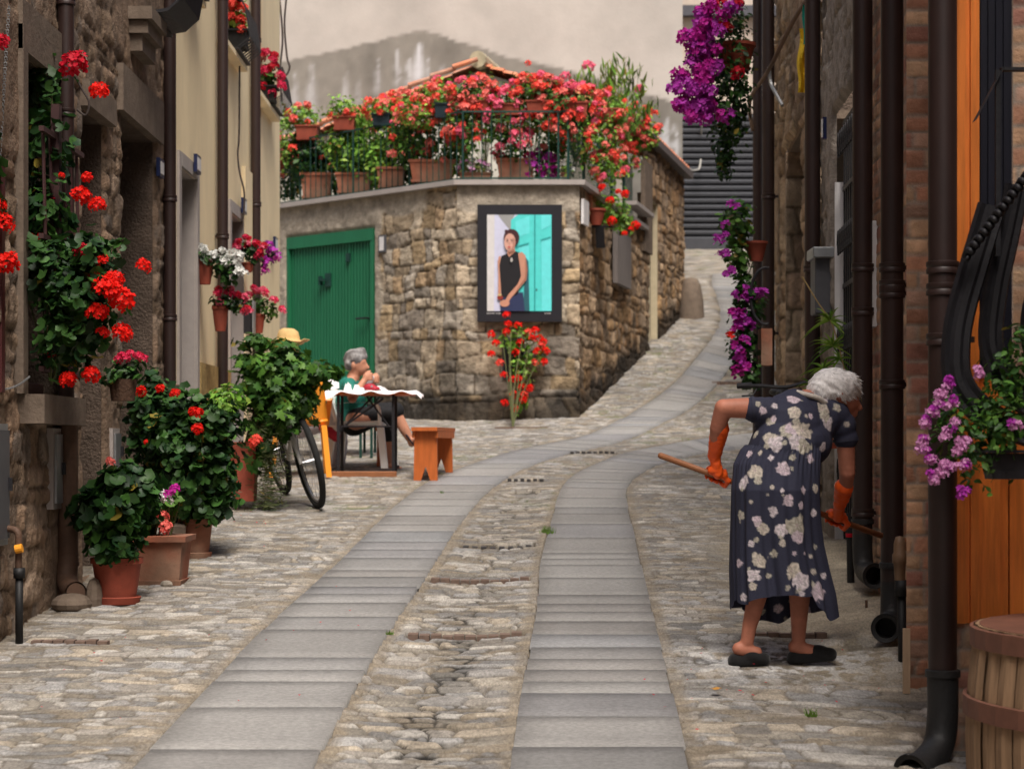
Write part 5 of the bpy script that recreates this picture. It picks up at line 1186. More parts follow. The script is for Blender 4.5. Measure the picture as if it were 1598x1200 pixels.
hbox(581, 610, 180, 198, M_darkpot, 'dark rail box, left one, with red geraniums on the terrace railing', [(600, 172, 32, 16, 150), (625, 195, 20, 40, 150)], lambda B: rnd_heads(B, 35, .044, RED))
hbox(678, 702, 164, 186, M_darkpot, 'dark rail box, right one, surrounded by red geraniums on the terrace railing', [(650, 175, 32, 24, 190), (680, 150, 32, 18, 140), (710, 190, 22, 35, 130)], lambda B: rnd_heads(B, 49, .044, RED))
hbox(730, 765, 160, 178, M_terra, 'rail box under a cloud of red geraniums at the terrace corner', [(740, 150, 34, 30, 300), (725, 195, 25, 40, 220)], lambda B: rnd_heads(B, 62, .044, RED), 'mid')
hbox(770, 812, 165, 182, M_terra, 'rail box with large pink geraniums hanging down beside the terrace corner', [(785, 185, 32, 42, 330), (800, 215, 26, 26, 150)], lambda B: rnd_heads(B, 35, .052, [P_pink]) + rnd_heads(B, 9, .040, RED), 'mid')
hbox(820, 862, 160, 180, M_terra, 'rail box with red and pink geraniums above the purple petunias', [(835, 145, 34, 28, 260), (865, 160, 30, 30, 220), (845, 190, 22, 18, 100)], lambda B: rnd_heads(B, 67, .046, RED + [P_pink]), 'mid')
hbox(876, 918, 162, 184, M_terra, 'rail box with dense red geraniums at the right end of the front railing', [(900, 165, 36, 32, 260), (880, 190, 20, 30, 120)], lambda B: rnd_heads(B, 64, .046, RED + [P_pink]), 'mid')
hbox(925, 965, 172, 192, M_terra, 'rail box on the side railing with red geraniums cascading to the right', [(945, 185, 38, 40, 360), (935, 225, 36, 40, 300), (948, 262, 26, 26, 200)], lambda B: rnd_heads(B, 73, .040, RED), 'light', dY=-.4)
hbox(980, 1012, 190, 215, M_terra, 'rail box at the far right end of the side railing, red geraniums over the wall', [(995, 200, 32, 34, 280), (975, 245, 26, 26, 150), (1010, 215, 18, 20, 90)], lambda B: rnd_heads(B, 67, .040, [P_red2, P_salm]), 'light', dY=-.5)
t = thing('oleander', 'tall pale green oleander rising above the red geraniums on the terrace', 'shrub', at(950, 240, 25.2))
P = []; N = []; m = MB()
for (x, y, x1, y1) in [(950, 240, 962, 95), (950, 240, 945, 105), (950, 240, 990, 112), (955, 240, 1005, 130), (945, 240, 915, 118), (940, 240, 900, 125), (955, 240, 975, 98), (950, 240, 1015, 165), (950, 230, 930, 130), (950, 230, 955, 110)]:
    A, B = at(x, y, 25.2), at(x1, y1, 25.2 + random.uniform(-.3, .3)); m.tube([A, B], .008, 5)
    for k in range(60): f = random.uniform(.35, 1.05); P.append(A.lerp(B, f) + Vector((random.gauss(0, .045), random.gauss(0, .045), 0))); N.append((random.gauss(0, 1), random.gauss(0, 1), .25))
m.build('stems', M_stem, t); VV, FF = leaf_oval(.09, .0)
# narrow upright leaves: build with the blade along the local normal
VV2 = VV[:, [0, 2, 1]].copy(); Nn = np.array([(a[0] * .45, a[1] * .45, 1.0) for a in N])
scatter('leaves', (VV2, FF), np.array([tuple(p) for p in P]), Nn, .15, GREENS['olive'] + GREENS['light'], M_leaf_b, t)
add_heads(t, [(at(918, 104, 25.1), .07, P_pink), (at(882, 120, 25.1), .06, P_pink), (at(998, 140, 25.1), .06, P_pink)], 'small')
t = plant('tall_geranium', 'single tall red geranium bloom standing above the terrace flowers', 'geranium', at(822, 130, 23.6), [bl(822, 118, 23.6, 6, .04, 10, 12)], LO, .04, 'mid', heads=[(at(824, 99, 23.6), .035, P_red2)], kind='small')
t = thing('terrace_jar', 'dark terracotta jar on its side at the far left end of the terrace', 'jar', at(440, 255, 25.6)); m = MB(); m.tube([at(425, 250, 25.6), at(440, 250, 25.6), at(458, 250, 25.6)], [.12, .14, .05], 14); m.build('jar_body', M_terra, t)
# bracket pot on the side wall
cp = W3.p(W3.u_at(935), .16, 0); cp = at(930, 352, 23.75)
t = plant('bracket_pot', 'terracotta pot with bushy red geranium on a bracket at the side wall corner', 'wall pot', cp, [bl(955, 330, 24.0, 26, .14, 26, 240), bl(975, 345, 24.0, 16, .12, 22, 90)], LO, .06, 'light', potf=lambda m: pot(m, cp, .06, .115, .19, .012), heads=[(at(x, y, 23.8), r * .0073, P_red) for (x, y, r) in [(940, 294, 7), (952, 314, 7), (976, 304, 7), (955, 346, 8), (992, 352, 7), (985, 358, 5), (965, 300, 5), (975, 365, 5)]], stem=False, lm=M_leaf_b)
m = MB(); m.bar([cp + Vector((.1, .1, -.01)), cp + Vector((-.02, -.02, -.01))], (.1, 0, 0), (0, 0, .01)); m.bar([cp + Vector((.04, .02, -.01)), cp + Vector((.06, .1, -.25))], (.05, 0, 0), (0, .05, 0)); m.build('bracket', M_black, t)
# wall geranium under the poster
g = gp(800, 668)
wy = 22.82
HH = [(766, 522), (774, 536), (767, 553), (793, 506), (790, 518), (808, 508), (812, 535), (805, 550), (824, 519), (835, 516), (842, 528), (848, 534), (838, 548), (852, 548), (849, 565), (834, 566), (780, 566), (787, 586), (809, 591), (815, 604), (827, 606), (818, 616), (817, 624), (802, 616), (803, 637), (787, 629), (790, 492), (800, 592), (830, 528), (845, 540)]
t = plant('wall_geranium', 'red geranium climbing a stand against the stone wall under the portrait poster', 'geranium', g, [bl(805, 530, wy, 30, .1, 22, 150), bl(835, 550, wy, 18, .08, 22, 90), bl(812, 575, wy, 16, .07, 28, 90), bl(814, 625, wy, 10, .06, 20, 50)], LO, .06, 'light', heads=[(at(x, y, wy - .06), .042, P_red if random.random() < .8 else P_red2) for (x, y) in HH], kind='small', stem=g, lm=M_leaf_b)
m = MB(); m.tube(cr([g, at(802, 600, wy), at(812, 560, wy), at(806, 525, wy)], 6), .012, 6); m.build('trunk', M_wstem, t)
t = thing('vent_grille', 'dark ribbed vent grille behind the red wall geranium', 'vent grille', at(800, 600, 22.9)); m = MB()
for i in range(8): m.box(at(787 + i * 4, 588, 22.93), at(788.5 + i * 4, 528, 22.95))
m.build('slats', M_black, t); m = MB(); m.box(at(784, 592, 22.955), at(818, 526, 22.97)); m.build('back_plate', M_shut, t)
t = thing('street_drain', 'brown grate at the foot of the wall geranium', 'drain', gp(800, 668)); a_, b_ = gp(772, 668), gp(856, 668); m = MB()
m.box((a_.x, a_.y - .12, a_.z - .03), (b_.x, b_.y + .12, b_.z + .014)); m.build('grate_bars', M_dbrick, t)

# --- right side flowers
G3 = 'flowers at the far corner of the rubble house'
pY = 15.6
def ppix(px, py, r=1): return at(px, py, pY)
B = [bl(1110, 110, pY, 32, .25, 75, 450), bl(1140, 60, pY, 32, .25, 70, 420), bl(1140, 170, pY, 32, .25, 60, 420), bl(1130, 235, pY, 16, .12, 40, 220), bl(1150, 130, pY, 26, .25, 90, 300)]
H = []
for _ in range(84):
    y = random.uniform(10, 188); cx_ = np.interp(y, [0, 40, 100, 150, 190], [1122, 1092, 1084, 1082, 1090]); H.append((at(cx_ + 6 + random.gauss(0, 16), y, pY - .24 - random.random() * .08), .054 * random.uniform(.8, 1.2), random.choice([P_vio, P_vio, P_mag])))
for (x, y) in [(1112, 10), (1125, 2), (1120, 45), (1132, 45), (1150, 6), (1151, 115)]: H.append((at(x, y, pY - .26), .05, P_crim))
t = plant('hanging_petunia', 'big hanging cascade of violet petunias high at the corner of the right hand house', 'hanging flowers', at(1148, 100, pY), B, LO, .05, 'dark', heads=H, kind='small', hname='blossom', group=G3, potf=lambda m: pot(m, at(1148, 110, pY), .10, .15, .2), svar=.3)
scatter('trailing_stems', LO, *blob_pts([bl(1128, 262, pY, 8, .06, 18, 60)]), .035, GREENS['dark'], M_leaf, t)
B = [bl(1152, 350, pY, 22, .18, 32, 260), bl(1150, 400, pY, 18, .15, 30, 160), bl(1160, 440, pY, 10, .1, 25, 60)]
H = [(at(x, y, pY - .18), .03, P_vio) for (x, y) in j([(1138, 320), (1148, 323), (1120, 374), (1124, 380), (1133, 372), (1132, 398), (1126, 397), (1140, 425), (1136, 428), (1145, 462), (1135, 350)], 2, 3)]
plant('hanging_geranium', 'terracotta pot of leafy violet geranium, second down at the right house corner', 'hanging flowers', at(1172, 405, pY), B, LG, .05, 'mid', heads=H, kind='bloom', group=G3, hname='blossom', potf=lambda m: pot(m, at(1180, 408, pY), .05, .085, .15))
B = [bl(1165, 480, pY, 24, .18, 40, 260), bl(1160, 540, pY, 20, .15, 40, 240), bl(1170, 580, pY, 14, .12, 26, 120)]
H = [(at(x, y, pY - .18), .036, random.choice([P_vio, P_mag])) for (x, y) in j([(1163, 468), (1158, 490), (1186, 462), (1153, 508), (1150, 515), (1168, 505), (1160, 532), (1150, 545), (1155, 560), (1160, 570), (1152, 582), (1143, 492), (1166, 455)], 4, 5)] + [(at(1142, 526, pY - .18), .035, P_red)]
t = plant('hanging_geranium', 'violet geraniums in an iron hoop planter, lowest at the right house corner', 'hanging flowers', at(1178, 560, pY), B, LG, .048, 'dark', heads=H, kind='bloom', group=G3, hname='blossom', stem=False)
m = MB(); m.tube([at(1195 + 24 * math.cos(a), 462 + 44 * math.sin(a), pY - .2) for a in np.linspace(1.4, 4.9, 22)], .012, 7); m.build('hoop', M_black, t)
m = MB(); m.box(at(1188, 570, pY - .1), at(1200, 515, pY + .1)); m.build('pot', M_terra2, t)
m = MB(); P_ = [at(1262, -4, 14.0), at(1240, 30, 14.4), at(1222, 65, 14.9), at(1205, 100, 15.4), at(1190, 125, 16.2), at(1172, 152, 16.8), at(1170, 175, 16.8), at(1175, 205, 16.8)]; m.tube(cr(P_, 8), .016, 7); tag(m.build('cable', M_cable2, smooth=True), 'twisted old brown cable running down the rubble wall to the far right corner', 'cable')
m = MB(); m.tube(cr([at(1200, 105, 16.0), at(1203, 130, 16.0), at(1210, 145, 15.9), at(1221, 165, 15.8)], 5), .015, 6); tag(m.build('cable', M_metal), 'short pale cable end on the rubble wall, right', 'cable')
t = thing('hanging_flag', 'yellow and turquoise cloth hanging on the rubble wall behind a downpipe', 'cloth', at(1252, 80, 14.2)); m = MB(); 
V = []; 
for i in range(14):
    f = i / 13
    for jx in range(5): V.append(at(1247 + 16 * jx / 4 - 3 * f + 2 * math.sin(f * 9), 45 + 100 * f, 14.15 + .03 * math.sin(jx * 2 + f * 4)))
m.add(V, [(i * 5 + k, i * 5 + k + 1, i * 5 + k + 6, i * 5 + k + 5) for i in range(13) for k in range(4)]); m.build('yellow_cloth', mat('yellow_cloth', (.75, .50, .02), rough=.8), t)
m = MB(); V = []
for i in range(8):
    f = i / 7
    for jx in range(4): V.append(at(1253 + 12 * jx / 3 - 1.5 * math.sin(f * 6), 8 + 62 * f, 14.1 + .02 * math.sin(jx * 2)))
m.add(V, [(i * 4 + k, i * 4 + k + 1, i * 4 + k + 5, i * 4 + k + 4) for i in range(7) for k in range(3)]); m.build('turquoise_cloth', mat('turquoise_cloth', (.02, .42, .34), rough=.8), t)
# spiky plant
t = thing('spiky_plant', 'fresh green spiky plant beside the iron gate above the bent woman', 'plant', at(1290, 600, 12.3))
V = []; Fc = []; C = []
for (cx_, cy_, n, l) in [(1295, 500, 22, 48), (1300, 540, 22, 50), (1285, 575, 20, 44), (1265, 600, 14, 36), (1310, 560, 16, 40)]:
    c = at(cx_, cy_, 12.3)
    for _ in range(n):
        a = random.uniform(-1.2, 4.3); L = l * random.uniform(.5, 1.2) * 12.3 / F; d = Vector((math.cos(a), random.uniform(-.5, .5), math.sin(a) * .7 + .15)).normalized(); sd_ = d.cross(Vector((0, 1, .2))).normalized() * .008; b = len(V)
        for k in range(5):
            f = k / 4; p = c + d * L * f - Vector((0, 0, L * .55 * f * f)); w_ = sd_ * (1 - f) * (1 if k else .6); V += [p - w_, p + w_]
        Fc += [(b + 2 * k, b + 2 * k + 1, b + 2 * k + 3, b + 2 * k + 2) for k in range(4)]; cc_ = random.choice([(.16, .30, .03), (.25, .38, .06), (.10, .22, .03)]); C += [cc_] * 10
mk('leaves', V, Fc, M_leaf_b, t, col=C)
m = MB(); m.tube(cr([at(1320, 585, 12.3), at(1300, 510, 12.3), at(1275, 470, 12.3), at(1252, 432, 12.3)], 6), .004, 5); m.build('dry_stem', mat('dry_stem', (.35, .24, .10)), t)
m = MB(); pot(m, at(1290, 700, 12.3), .12, .16, .3); m.build('pot', M_terra, t)
# lilac planter in the bellied guard
qY = 6.72
B = [bl(1520, 690, qY, 60, .12, 60, 420), bl(1480, 650, qY, 28, .1, 35, 120), bl(1565, 650, qY, 40, .12, 50, 260), bl(1560, 590, qY + .1, 30, .1, 45, 120), bl(1590, 560, qY, 22, .1, 60, 120)]
H = [(at(x, y, qY - .13), .017, random.choice([P_lil, P_lil, P_vio])) for (x, y) in j([(1478, 600), (1468, 618), (1462, 635), (1455, 645), (1482, 630), (1487, 665), (1478, 678), (1443, 688), (1440, 705), (1455, 715), (1470, 728), (1480, 730), (1468, 742), (1505, 725), (1455, 745), (1502, 693), (1497, 700), (1448, 660), (1530, 583), (1583, 665), (1502, 768)], 3, 6)]
plant('hanging_planter', 'blurred lilac flowers spilling from the black bellied guard at the right edge', 'planter', at(1560, 720, qY), B, LO, .030, 'mid', heads=H, kind='small', hname='blossom', potf=lambda m: trough(m, at(1600, 745, qY), .13, .06, .09), potm=M_black, svar=.3, stem=False)
# small weeds and fallen petals
def weed(px, py, n, h, label):
    g = gp(px, py); t = thing('weed', label, 'weed', g, 'weeds in the paving joints'); V = []; Fc = []; C = []
    for _ in range(n):
        a = random.uniform(0, 6.28); L = h * random.uniform(.5, 1); d = Vector((math.cos(a) * .5, math.sin(a) * .5, 1)).normalized(); p = g + Vector((random.gauss(0, h * .3), random.gauss(0, h * .3), 0)); s_ = Vector((.003, 0, 0)); b = len(V); V += [p - s_, p + s_, p + d * L]; Fc.append((b, b + 1, b + 2)); C += [(.12, .22, .03)] * 3
    mk('blades', V, Fc, M_leaf_b, t, col=C)
weed(853, 833, 70, .07, 'largest green weed tuft, at the left seam of the right hand track'); weed(1266, 1118, 26, .045, 'small weed tuft among the big stones at the lower right'); weed(690, 770, 14, .03, 'tiny weed at the seam of the left track near the bench')
weed(609, 990, 16, .03, 'small weed beside the left track, level with the nearest brick drain'); weed(1150, 640, 18, .05, 'weed tufts on the far seam below the purple flowers')
fm = MB()
for i in range(70):
    px, py = random.choice([(random.uniform(30, 600), random.uniform(820, 1150)), (random.uniform(960, 1400), random.uniform(1000, 1150)), (random.uniform(320, 420), random.uniform(800, 830))]); g = gp(px, py) + Vector((0, 0, .012)); r = random.uniform(.004, .009)
    fm.add([g + Vector((r * math.cos(a), r * math.sin(a), random.uniform(0, .006))) for a in (0, 1.5, 3, 4.6)], [(0, 1, 2, 3)])
tag(fm.build('fallen_petals', P_crim), 'scattered red petals fallen on the cobbles', 'petals', kind='stuff')
t = thing('fallen_leaf', 'dry orange leaf lying on the cobbles in front of the slippers', 'leaf', gp(1118, 1083)); m = MB(); g = gp(1118, 1083) + Vector((0, 0, .02)); m.add([g + Vector((.03 * math.cos(a) * (1 if k % 2 else .6), .03 * math.sin(a) * (1 if k % 2 else .6), .004 * (k % 3))) for k, a in enumerate(np.linspace(0, 5.6, 9))], [tuple(range(9))]); m.build('blade', mat('dry_leaf', (.5, .24, .04)), t)

# hanging wires at the yellow house corner
for i, (P_, lb) in enumerate([([(436, -5), (441, 60), (437, 110), (440, 160)], 'inner black cable hanging at the corner of the yellow house'), ([(447, -5), (444, 40), (448, 90), (452, 105), (446, 118), (440, 105)], 'outer black cable with a loop at the corner of the yellow house')]):
    m = MB(); m.tube(cr([at(x, y, 20.9) for x, y in P_], 6), .010, 6); tag(m.build('cable', M_wire), lb, 'cable')
m = MB(); m.tube(cr([at(374, 100, 17.3), at(373, 210, 17.3), at(371, 240, 17.3), at(374, 270, 17.3), at(381, 300, 17.3), at(380, 335, 17.3), at(376, 346, 17.3)], 6), .008, 6); tag(m.build('cable', M_wire), 'thin tangled cable hanging between two downpipes on the yellow house', 'cable')
# ---------------------------------------------------------------- figures: blended volumes, one surface
def blob(name, prims, voxel, m, parent, it=4, post=None, raw=False):
    b = MB()
    for p in prims:
        if p[0] == 'c':                          # tapered chain: points, radii
            pts, rr = p[1], p[2]
            for i, (q, r) in enumerate(zip(pts, rr)): b.ball(q, r * 1.0, 14)
            for i in range(len(pts) - 1):
                A, B = Vector(pts[i]), Vector(pts[i + 1]); n = max(1, int((B - A).length / (min(rr[i], rr[i + 1]) * .6)))
                for k in range(1, n): b.ball(A.lerp(B, k / n), rr[i] + (rr[i + 1] - rr[i]) * k / n, 14)
        else:                                    # ellipsoid: centre, radii, optional euler
            k0 = len(b.v); b.ball(p[1], p[2], 18)
            if len(p) > 3:
                M = Euler(p[3]).to_matrix(); c = Vector(p[1])
                for i in range(k0, len(b.v)): b.v[i] = c + M @ (b.v[i] - c)
    me = bpy.data.meshes.new('tmp'); me.from_pydata([tuple(v) for v in b.v], [], b.f); o = bpy.data.objects.new('tmp', me); COL.objects.link(o)
    md = o.modifiers.new('r', 'REMESH'); md.mode = 'VOXEL'; md.voxel_size = voxel
    ms = o.modifiers.new('s', 'SMOOTH'); ms.factor = .5; ms.iterations = it
    dg = bpy.context.evaluated_depsgraph_get(); ev = o.evaluated_get(dg).to_mesh()
    n = len(ev.vertices); V = np.empty(n * 3, np.float32); ev.vertices.foreach_get('co', V); V = V.reshape(-1, 3).astype(float)
    Fc = [tuple(q.vertices) for q in ev.polygons]; o.evaluated_get(dg).to_mesh_clear(); bpy.data.objects.remove(o); bpy.data.meshes.remove(me)
    if post is not None: V = post(V)
    if raw: return V, Fc
    return mk(name, V, Fc, m, parent, smooth=True)
def noise3(V, s, seed=0): return (vn(V[:, 0] * s + V[:, 1] * s * .7, V[:, 2] * s - V[:, 1] * s * .5, seed) - .5) * 2

def grip(c, ax, u, wrist, side=1, sc=1.0, r=.020):
    """fist closed round a stick: palm + four fingers of different length + thumb from the side of the palm"""
    c = Vector(c); ax = Vector(ax).normalized(); u = Vector(u); u = (u - ax * u.dot(ax)).normalized(); v = ax.cross(u) * side; pr = []
    palm = c + u * .026 * sc
    pr.append(('c', [palm - ax * .028 * sc - v * .006, palm + ax * .026 * sc - v * .006], [.019 * sc, .020 * sc]))
    pr.append(('c', [palm - v * .012, wrist], [.024 * sc, .025 * sc]))
    for k, (o, ln, fr) in enumerate([(-.033, 215, .0082), (-.0115, 250, .0092), (.0105, 262, .0096), (.032, 240, .0090)]):
        pts = []; th = np.radians(np.linspace(-18, ln - 18, 6))
        for j, a in enumerate(th):
            rr = (r + fr * .55 + (.006 if j in (1, 3) else 0)) * sc; pts.append(c + ax * (o * sc + .0015 * j) + (u * math.cos(a) + v * math.sin(a)) * rr)
        pr.append(('c', pts, [fr * sc * q for q in (1.15, 1.12, 1.0, 1.02, .92, .80)]))
    b0 = palm + ax * .030 * sc - v * .010
    tp = [b0, c + ax * .052 * sc + (u * math.cos(-.9) + v * math.sin(-.9)) * .030 * sc, c + ax * .056 * sc + (u * math.cos(-2.1) + v * math.sin(-2.1)) * .027 * sc, c + ax * .044 * sc + (u * math.cos(-2.9) + v * math.sin(-2.9)) * .026 * sc]
    pr.append(('c', tp, [.013 * sc, .012 * sc, .0108 * sc, .0095 * sc])); return pr

# ---- the bent sweeping woman
YB = 8.84
A_ = lambda x, y, d=0: at(x, y, YB + d)
K = YB / F
wg = gzs(1.2, YB)
shL, elL, wrL = A_(1196, 641, .03), A_(1129, 637, .02), A_(1115, 712, .14)
shR, elR, wrR = A_(1304, 650, .16), A_(1322, 738, .18), A_(1312, 783, .27)
stA, stB = A_(1031, 711, .10), A_(1376, 836, .44)
hL = stA + (stB - stA) * ((1113 - 1031) / 345.); hR_ = stA + (stB - stA) * ((1300 - 1031) / 345.)
prs = [('c', [A_(1210, 750), A_(1222, 700, .04), A_(1240, 655, .10), A_(1256, 632, .14)], [.13, .115, .11, .07]),
       ('c', [shL, A_(1240, 640, .10), shR], [.045, .06, .045]),
       ('c', [shL, A_(1165, 637, .02), elL], [.052, .046, .041]), ('c', [elL, A_(1120, 668, .06), wrL], [.041, .036, .024]),
       ('c', [shR, A_(1320, 695, .17), elR], [.050, .042, .037]), ('c', [elR, A_(1320, 760, .22), wrR], [.036, .032, .024]),
       ('c', [A_(1192, 790, .0), A_(1190, 868, .0), A_(1184, 920, -.01), A_(1170, 975, -.01), A_(1166, 1000, -.01)], [.085, .055, .046, .034, .030]),
       ('c', [A_(1236, 790, .05), A_(1246, 868, .05), A_(1248, 920, .05), A_(1247, 965, .05), A_(1246, 997, .05)], [.085, .056, .050, .038, .031]),
       ('c', [A_(1153, 1012, -.01), A_(1180, 1018, -.01)], [.030, .028]), ('c', [A_(1240, 1009, .05), A_(1270, 1016, .05)], [.030, .028]),
       ('c', [A_(1256, 632, .14), A_(1280, 622, .17)], [.055, .052]),
       ('e', A_(1301, 609, .19), (.098, .092, .088)), ('e', A_(1320, 626, .205), (.058, .062, .062)), ('c', [A_(1316, 636, .2), A_(1328, 646, .205)], [.045, .026]),
       ('c', [A_(1338, 628, .20), A_(1342.5, 637, .20)], [.011, .013]), ('c', [A_(1333, 643, .195), A_(1336, 647, .2)], [.014, .010]),
       ('e', A_(1332, 622, .155), (.010, .012, .010)),
       ('e', A_(1311, 616, .105), (.012, .008, .024), (0, .35, 0)), ('e', A_(1314, 612, .098), (.009, .006, .013), (0, .35, 0))]
woman = thing('person', 'grey haired woman in a floral dress and orange gloves bending to sweep', 'person', (A_(1215, 0).x, YB, wg))
body = blob('body', prs, .0065, M_skin_r, woman, it=5)
# hair
def hairpost(V):
    c = np.array(A_(1301, 607, .19)); d = V - c; n = d / np.linalg.norm(d, axis=1, keepdims=True)
    s_ = np.sin((d[:, 0] * .9 + d[:, 2] * 1.2 + d[:, 1] * .6) * 120 + 3 * noise3(V, 25, 3)); return V + n * (s_ * .0016 + noise3(V, 30, 7) * .0028 + noise3(V, 90, 9) * .0012)[:, None]
M_hair = mat('white_hair', (.80, .77, .76), rough=.7, var=.3, nscale=60, stretch=(1, 1, .3), bump=.6, bscale=150, bdist=.004)
hair = blob('hair', [('e', A_(1300, 605, .19), (.110, .104, .086), (0, .1, 0)), ('e', A_(1283, 612, .165), (.070, .080, .064)), ('e', A_(1276, 621, .15), (.040, .055, .040)), ('e', A_(1318, 601, .19), (.070, .088, .062)), ('e', A_(1327, 612, .215), (.046, .058, .045))], .0055, M_hair, woman, it=3, post=hairpost)
def strands():
    me = hair.data; n = len(me.vertices); P = np.empty(n * 3); me.vertices.foreach_get('co', P); P = P.reshape(-1, 3) + np.array(W(woman)); Nn = np.empty(n * 3); me.vertices.foreach_get('normal', Nn); Nn = Nn.reshape(-1, 3)
    k = RNG.choice(n, 2600, replace=n < 2600); P, Nn = P[k], Nn[k]
    cr_ = np.array(A_(1292, 585, .15)); flow = P - cr_; flow -= Nn * (flow * Nn).sum(1, keepdims=True); flow /= np.linalg.norm(flow, axis=1, keepdims=True) + 1e-6
    D = flow + Nn * (-.02 + .14 * RNG.random((len(P), 1))) + RNG.normal(size=P.shape) * .16 + np.array([.25, 0, -.1])
    T = (np.array([(-.05, 0, 0), (.05, 0, 0), (.04, .03, .45), (-.04, .03, .45), (0, .10, 1)]), np.array([(0, 1, 2), (0, 2, 3), (3, 2, 4)]))
    scatter('hair_strands', T, P - Nn * .002, D, .026, [(.80, .78, .77), (.66, .64, .63), (.90, .88, .88), (.50, .48, .47)], mat('hair_lock', attr=True, rough=.6, var=.1), hair, .4)
strands()
# dress
tor = [('c', [A_(1216, 735, .0), A_(1221, 705, .03), A_(1231, 668, .08), A_(1241, 645, .11)], [.128, .152, .150, .105]),
       ('c', [A_(1207, 660, .06), A_(1262, 668, .12)], [.085, .115]), ('e', A_(1247, 690, .09), (.145, .15, .12)),
       ('c', [A_(1206, 646, .05), A_(1240, 640, .10), A_(1290, 650, .15)], [.070, .095, .085]),
       ('c', [shL + Vector((.01, 0, -.005)), A_(1176, 639, .02)], [.066, .056]), ('c', [shR + Vector((-.01, 0, 0)), A_(1313, 664, .165), A_(1319, 684, .17)], [.075, .066, .056]),
       ('e', A_(1259, 632, .135), (.07, .075, .055))]
Vt, Ft = blob('dress', tor, .006, None, None, it=5, raw=True)
Vt = Vt + (noise3(Vt, 9, 2) * .006)[:, None] * np.array([.5, -.7, .2])
# cut the torso off below the waist seam and open sleeves by a hem lip
prof_y = np.array([692, 702, 724, 764, 811, 850, 889, 925, 985]); cxs = np.array([1224, 1221, 1214.5, 1211, 1212, 1214, 1218.5, 1224, 1230]); hws = np.array([56, 62.5, 67.5, 68.5, 69, 71, 75, 79, 83])
nph, nr = 300, 150; ph = np.linspace(0, 2 * np.pi, nph, endpoint=False)
front = -np.sin(ph)                                # 1 = camera side
hx = 1226 + 77 * np.cos(ph)
hemF = np.interp(hx, [1146, 1165, 1185, 1200, 1222, 1262, 1270, 1285, 1303], [936, 940, 930, 924, 926, 925, 945, 966, 950])
hemB = np.interp(hx, [1146, 1170, 1190, 1222, 1260, 1303], [950, 955, 976, 978, 962, 955])
wf = sstep(-.25, .25, front); hem = hemB * (1 - wf) + hemF * wf + 2.0 * np.sin(ph * 9)
SV = []
for i in range(nr):
    f = i / (nr - 1); py = 694 + (hem - 694) * f; cx_ = np.interp(py, prof_y, cxs); hw = np.interp(py, prof_y, hws); g = sstep(700, 940, py)
    fold = (.30 * np.cos(ph * 7 + .6 + py * .004) + .25 * np.cos(ph * 11 + 2.1 - py * .003) + .22 * np.cos(ph * 17 + .3 + py * .002) + .12 * np.cos(ph * 29)) * (.006 + .024 * g) + .0035 * np.cos(ph * 46) * (1 - sstep(700, 760, py))
    a = hw * K + fold; dep = np.interp(py, [692, 764, 850, 940], [.155, .185, .185, .20]) + fold
    cy = np.interp(py, [692, 764, 985], [.05, .01, .03])
    x = (cx_ - CX) * K + a * np.cos(ph) * (1 - .0 * f); y = YB + cy + dep * np.sin(ph); z = EYE + (HY - py) * K
    # slit folds at the back panel
    SV.append(np.stack([x, y, z], 1))
SV = np.concatenate(SV); idx = np.arange(nph * nr).reshape(nr, nph); nx = np.roll(idx, -1, 1)
SF = np.stack([idx[:-1], idx[1:], nx[1:], nx[:-1]], -1).reshape(-1, 4)
V = np.concatenate([Vt, SV]); Fall = [list(q) for q in Ft] + [[int(k) + len(Vt) for k in q] for q in SF]
FL = [(1241,620,11),(1239,640,10),(1210,631,5),(1199,658,8),(1205,652,5),(1285,637,10),(1295,657,12),(1290,648,9),(1268,649,5),(1261,648,3),(1290,623,5),(1225,671,12),(1236,668,10),(1254,670,15),(1246,688,13),(1258,695,13),(1266,713,8),(1200,683,12),(1210,690,12),(1176,676,7),(1168,707,7),(1183,705,5),(1204,712,6),(1240,712,6),(1221,729,12),(1176,733,12),(1159,751,10),(1181,748,8),(1231,782,9),(1202,760,4),(1221,763,4),(1196,774,3),(1254,790,6),(1170,785,3),(1204,800,8),(1153,805,9),(1179,814,8),(1188,826,9),(1223,825,10),(1246,821,15),(1249,836,10),(1324,663,5),(1287,698,7),(1307,632,8),(1256,763,6),(1185,872,12),(1174,894,10),(1205,865,7),(1151,877,7),(1238,889,12),(1249,906,13),(1227,916,5),(1280,921,13),(1269,890,5),(1287,897,5),(1274,852,4),(1238,862,4),(1218,846,6),(1169,848,5),(1182,844,4),(1258,861,3),(1267,866,4),(1158,930,7),(1201,896,5),(1212,950,8),(1172,914,6),(1250,925,5),(1190,955,7),(1192,640,6),(1275,760,7),(1272,800,6),(1184,628,5)]
C = np.tile(np.array([.036, .038, .066]), (len(V), 1)); C *= (.85 + .3 * (noise3(V, 3, 5)[:, None] * .5 + .5))
pxs = CX + V[:, 0] * F / V[:, 1]; pys = HY - (V[:, 2] - EYE) * F / V[:, 1]
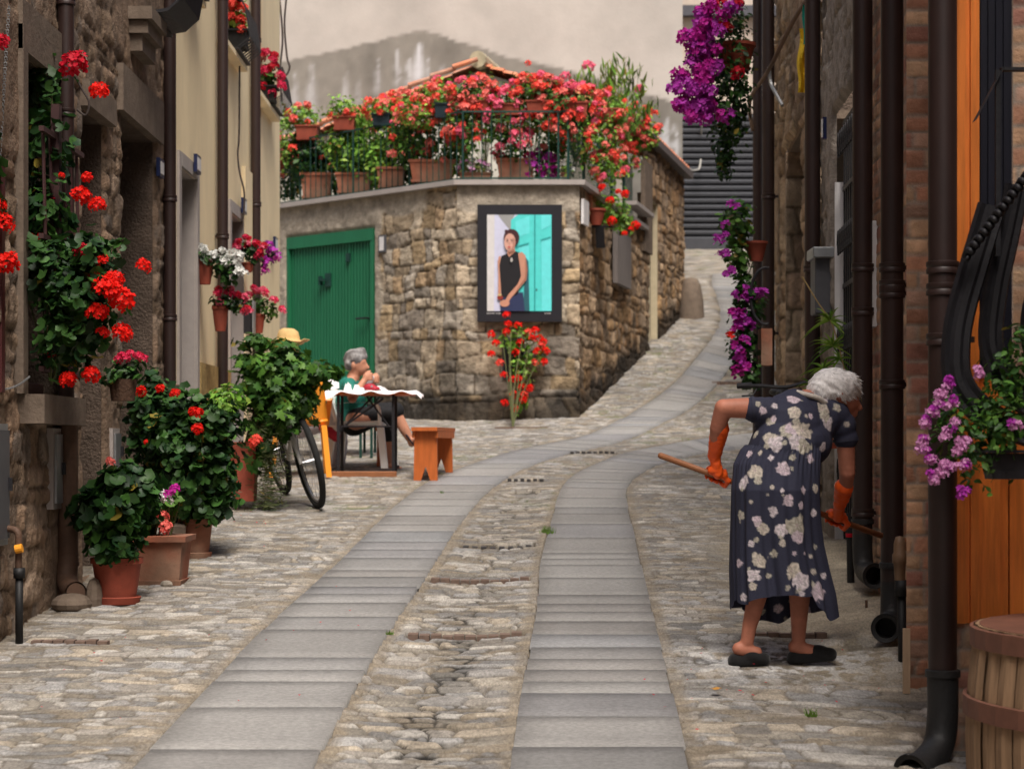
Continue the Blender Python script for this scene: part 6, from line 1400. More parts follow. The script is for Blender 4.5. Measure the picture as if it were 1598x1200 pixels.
def paint(c, r, k):
    d = V - c; D = np.linalg.norm(d, axis=1); near = D < r * 1.7
    if not near.any(): return
    dn = d[near]; th = np.arctan2(dn[:, 2], dn[:, 0]); rr = r * (1.02 + .09 * np.cos((3 + k % 3) * th + k * 1.7) + .05 * np.cos(9 * th + k) + .30 * noise3(V[near] + k, 55, k))
    m_ = np.clip((rr - D[near]) / (.0045), 0, 1)[:, None]
    base = np.array([(.68, .56, .62), (.64, .57, .49), (.72, .64, .67), (.52, .48, .40)][k % 4])
    ring_ = (.82 + .22 * np.cos(D[near] / r * 7 + 2.0 * np.cos(5 * th + k)))[:, None]; cc = base * ring_ * (.85 + .3 * (noise3(V[near], 60, 31)[:, None] * .5 + .5))
    heart = np.clip(1 - D[near] / (r * .28), 0, 1)[:, None]; cc = cc * (1 - .45 * heart) + np.array([.35, .2, .3]) * .45 * heart
    C[near] = C[near] * (1 - m_) + cc * m_
for k, (x, y, r) in enumerate(FL):
    dd = np.hypot(pxs - x, pys - y); cand = np.where(dd < 3.2)[0]
    if len(cand) == 0: cand = np.array([np.argmin(dd)])
    c = V[cand[np.argmin(V[cand, 1])]]; paint(c, r * K * 1.02, k)
    if r >= 9:                                    # leaf sprigs beside the larger blooms
        a = k * 2.1; paint(c + np.array([math.cos(a), 0, math.sin(a)]) * r * K * 1.15, r * K * .4, 4 * k + 3)
far = np.where(V[:, 1] > YB + .14)[0]
for k in range(70): paint(V[RNG.choice(far)], RNG.uniform(.008, .036), k)
M_dress = mat('floral_cotton', attr=True, rough=.8, var=.14, nscale=120, bump=.12, bscale=300, bdist=.002, spec=.25)
mk('dress', V, Fall, M_dress, woman, col=C, smooth=True)
m = MB()
cl = [A_(1246, 613, .06), A_(1262, 617, .045), A_(1278, 622, .06), A_(1288, 630, .08)]; m.tube(cr([A_(1240, 612, .10)] + cl, 5), .012, 8); m.build('collar', mat('cream_collar', (.55, .50, .45), rough=.8, var=.2, nscale=60), woman, smooth=True)
# sleeve hems
for (c, d, r) in ((A_(1175, 639, .02), (1, 0, .04), .057), (A_(1319.5, 686, .17), (-.12, 0, 1), .057)):
    d = Vector(d).normalized(); m = MB(); m.tube([Vector(c) + d * .006, Vector(c) - d * .008], [r, r + .001], 24, cap=False); m.build('sleeve_hem', mat('navy_cotton', (.030, .031, .054), rough=.8), woman, smooth=True)
# gloves
def glove(cuff_a, cuff_b, wr, h, u, side, sc=1.08):
    ax = (stB - stA).normalized()
    pr = [('c', [cuff_a, cuff_b, wr], [.043, .037, .031])] + grip(h, ax, u, wr, side, sc)
    def post(V): 
        return V + (noise3(V, 55, 4) * .0028)[:, None] * np.array([.6, -.8, .3])
    blob('glove', pr, .0042, M_glove, woman, it=3, post=post)
ca = elL.lerp(wrL, .42); cb = elL.lerp(wrL, .72)
glove(ca + Vector((0, 0, 0)), cb, wrL + Vector((0, 0, .0)), hL, (-.05, -.75, .66), -1)
ca = elR.lerp(wrR, .50); cb = elR.lerp(wrR, .85); glove(ca, cb, wrR + Vector((-.004, 0, -.008)), hR_, (.25, -.7, .6), -1)
# slippers
def slipper(x0, x1, yt, yb_, d, tilt=0):
    c = (x0 + x1) / 2; L = (x1 - x0) * K; zb_ = EYE + (HY - yb_) * (YB + d) / F
    pr = [('c', [A_(x0 + 12, yb_ - 9, d), A_(x0 + 38, yb_ - 9 - tilt * .5, d), A_(x1 - 13, yb_ - 10 - tilt, d)], [.030, .031, .032]),
          ('e', A_(x0 + 12, yb_ - 11, d), (.030, .036, .030)), ('e', A_(x1 - 28, yb_ - 15 - tilt, d), (.050, .042, .028), (0, .22, 0)), ('e', A_(x1 - 16, yb_ - 12 - tilt, d), (.040, .044, .026))]
    def post(V):
        V = V.copy(); zl = zb_ + np.clip((V[:, 0] - A_(x0, 0, d).x) / L, 0, 1) * tilt * K; V[:, 2] = np.maximum(V[:, 2], zl); return V
    blob('slipper', pr, .005, M_shoe, woman, it=12, post=post)
slipper(1134, 1204, 1008, 1041, -.01, 2); slipper(1226, 1308, 1003, 1037, .05, 6)
t = thing('broom', 'long brown broomstick gripped by the bending woman in orange gloves', 'broom', stA); m = MB(); m.tube([stA, stB], .0135, 14); m.ball(stA, .0135, 10); m.build('handle', M_stick, t, smooth=True)
be = stB + (stB - stA).normalized() * .10; m = MB(); m.box(be - Vector((.02, .14, .03)), be + Vector((.04, .14, .02)), bev=.008); m.build('brush_head', M_stick, t)

# ---- seated people, table, chairs
YS = 17.55
T_ = lambda x, y, d=0: at(x, y, YS + d)
def seated_woman():
    g = gzs(T_(560, 0).x, YS); w_ = thing('person', 'short haired woman in a green top seated at the table, eating a sandwich', 'person', (T_(556, 0).x, YS, g))
    pr = [('c', [T_(554, 647), T_(547, 625), T_(546, 606)], [.105, .11, .09]), ('c', [T_(546, 600, -.13), T_(547, 598), T_(546, 600, .13)], [.055, .06, .055]),
          ('c', [T_(549, 597), T_(554, 580)], [.058, .055]), ('e', T_(556, 566), (.088, .074, .108)), ('e', T_(562, 574), (.062, .058, .068)), ('c', [T_(572, 568), T_(575, 574)], [.009, .014]), ('c', [T_(569, 582), T_(571, 584)], [.022, .016]), ('e', T_(571, 579), (.012, .02, .008)), ('e', T_(551, 570, -.075), (.018, .01, .028)),
          ('e', T_(566, 565, -.05), (.012, .012, .008)),
          ('c', [T_(545, 602, -.14), T_(550, 622, -.26), ], [.048, .040]), ('c', [T_(550, 622, -.26), T_(568, 594, -.2)], [.038, .027]),
          ('c', [T_(546, 602, .13), T_(562, 620, .1)], [.048, .038]), ('c', [T_(562, 620, .1), T_(581, 596, -.08)], [.036, .027]),
          ('c', [T_(555, 655, -.08), T_(585, 650, -.1), T_(606, 648, -.12)], [.09, .08, .062]), ('c', [T_(606, 650, -.12), T_(606, 690, -.08), T_(606, 722, -.05)], [.058, .05, .034]), ('c', [T_(606, 728, -.05), T_(624, 732, -.08)], [.034, .026]),
          ('c', [T_(555, 655, .1), T_(590, 644, .12), T_(616, 640, .15)], [.09, .078, .06]), ('c', [T_(616, 642, .15), T_(630, 668, .15), T_(641, 688, .15)], [.055, .048, .032]), ('c', [T_(642, 692, .15), T_(648, 686, .1)], [.032, .022])]
    for (h, d, s_) in ((T_(572, 588, -.2), -.2, 1), (T_(582, 592, -.09), -.09, -1)):
        pr.append(('e', h, (.035, .022, .040), (0, .4, 0)))
        for k in range(4): a = -.028 + k * .019; pr.append(('c', [h + Vector((.01, -.012 * s_ * 0, .028 - k * .018)), h + Vector((.038, -.01, .030 - k * .019)), h + Vector((.050, .016 * 1, .026 - k * .019))], [.0105, .010, .0085 - .0005 * (k == 3)]))
        pr.append(('c', [h + Vector((-.005, .01, .03)), h + Vector((.018, .022, .050)), h + Vector((.036, .026, .052))], [.012, .011, .009]))
    blob('body', pr, .010, M_skin, w_, it=3)
    top = mat('teal_top', (.012, .16, .125), rough=.8, var=.2, nscale=12)
    blob('top', [('c', [T_(554, 646), T_(547, 626), T_(545, 606)], [.125, .132, .105]), ('c', [T_(545, 601, -.13), T_(546, 604), T_(545, 601, .13)], [.066, .07, .066]), ('c', [T_(545, 602, -.14), T_(548, 614, -.21)], [.062, .060]), ('c', [T_(546, 602, .13), T_(555, 613, .12)], [.062, .06])], .011, top, w_, it=3)
    tr = mat('black_trousers', (.008, .008, .010), rough=.85, var=.2)
    blob('trousers', [('c', [T_(556, 652, -.06), T_(585, 649, -.1), T_(606, 649, -.12)], [.098, .085, .072]), ('c', [T_(606, 650, -.12), T_(606, 678, -.1)], [.078, .07]), ('c', [T_(552, 660, .06), T_(590, 645, .12), T_(617, 641, .15)], [.115, .095, .078])], .011, tr, w_, it=3)
    hp = lambda V: V + (noise3(V, 40, 3) * .006 + noise3(V, 90, 5) * .003)[:, None] * np.array([1, 1, 1])
    blob('hair', [('e', T_(553.5, 559.5), (.096, .086, .088)), ('e', T_(547, 568, .0), (.060, .076, .075)), ('c', [T_(562, 551), T_(568, 556)], [.05, .035])], .009, mat('grey_hair', (.13, .12, .12), rough=.7, var=.5, nscale=40, var_hue=(.30, .29, .29)), w_, it=2, post=hp)
    sh = mat('sandal', (.03, .015, .02), rough=.6)
    for (x, y, d, a) in ((616, 733, -.07, 0), (646, 693, .14, -.9)):
        m = MB(); m.box(T_(x, y, d) - Vector((.11, .04, .012)), T_(x, y, d) + Vector((.11, .04, .006)), rot=Euler((0, -a, 0)), bev=.006); m.box(T_(x + 2, y - 3, d) - Vector((.03, .043, .01)), T_(x + 2, y - 3, d) + Vector((.03, .043, .022)), rot=Euler((0, -a, 0)), bev=.006); m.build('sandal', sh, w_)
seated_woman()
t = thing('sandwich', 'white wrapped sandwich held at the mouth of the seated woman', 'food', T_(577, 592, -.15)); blob('wrapper', [('e', T_(577, 593, -.15), (.030, .035, .055), (0, .5, 0)), ('e', T_(574, 587, -.15), (.03, .03, .03))], .008, M_cloth, t, it=1, post=lambda V: V + (noise3(V, 60, 2) * .006)[:, None])
def hat_person():
    g = gzs(T_(455, 0).x, YS + .2); w_ = thing('person', 'person in a straw hat and pale clothes seated behind the large leafy shrub', 'person', (T_(455, 0).x, YS + .2, g)); D = .2
    U = lambda x, y, d=0: T_(x, y, D + d)
    pr = [('c', [U(466, 660), U(456, 620), U(452, 590)], [.13, .12, .10]), ('c', [U(452, 586, -.15), U(452, 586, .15)], [.06, .06]), ('c', [U(452, 575), U(451, 555)], [.055, .055]), ('e', U(450, 542), (.09, .075, .105)), ('c', [U(462, 545), U(464, 550)], [.01, .013]),
          ('c', [U(452, 592, -.17), U(462, 628, -.2), U(492, 622, -.15)], [.05, .042, .03]), ('c', [U(452, 592, .17), U(466, 628, .18), U(495, 622, .1)], [.05, .042, .03]),
          ('c', [U(470, 662, -.1), U(522, 652, -.12)], [.09, .065]), ('c', [U(522, 654, -.12), U(518, 690, -.1), U(514, 728, -.1)], [.06, .05, .035]), ('c', [U(514, 733, -.1), U(532, 737, -.1)], [.035, .026]),
          ('c', [U(470, 662, .1), U(525, 650, .1)], [.09, .065]), ('c', [U(525, 652, .1), U(530, 690, .1), U(528, 726, .1)], [.06, .05, .035]), ('c', [U(528, 730, .1), U(546, 734, .1)], [.035, .026])]
    for h in (U(496, 620, -.15), U(499, 620, .1)):
        for k in range(4): pr.append(('c', [h + Vector((0, .028 - k * .019, 0)), h + Vector((.05 - .004 * abs(k - 1), .03 - k * .02, -.008)), h + Vector((.075 - .006 * abs(k - 1), .03 - k * .02, -.025))], [.011, .01, .008]))
        pr.append(('e', h, (.035, .038, .018))); pr.append(('c', [h + Vector((-.01, .03, 0)), h + Vector((.02, .055, -.005))], [.012, .009]))
    blob('body', pr, .011, M_skin, w_, it=3)
    blob('shirt', [('c', [U(466, 655), U(456, 620), U(452, 596)], [.155, .14, .12]), ('c', [U(452, 588, -.15), U(452, 588, .15)], [.07, .07]), ('c', [U(452, 592, -.17), U(460, 620, -.2)], [.062, .055]), ('c', [U(452, 592, .17), U(462, 620, .18)], [.062, .055])], .012, mat('brown_shirt', (.22, .13, .09), rough=.85), w_, it=3)
    blob('trousers', [('c', [U(468, 664, -.08), U(522, 653, -.12)], [.115, .085]), ('c', [U(522, 654, -.12), U(518, 690, -.1), U(514, 722, -.1)], [.085, .075, .065]), ('c', [U(468, 664, .08), U(525, 652, .1)], [.115, .085]), ('c', [U(525, 652, .1), U(530, 690, .1), U(528, 720, .1)], [.085, .075, .065])], .012, mat('pale_trousers', (.52, .47, .50), rough=.85), w_, it=3)
    hc = U(450, 533); m = MB(); m.lathe([(.0, .115), (.05, .112), (.085, .09), (.098, .04), (.102, .0), (.16, -.018), (.185, -.005), (.186, .002), (.16, -.010), (.10, .010)], hc, 28); o = m.build('hat', M_straw, w_, smooth=True)
    for v in o.data.vertices:
        q = v.co; x = q.x - (hc.x - W(w_).x); q.z += .16 * x * (1 if x > 0 else .9) * -.35 + (.05 if x > .12 else 0) * .5
hat_person()
def leg_v(m, a, b, r=.018): m.bar([a, b], (r, 0, 0), (0, r * .6, 0))
def folding_table(x0, x1, ytop, Y0, dep, label, cloth_label, legx, gcol=M_black, skid=True):
    g = gzs(at((x0 + x1) / 2, 0, Y0).x, Y0 + .1); s = Y0 / F; zt_ = EYE + (HY - ytop) * s; A = at(x0, 0, Y0).x; B = at(x1, 0, Y0).x
    t = thing('folding_table', label, 'table', ((A + B) / 2, Y0 + dep / 2, g))
    m = MB(); m.box((A + .04, Y0 + .02, zt_ - .03), (B - .02, Y0 + dep, zt_ - .002), bev=.004); m.build('table_top', M_owood, t)
    for lx in legx:
        for yy in (Y0 + .06, Y0 + dep - .06):
            X = at(lx, 0, Y0).x; m = MB(); m.bar([(X, yy, g), (X, yy, zt_ - .03)], (.012, 0, 0), (0, .010, 0)); m.build('leg', gcol, t)
    Xa, Xb = at(legx[0], 0, Y0).x, at(legx[-1], 0, Y0).x; m = MB(); zm = zt_ - .34
    for yy in (Y0 + .075,):
        m.tube([(Xa, yy, zm), ((Xa + Xb) / 2 + .05, yy + .1, zt_ - .04)], .008, 6); m.tube([(Xa, yy, zm + .05), (Xb, yy, zm + .05)], .007, 6); m.tube([(Xb, yy, zm), ((Xa + Xb) / 2 + .0, yy + .1, zt_ - .04)], .008, 6); m.tube([(Xa, yy, zm + .02), ((Xa + Xb) / 2 + .14, yy + .05, zt_ - .06)], .008, 6)
    m.build('braces', gcol, t)
    if skid: m = MB(); m.box((Xa - .05, Y0 + .0, g - .01), (Xb + .03, Y0 + .05, g + .04), bev=.006); m.build('floor_rail', M_stick, t)
    # cloth
    nx_, ny_ = 46, 20; V = []; Fc = []
    for j in range(ny_ + 1):
        for i in range(nx_ + 1):
            u = i / nx_; v = j / ny_; x = A - .02 + (B - A + .05) * u; y = Y0 - .012 + (dep + .03) * v; z = zt_ + .003
            if j == 0: z -= .022 + .012 * math.sin(u * 21) + .055 * max(0, .22 - u) / .22; y -= .008
            if i == 0: z -= .10 + .02 * math.sin(v * 5) ; x -= .02
            if i == 1: z -= .02
            if i == 0 and j <= 3: z -= .09
            if i == nx_: z -= .04 + .012 * math.sin(v * 15); x += .022
            z += .003 * math.sin(u * 40 + v * 9); V.append((x, y, z))
    for j in range(ny_):
        for i in range(nx_): k = j * (nx_ + 1) + i; Fc.append((k, k + 1, k + nx_ + 2, k + nx_ + 1))
    o = mk('tablecloth', V, Fc, M_cloth, None, smooth=True); tag(o, cloth_label, 'tablecloth'); return zt_, t
zt_, tb = folding_table(503, 648, 610, 16.75, .50, 'black legged folding table with a white cloth, beside the wooden bench', 'white cloth draped over the front folding table', (527, 613))
z2, tb2 = folding_table(470, 592, 603, 18.35, .6, 'second folding table with dark green legs, behind the seated woman', 'white cloth on the second table behind', (562, 579), M_green_d, False)
def small(name, label, cat, fn, mt): t = thing(name, label, cat, (0, 0, 0)); m = MB(); fn(m); o = m.build(name + '_body', mt, t); return t
def papers(name, label, cat, x0, x1, y0, y1, Y, mt=M_cloth):
    c0, c1 = at(x0, y1, Y), at(x1, y0, Y); t = thing(name, label, cat, (c0 + c1) / 2); m = MB(); w_ = c1.x - c0.x; h_ = c1.z - c0.z; rn = random.Random(x0)
    for k in range(5):
        a = c0 + Vector((w_ * rn.random() * .55, rn.uniform(0, .12), 0)); L = w_ * rn.uniform(.4, .6); H = h_ * rn.uniform(.5, 1)
        q = [a, a + Vector((L, rn.uniform(-.03, .03), .002)), a + Vector((L * rn.uniform(.6, 1), .06, H * rn.uniform(.6, 1))), a + Vector((L * rn.uniform(0, .4), .05, H)), a + Vector((L * .5, .14, .004))]
        m.add(q, [(0, 1, 2, 3), (1, 4, 2), (3, 2, 4), (0, 3, 4)])
    m.build(name + '_body', mt, t)
papers('paper_bag', 'crumpled white paper bag at the left end of the table', 'bag', 503, 531, 590, 606, 17.15)
papers('napkin', 'crumpled white napkin in the middle of the table', 'napkin', 533, 550, 595, 609, 16.95)
papers('paper', 'white paper sheet lying by the red purse on the table', 'paper', 550, 568, 599, 609, 16.95)
mat('red_fabric', (.38, .012, .03), rough=.6, var=.2)
t = thing('red_purse', 'small dark red purse on the white tablecloth', 'purse', at(579, 608, 16.95)); blob('purse_body', [('e', at(577, 604, 16.95), (.055, .04, .030)), ('e', at(584, 606, 16.95), (.050, .04, .018))], .007, MATS['red_fabric'], t, it=2); m = MB(); m.ball(at(580, 603, 16.90), .008, 8); m.build('clasp', M_metal, t)
t = thing('red_shoulder_bag', 'dark red bag lying between the orange chair and the table legs', 'bag', at(515, 690, 17.1)); blob('bag_body', [('c', [at(502, 668, 17.1), at(514, 674, 17.1), at(524, 682, 17.1)], [.03, .045, .04])], .008, MATS['red_fabric'], t, it=2)
def chair_mono(m_):
    t = thing('plastic_chair', None, 'chair', (0, 0, 0)); 
    m = MB(); V = []; Fc = []; n = 8
    for j in range(n + 1):
        for i in range(n + 1):
            u = i / n * 2 - 1; v = j / n * 2 - 1; V.append((.21 * v + .01, .21 * u * (1 - .06 * v), .43 + .02 * u * u - .012 * (1 - v * v) - (.02 if v > .9 else 0)))
    m.add(V, [(j * (n + 1) + i, j * (n + 1) + i + 1, (j + 1) * (n + 1) + i + 1, (j + 1) * (n + 1) + i) for j in range(n) for i in range(n)]); o = m.build('seat', m_, t, smooth=True)
    md = o.modifiers.new('t', 'SOLIDIFY'); md.thickness = .02
    m = MB(); V = []
    for j in range(n + 1):
        for i in range(n + 1):
            u = i / n * 2 - 1; v = j / n; V.append((-.20 - .10 * v + .05 * u * u, .21 * u * (1 - .18 * v * v), .43 + .40 * v - .05 * u * u * v))
    m.add(V, [(j * (n + 1) + i, j * (n + 1) + i + 1, (j + 1) * (n + 1) + i + 1, (j + 1) * (n + 1) + i) for j in range(n) for i in range(n)]); o = m.build('backrest', m_, t, smooth=True)
    md = o.modifiers.new('t', 'SOLIDIFY'); md.thickness = .02
    for sx in (-1, 1):
        for sy in (-1, 1):
            m = MB(); m.bar([(.20 * sx, .19 * sy, .42), (.245 * sx, .23 * sy, 0)], (.028, 0, 0), (0, .022, 0)); m.build('leg', m_, t)
    for sy in (-1, 1):
        m = MB(); m.bar(cr([(-.24, .22 * sy, .62), (-.05, .25 * sy, .64), (.16, .25 * sy, .63), (.20, .24 * sy, .56), (.20, .22 * sy, .42)], 4), (.012, 0, .0), (0, .022, .0)); m.build('armrest', m_, t)
    return t
ch = chair_mono(M_wplas); ch['label'] = 'white plastic chair under the woman in the green top'; ch.location = (T_(566, 0).x, YS - .10, gzs(T_(563, 0).x, YS)); ch.rotation_euler = (0, 0, R(-8)); ch.scale = (1, 1, .86)
ch = chair_mono(M_oplas); ch['label'] = 'orange plastic chair between the bicycle and the table'; p = gp(468, 744); ch.location = (p.x, p.y, p.z); ch.rotation_euler = (0, 0, R(97))
# benches
def bench(pn, pf, hgt, wid, label):
    a, b = gp(*pn), gp(*pf); t = thing('wooden_bench', label, 'bench', (a + b) / 2); d = (b - a); d.z = 0; L = d.length; d.normalize(); n = Vector((-d.y, d.x, 0)) * wid / 2
    zt_ = max(a.z, b.z) + hgt
    m = MB(); o = d * .03; lo = Vector((0, 0, zt_ - .03)); hi = Vector((0, 0, zt_)); f2 = lambda p: Vector((p.x, p.y, 0))
    P = [f2(a) - n * 1.06 - o, f2(b) - n * 1.06 + o, f2(b) + n * 1.06 + o, f2(a) + n * 1.06 - o]; m.hexa([p + lo for p in P] + [p + hi for p in P]); m.build('seat', M_owood, t)
    m = MB()
    for sgn in (-1, 1):
        q = n * sgn * .93; th = n.normalized() * .012; P = [f2(a) + q - th, f2(b) + q - th, f2(b) + q + th, f2(a) + q + th]; m.hexa([p + Vector((0, 0, zt_ - .085)) for p in P] + [p + Vector((0, 0, zt_ - .031)) for p in P])
    m.build('apron', M_owood, t)
    for e in (a, b):
        m = MB(); th = d * .013; gz_ = e.z; e2 = f2(e) + d * (.04 if e is a else -.04)
        prof = [(-1, gz_), (-.42, gz_), (0, gz_ + .12), (.42, gz_), (1, gz_), (.94, zt_ - .031), (-.94, zt_ - .031)]
        V = [e2 + n * x * .97 + Vector((0, 0, z)) - th for x, z in prof] + [e2 + n * x * .97 + Vector((0, 0, z)) + th for x, z in prof]
        m.add(V, [tuple(range(7)), tuple(range(13, 6, -1))] + [(i, (i + 1) % 7, (i + 1) % 7 + 7, i + 7) for i in range(7)]); m.build('leg', M_owood, t)
bench((663, 751), (690, 737), .37, .20, 'small varnished wooden bench beside the paved track, right of the table')
bench((596, 729), (606, 722), .36, .10, 'wooden bench standing behind the table legs, by the seated woman')
# ---- bicycle
def bicycle():
    t = thing('bicycle', None, 'bicycle', (0, 0, 0)); Rw = .315
    M_ty = mat('tyre', (.012, .012, .012), rough=.85, var=.2, bump=.4, bscale=90); M_rim = mat('rim', (.35, .35, .36), rough=.35, metal=.8); M_fr = mat('bicycle_frame', (.60, .58, .56), rough=.4)
    for wx in (0, 1.02):
        m = MB(); V = []; Fc = []; n = 72; k = 8
        for i in range(n):
            a = 2 * math.pi * i / n; kn = .003 if i % 2 else 0
            for j_ in range(k):
                b = 2 * math.pi * j_ / k; rr = Rw + (.024 + (kn if math.cos(b) > .2 else 0)) * math.cos(b); V.append((wx + rr * math.cos(a), .024 * math.sin(b), Rw + .02 + rr * math.sin(a)))
        m.add(V, [(i * k + j_, ((i + 1) % n) * k + j_, ((i + 1) % n) * k + (j_ + 1) % k, i * k + (j_ + 1) % k) for i in range(n) for j_ in range(k)]); w_ = m.build('wheel', M_ty, t, smooth=True)
        m = MB(); c = Vector((wx, 0, Rw + .02)); m.tube([c + Vector(((Rw - .028) * math.cos(a), 0, (Rw - .028) * math.sin(a))) for a in np.linspace(0, 2 * math.pi, 49)], .010, 6); m.tube([c - Vector((0, .045, 0)), c + Vector((0, .045, 0))], .02, 10)
        for i in range(28): a = 2 * math.pi * i / 28; s_ = .03 if i % 2 else -.03; m.tube([c + Vector((.015 * math.cos(a + 1), s_, .015 * math.sin(a + 1))), c + Vector(((Rw - .03) * math.cos(a), 0, (Rw - .03) * math.sin(a)))], .0013, 4)
        o = m.build('rim', M_rim, w_)
    m = MB(); z0 = Rw + .02; bb = (.42, 0, z0 - .03); hd = (.86, 0, .78); hb_ = (.89, 0, .68); st = (.32, 0, .72)
    for a, b, r in ((bb, hb_, .02), (st, hd, .016), (bb, st, .017), (hd, hb_, .021)): m.tube([a, b], r, 10)
    for s_ in (-1, 1): m.tube([bb, (0, .05 * s_, z0)], .009, 8); m.tube([st, (0, .05 * s_, z0)], .008, 8)
    m.build('frame', M_fr, t, smooth=True)
    m = MB(); m.bar([hb_, (.895, 0, .66)], (.03, 0, 0), (0, .06, 0))
    for s_ in (-1, 1): m.tube([(.895, .055 * s_, .66), (.95, .055 * s_, .5), (1.02, .055 * s_, z0)], [.020, .018, .011], 10)
    m.build('fork', M_fr, t)
    m = MB(); m.tube([hd, (.84, 0, .90)], .014, 8); m.tube(cr([(.80, -.29, .96), (.84, -.15, .95), (.86, 0, .93), (.84, .15, .95), (.80, .29, .96)], 5), .012, 8)
    for s_ in (-1, 1): m.tube([(.80, .29 * s_, .96), (.815, .20 * s_, .957)], .018, 8); m.tube([(.83, .17 * s_, .94), (.88, .20 * s_, .90), (.87, .27 * s_, .90)], .006, 6)
    m.build('handlebar', M_black, t)
    m = MB(); m.tube([st, (.29, 0, .84)], .013, 8); m.build('seat_post', M_rim, t); m = MB(); m.ball((.27, 0, .87), (.13, .065, .03), 12); m.ball((.38, 0, .865), (.08, .03, .022), 10); m.build('saddle', M_blackp, t, smooth=True)
    m = MB(); m.lathe([(.09, -.004), (.095, 0), (.09, .004)], (0, 0, 0), 24); m.tube([(0, 0, 0), (.12, .12, .02)], .008, 6); M3 = Euler((R(90), 0, 0)).to_matrix(); m.v = [M3 @ v + Vector((.42, -.05, z0 - .03)) for v in m.v]; m.build('crank', M_black, t)
    return t
def copy_tree(o, parent=None):
    c = o.copy(); COL.objects.link(c); c.parent = parent
    for ch_ in list(o.children): copy_tree(ch_, c)
    return c
bk = bicycle(); bk['label'] = 'bicycle with chunky black tyres leaning left beside the tall leafy shrub'
pf = gp(497, 792); pr_ = gp(452, 772); d = pf - pr_; yaw = math.atan2(d.y, d.x); 
bk.location = pf - Vector((math.cos(yaw), math.sin(yaw), 0)) * 1.02; bk.location.z = gzs(bk.location.x, bk.location.y) + .0
pitch = math.atan2(pf.z - bk.location.z, 1.02)
bk.rotation_mode = 'XYZ'; bk.matrix_world = Matrix.Translation(bk.location) @ Matrix.Rotation(yaw, 4, 'Z') @ Matrix.Rotation(-pitch, 4, 'Y') @ Matrix.Rotation(R(14), 4, 'X')
b2_ = copy_tree(bk); b2_['label'] = 'bicycle parked against the right wall behind the bent woman, only its black handlebar showing'
x0_, y0_ = 1.80, 13.45; yaw = R(-93); b2_.matrix_world = Matrix.Translation((x0_, y0_, gzs(x0_, y0_) + .05)) @ Matrix.Rotation(yaw, 4, 'Z') @ Matrix.Rotation(R(5), 4, 'Y') @ Matrix.Rotation(R(5), 4, 'X')

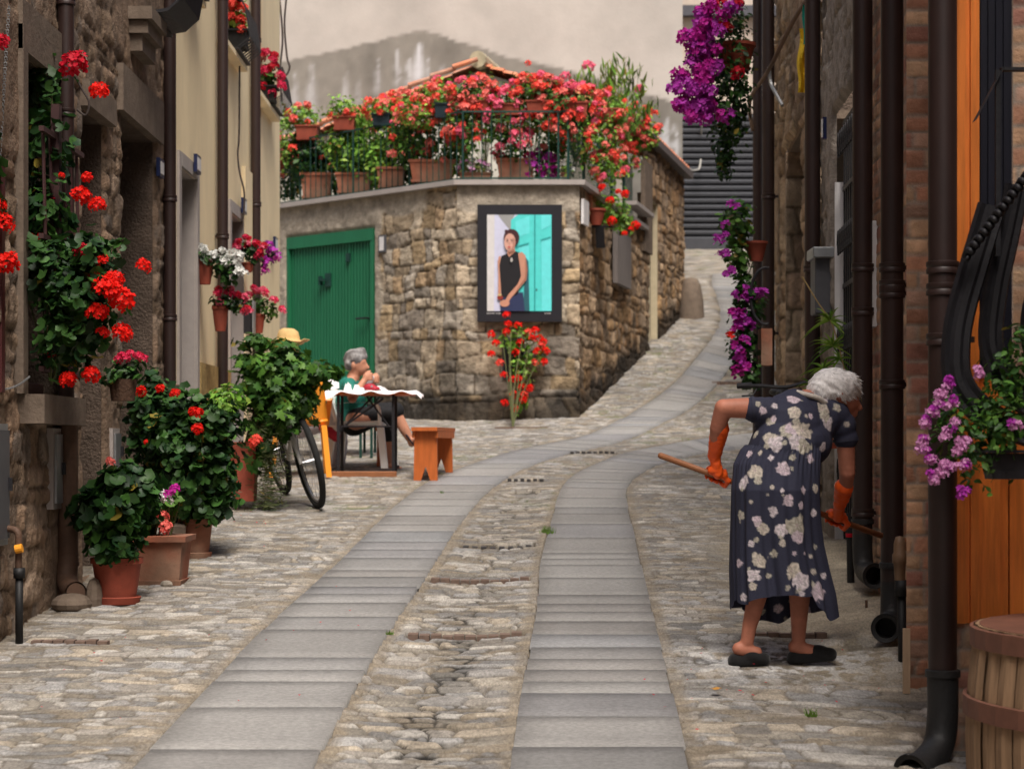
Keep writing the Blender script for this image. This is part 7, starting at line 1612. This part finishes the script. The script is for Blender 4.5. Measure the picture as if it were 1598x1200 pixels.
# ---- the framed portrait on the corner wall
def poster():
    Y = 22.89; t = thing('portrait_poster', 'large black framed photograph of a woman by a turquoise door, on the stone corner wall', 'poster', at(811, 500, Y))
    m = MB(); m.box(at(745, 502, Y), at(877, 320, Y + .02), bev=0); m.v = [Vector((v.x, Y - .0 if v.y < Y + .01 else Y + .05, v.z)) for v in m.v]; m.build('frame', mat('poster_black', (.012, .011, .016), rough=.5), t)
    sx, sy, ox, oy = 140 / 884., 190 / 1200., 740, 320
    lay = [0]
    def pg(name, P, c, parent=t, rough=.55):
        lay[0] += 1; y = Y - .002 - .0012 * lay[0]; m = MB(); V = [(lambda q: (q.x, y, q.z))(at(ox + x * sx, oy + z * sy, Y)) for x, z in P]; m.add(V, [tuple(range(len(V)))])
        o = m.build(name, mat('print_' + name + str(lay[0]), c, rough=rough, var=.10, nscale=14), parent); return o
    pr = pg('print', [(127, 98), (762, 98), (762, 1046), (127, 1046)], (.55, .56, .72))
    pg('wall_edge', [(127, 98), (200, 98), (195, 1046), (127, 1046)], (.62, .60, .60), pr); pg('shade', [(235, 98), (400, 98), (365, 160), (360, 260)], (.30, .30, .30), pr)
    pg('door', [(362, 150), (430, 98), (762, 98), (762, 1046), (520, 1046), (420, 800), (360, 400)], (.08, .62, .60), pr)
    for P in ([(405, 165), (545, 110), (545, 280), (415, 320)], [(660, 98), (755, 98), (755, 200), (660, 250)], [(420, 400), (540, 375), (545, 640), (520, 640)], [(660, 355), (755, 325), (755, 1046), (665, 1046)]): pg('door_panel', P, (.13, .70, .72), pr)
    for P in ([(592, 98), (604, 98), (602, 1046), (590, 1046)], [(415, 405), (540, 372), (540, 388), (415, 425)], [(655, 342), (755, 312), (755, 328), (655, 358)]): pg('door_joint', P, (.02, .30, .30), pr)
    ell = lambda cx, cy, a, b, n=20, t0=0: [(cx + a * math.cos(k * 2 * math.pi / n + t0), cy + b * math.sin(k * 2 * math.pi / n + t0)) for k in range(n)]
    pg('cast_edge', [(510, 520), (535, 560), (545, 1046), (480, 1046)], (.02, .10, .13), pr)
    pg('jeans', [(262, 880), (480, 860), (500, 1046), (258, 1046)], (.02, .03, .09), pr)
    sk = (.52, .25, .17)
    pg('arm', [(243, 510), (262, 505), (268, 700), (262, 930), (235, 930), (238, 700), (232, 560)], sk, pr)
    pg('vest', [(268, 505), (325, 480), (345, 520), (400, 455), (440, 470), (470, 700), (440, 800), (430, 880), (330, 920), (270, 900), (248, 600)], (.008, .007, .010), pr)
    pg('arm', [(432, 480), (470, 465), (505, 500), (525, 640), (515, 740), (440, 830), (360, 920), (320, 990), (300, 950), (340, 880), (430, 780), (462, 700), (450, 600)], sk, pr)
    pg('hand', ell(300, 970, 48, 34), sk, pr); pg('bracelet', ell(255, 915, 30, 22), (.25, .03, .02), pr); pg('bracelet', ell(250, 888, 20, 10), (.6, .45, .2), pr)
    pg('neck', [(330, 440), (400, 430), (405, 462), (345, 515), (325, 482)], sk, pr)
    pg('hair', ell(368, 325, 78, 85) , (.05, .012, .016), pr); pg('hair_knot', ell(315, 262, 16, 16), (.05, .012, .016), pr)
    pg('face', ell(352, 372, 56, 88), (.62, .34, .27), pr)
    pg('face_shade', [(385, 320), (405, 350), (404, 400), (385, 440), (360, 458), (380, 400)], (.42, .20, .15), pr); pg('nose', [(345, 360), (352, 392), (338, 394)], (.48, .24, .18), pr)
    for c in (326, 370): pg('brow', [(c - 14, 343), (c, 337), (c + 14, 343), (c, 341)], (.05, .02, .02), pr)
    pg('arm_shade', [(505, 520), (525, 640), (515, 740), (440, 830), (400, 880), (430, 820), (500, 720), (508, 640)], (.34, .15, .10), pr); pg('neck_shade', [(335, 452), (400, 436), (395, 455), (345, 475)], (.36, .17, .12), pr)
    for c in (328, 372): pg('eye', ell(c, 355, 10, 5), (.04, .02, .02), pr)
    pg('mouth', ell(345, 418, 17, 7), (.45, .06, .06), pr); pg('brooch', ell(368, 545, 12, 22), (.45, .42, .40), pr)
    pg('keyhole', ell(614, 840, 7, 14), (.02, .05, .05), pr)
    m = MB()
    for (x0, x1) in ((128, 150), (153, 172), (176, 202), (216, 232), (236, 264), (694, 712), (716, 760)):
        n = int((x1 - x0) / 5)
        for k in range(n): a = at(ox + (x0 + 5 * k) * sx, oy + 1073 * sy, Y); b = at(ox + (x0 + 5 * k + 3.2) * sx, oy + (1062 + (k * 7 % 3) * 2) * sy, Y); m.box((a.x, Y - .004, a.z), (b.x, Y - .001, b.z))
    m.build('caption', M_white, t)
poster()
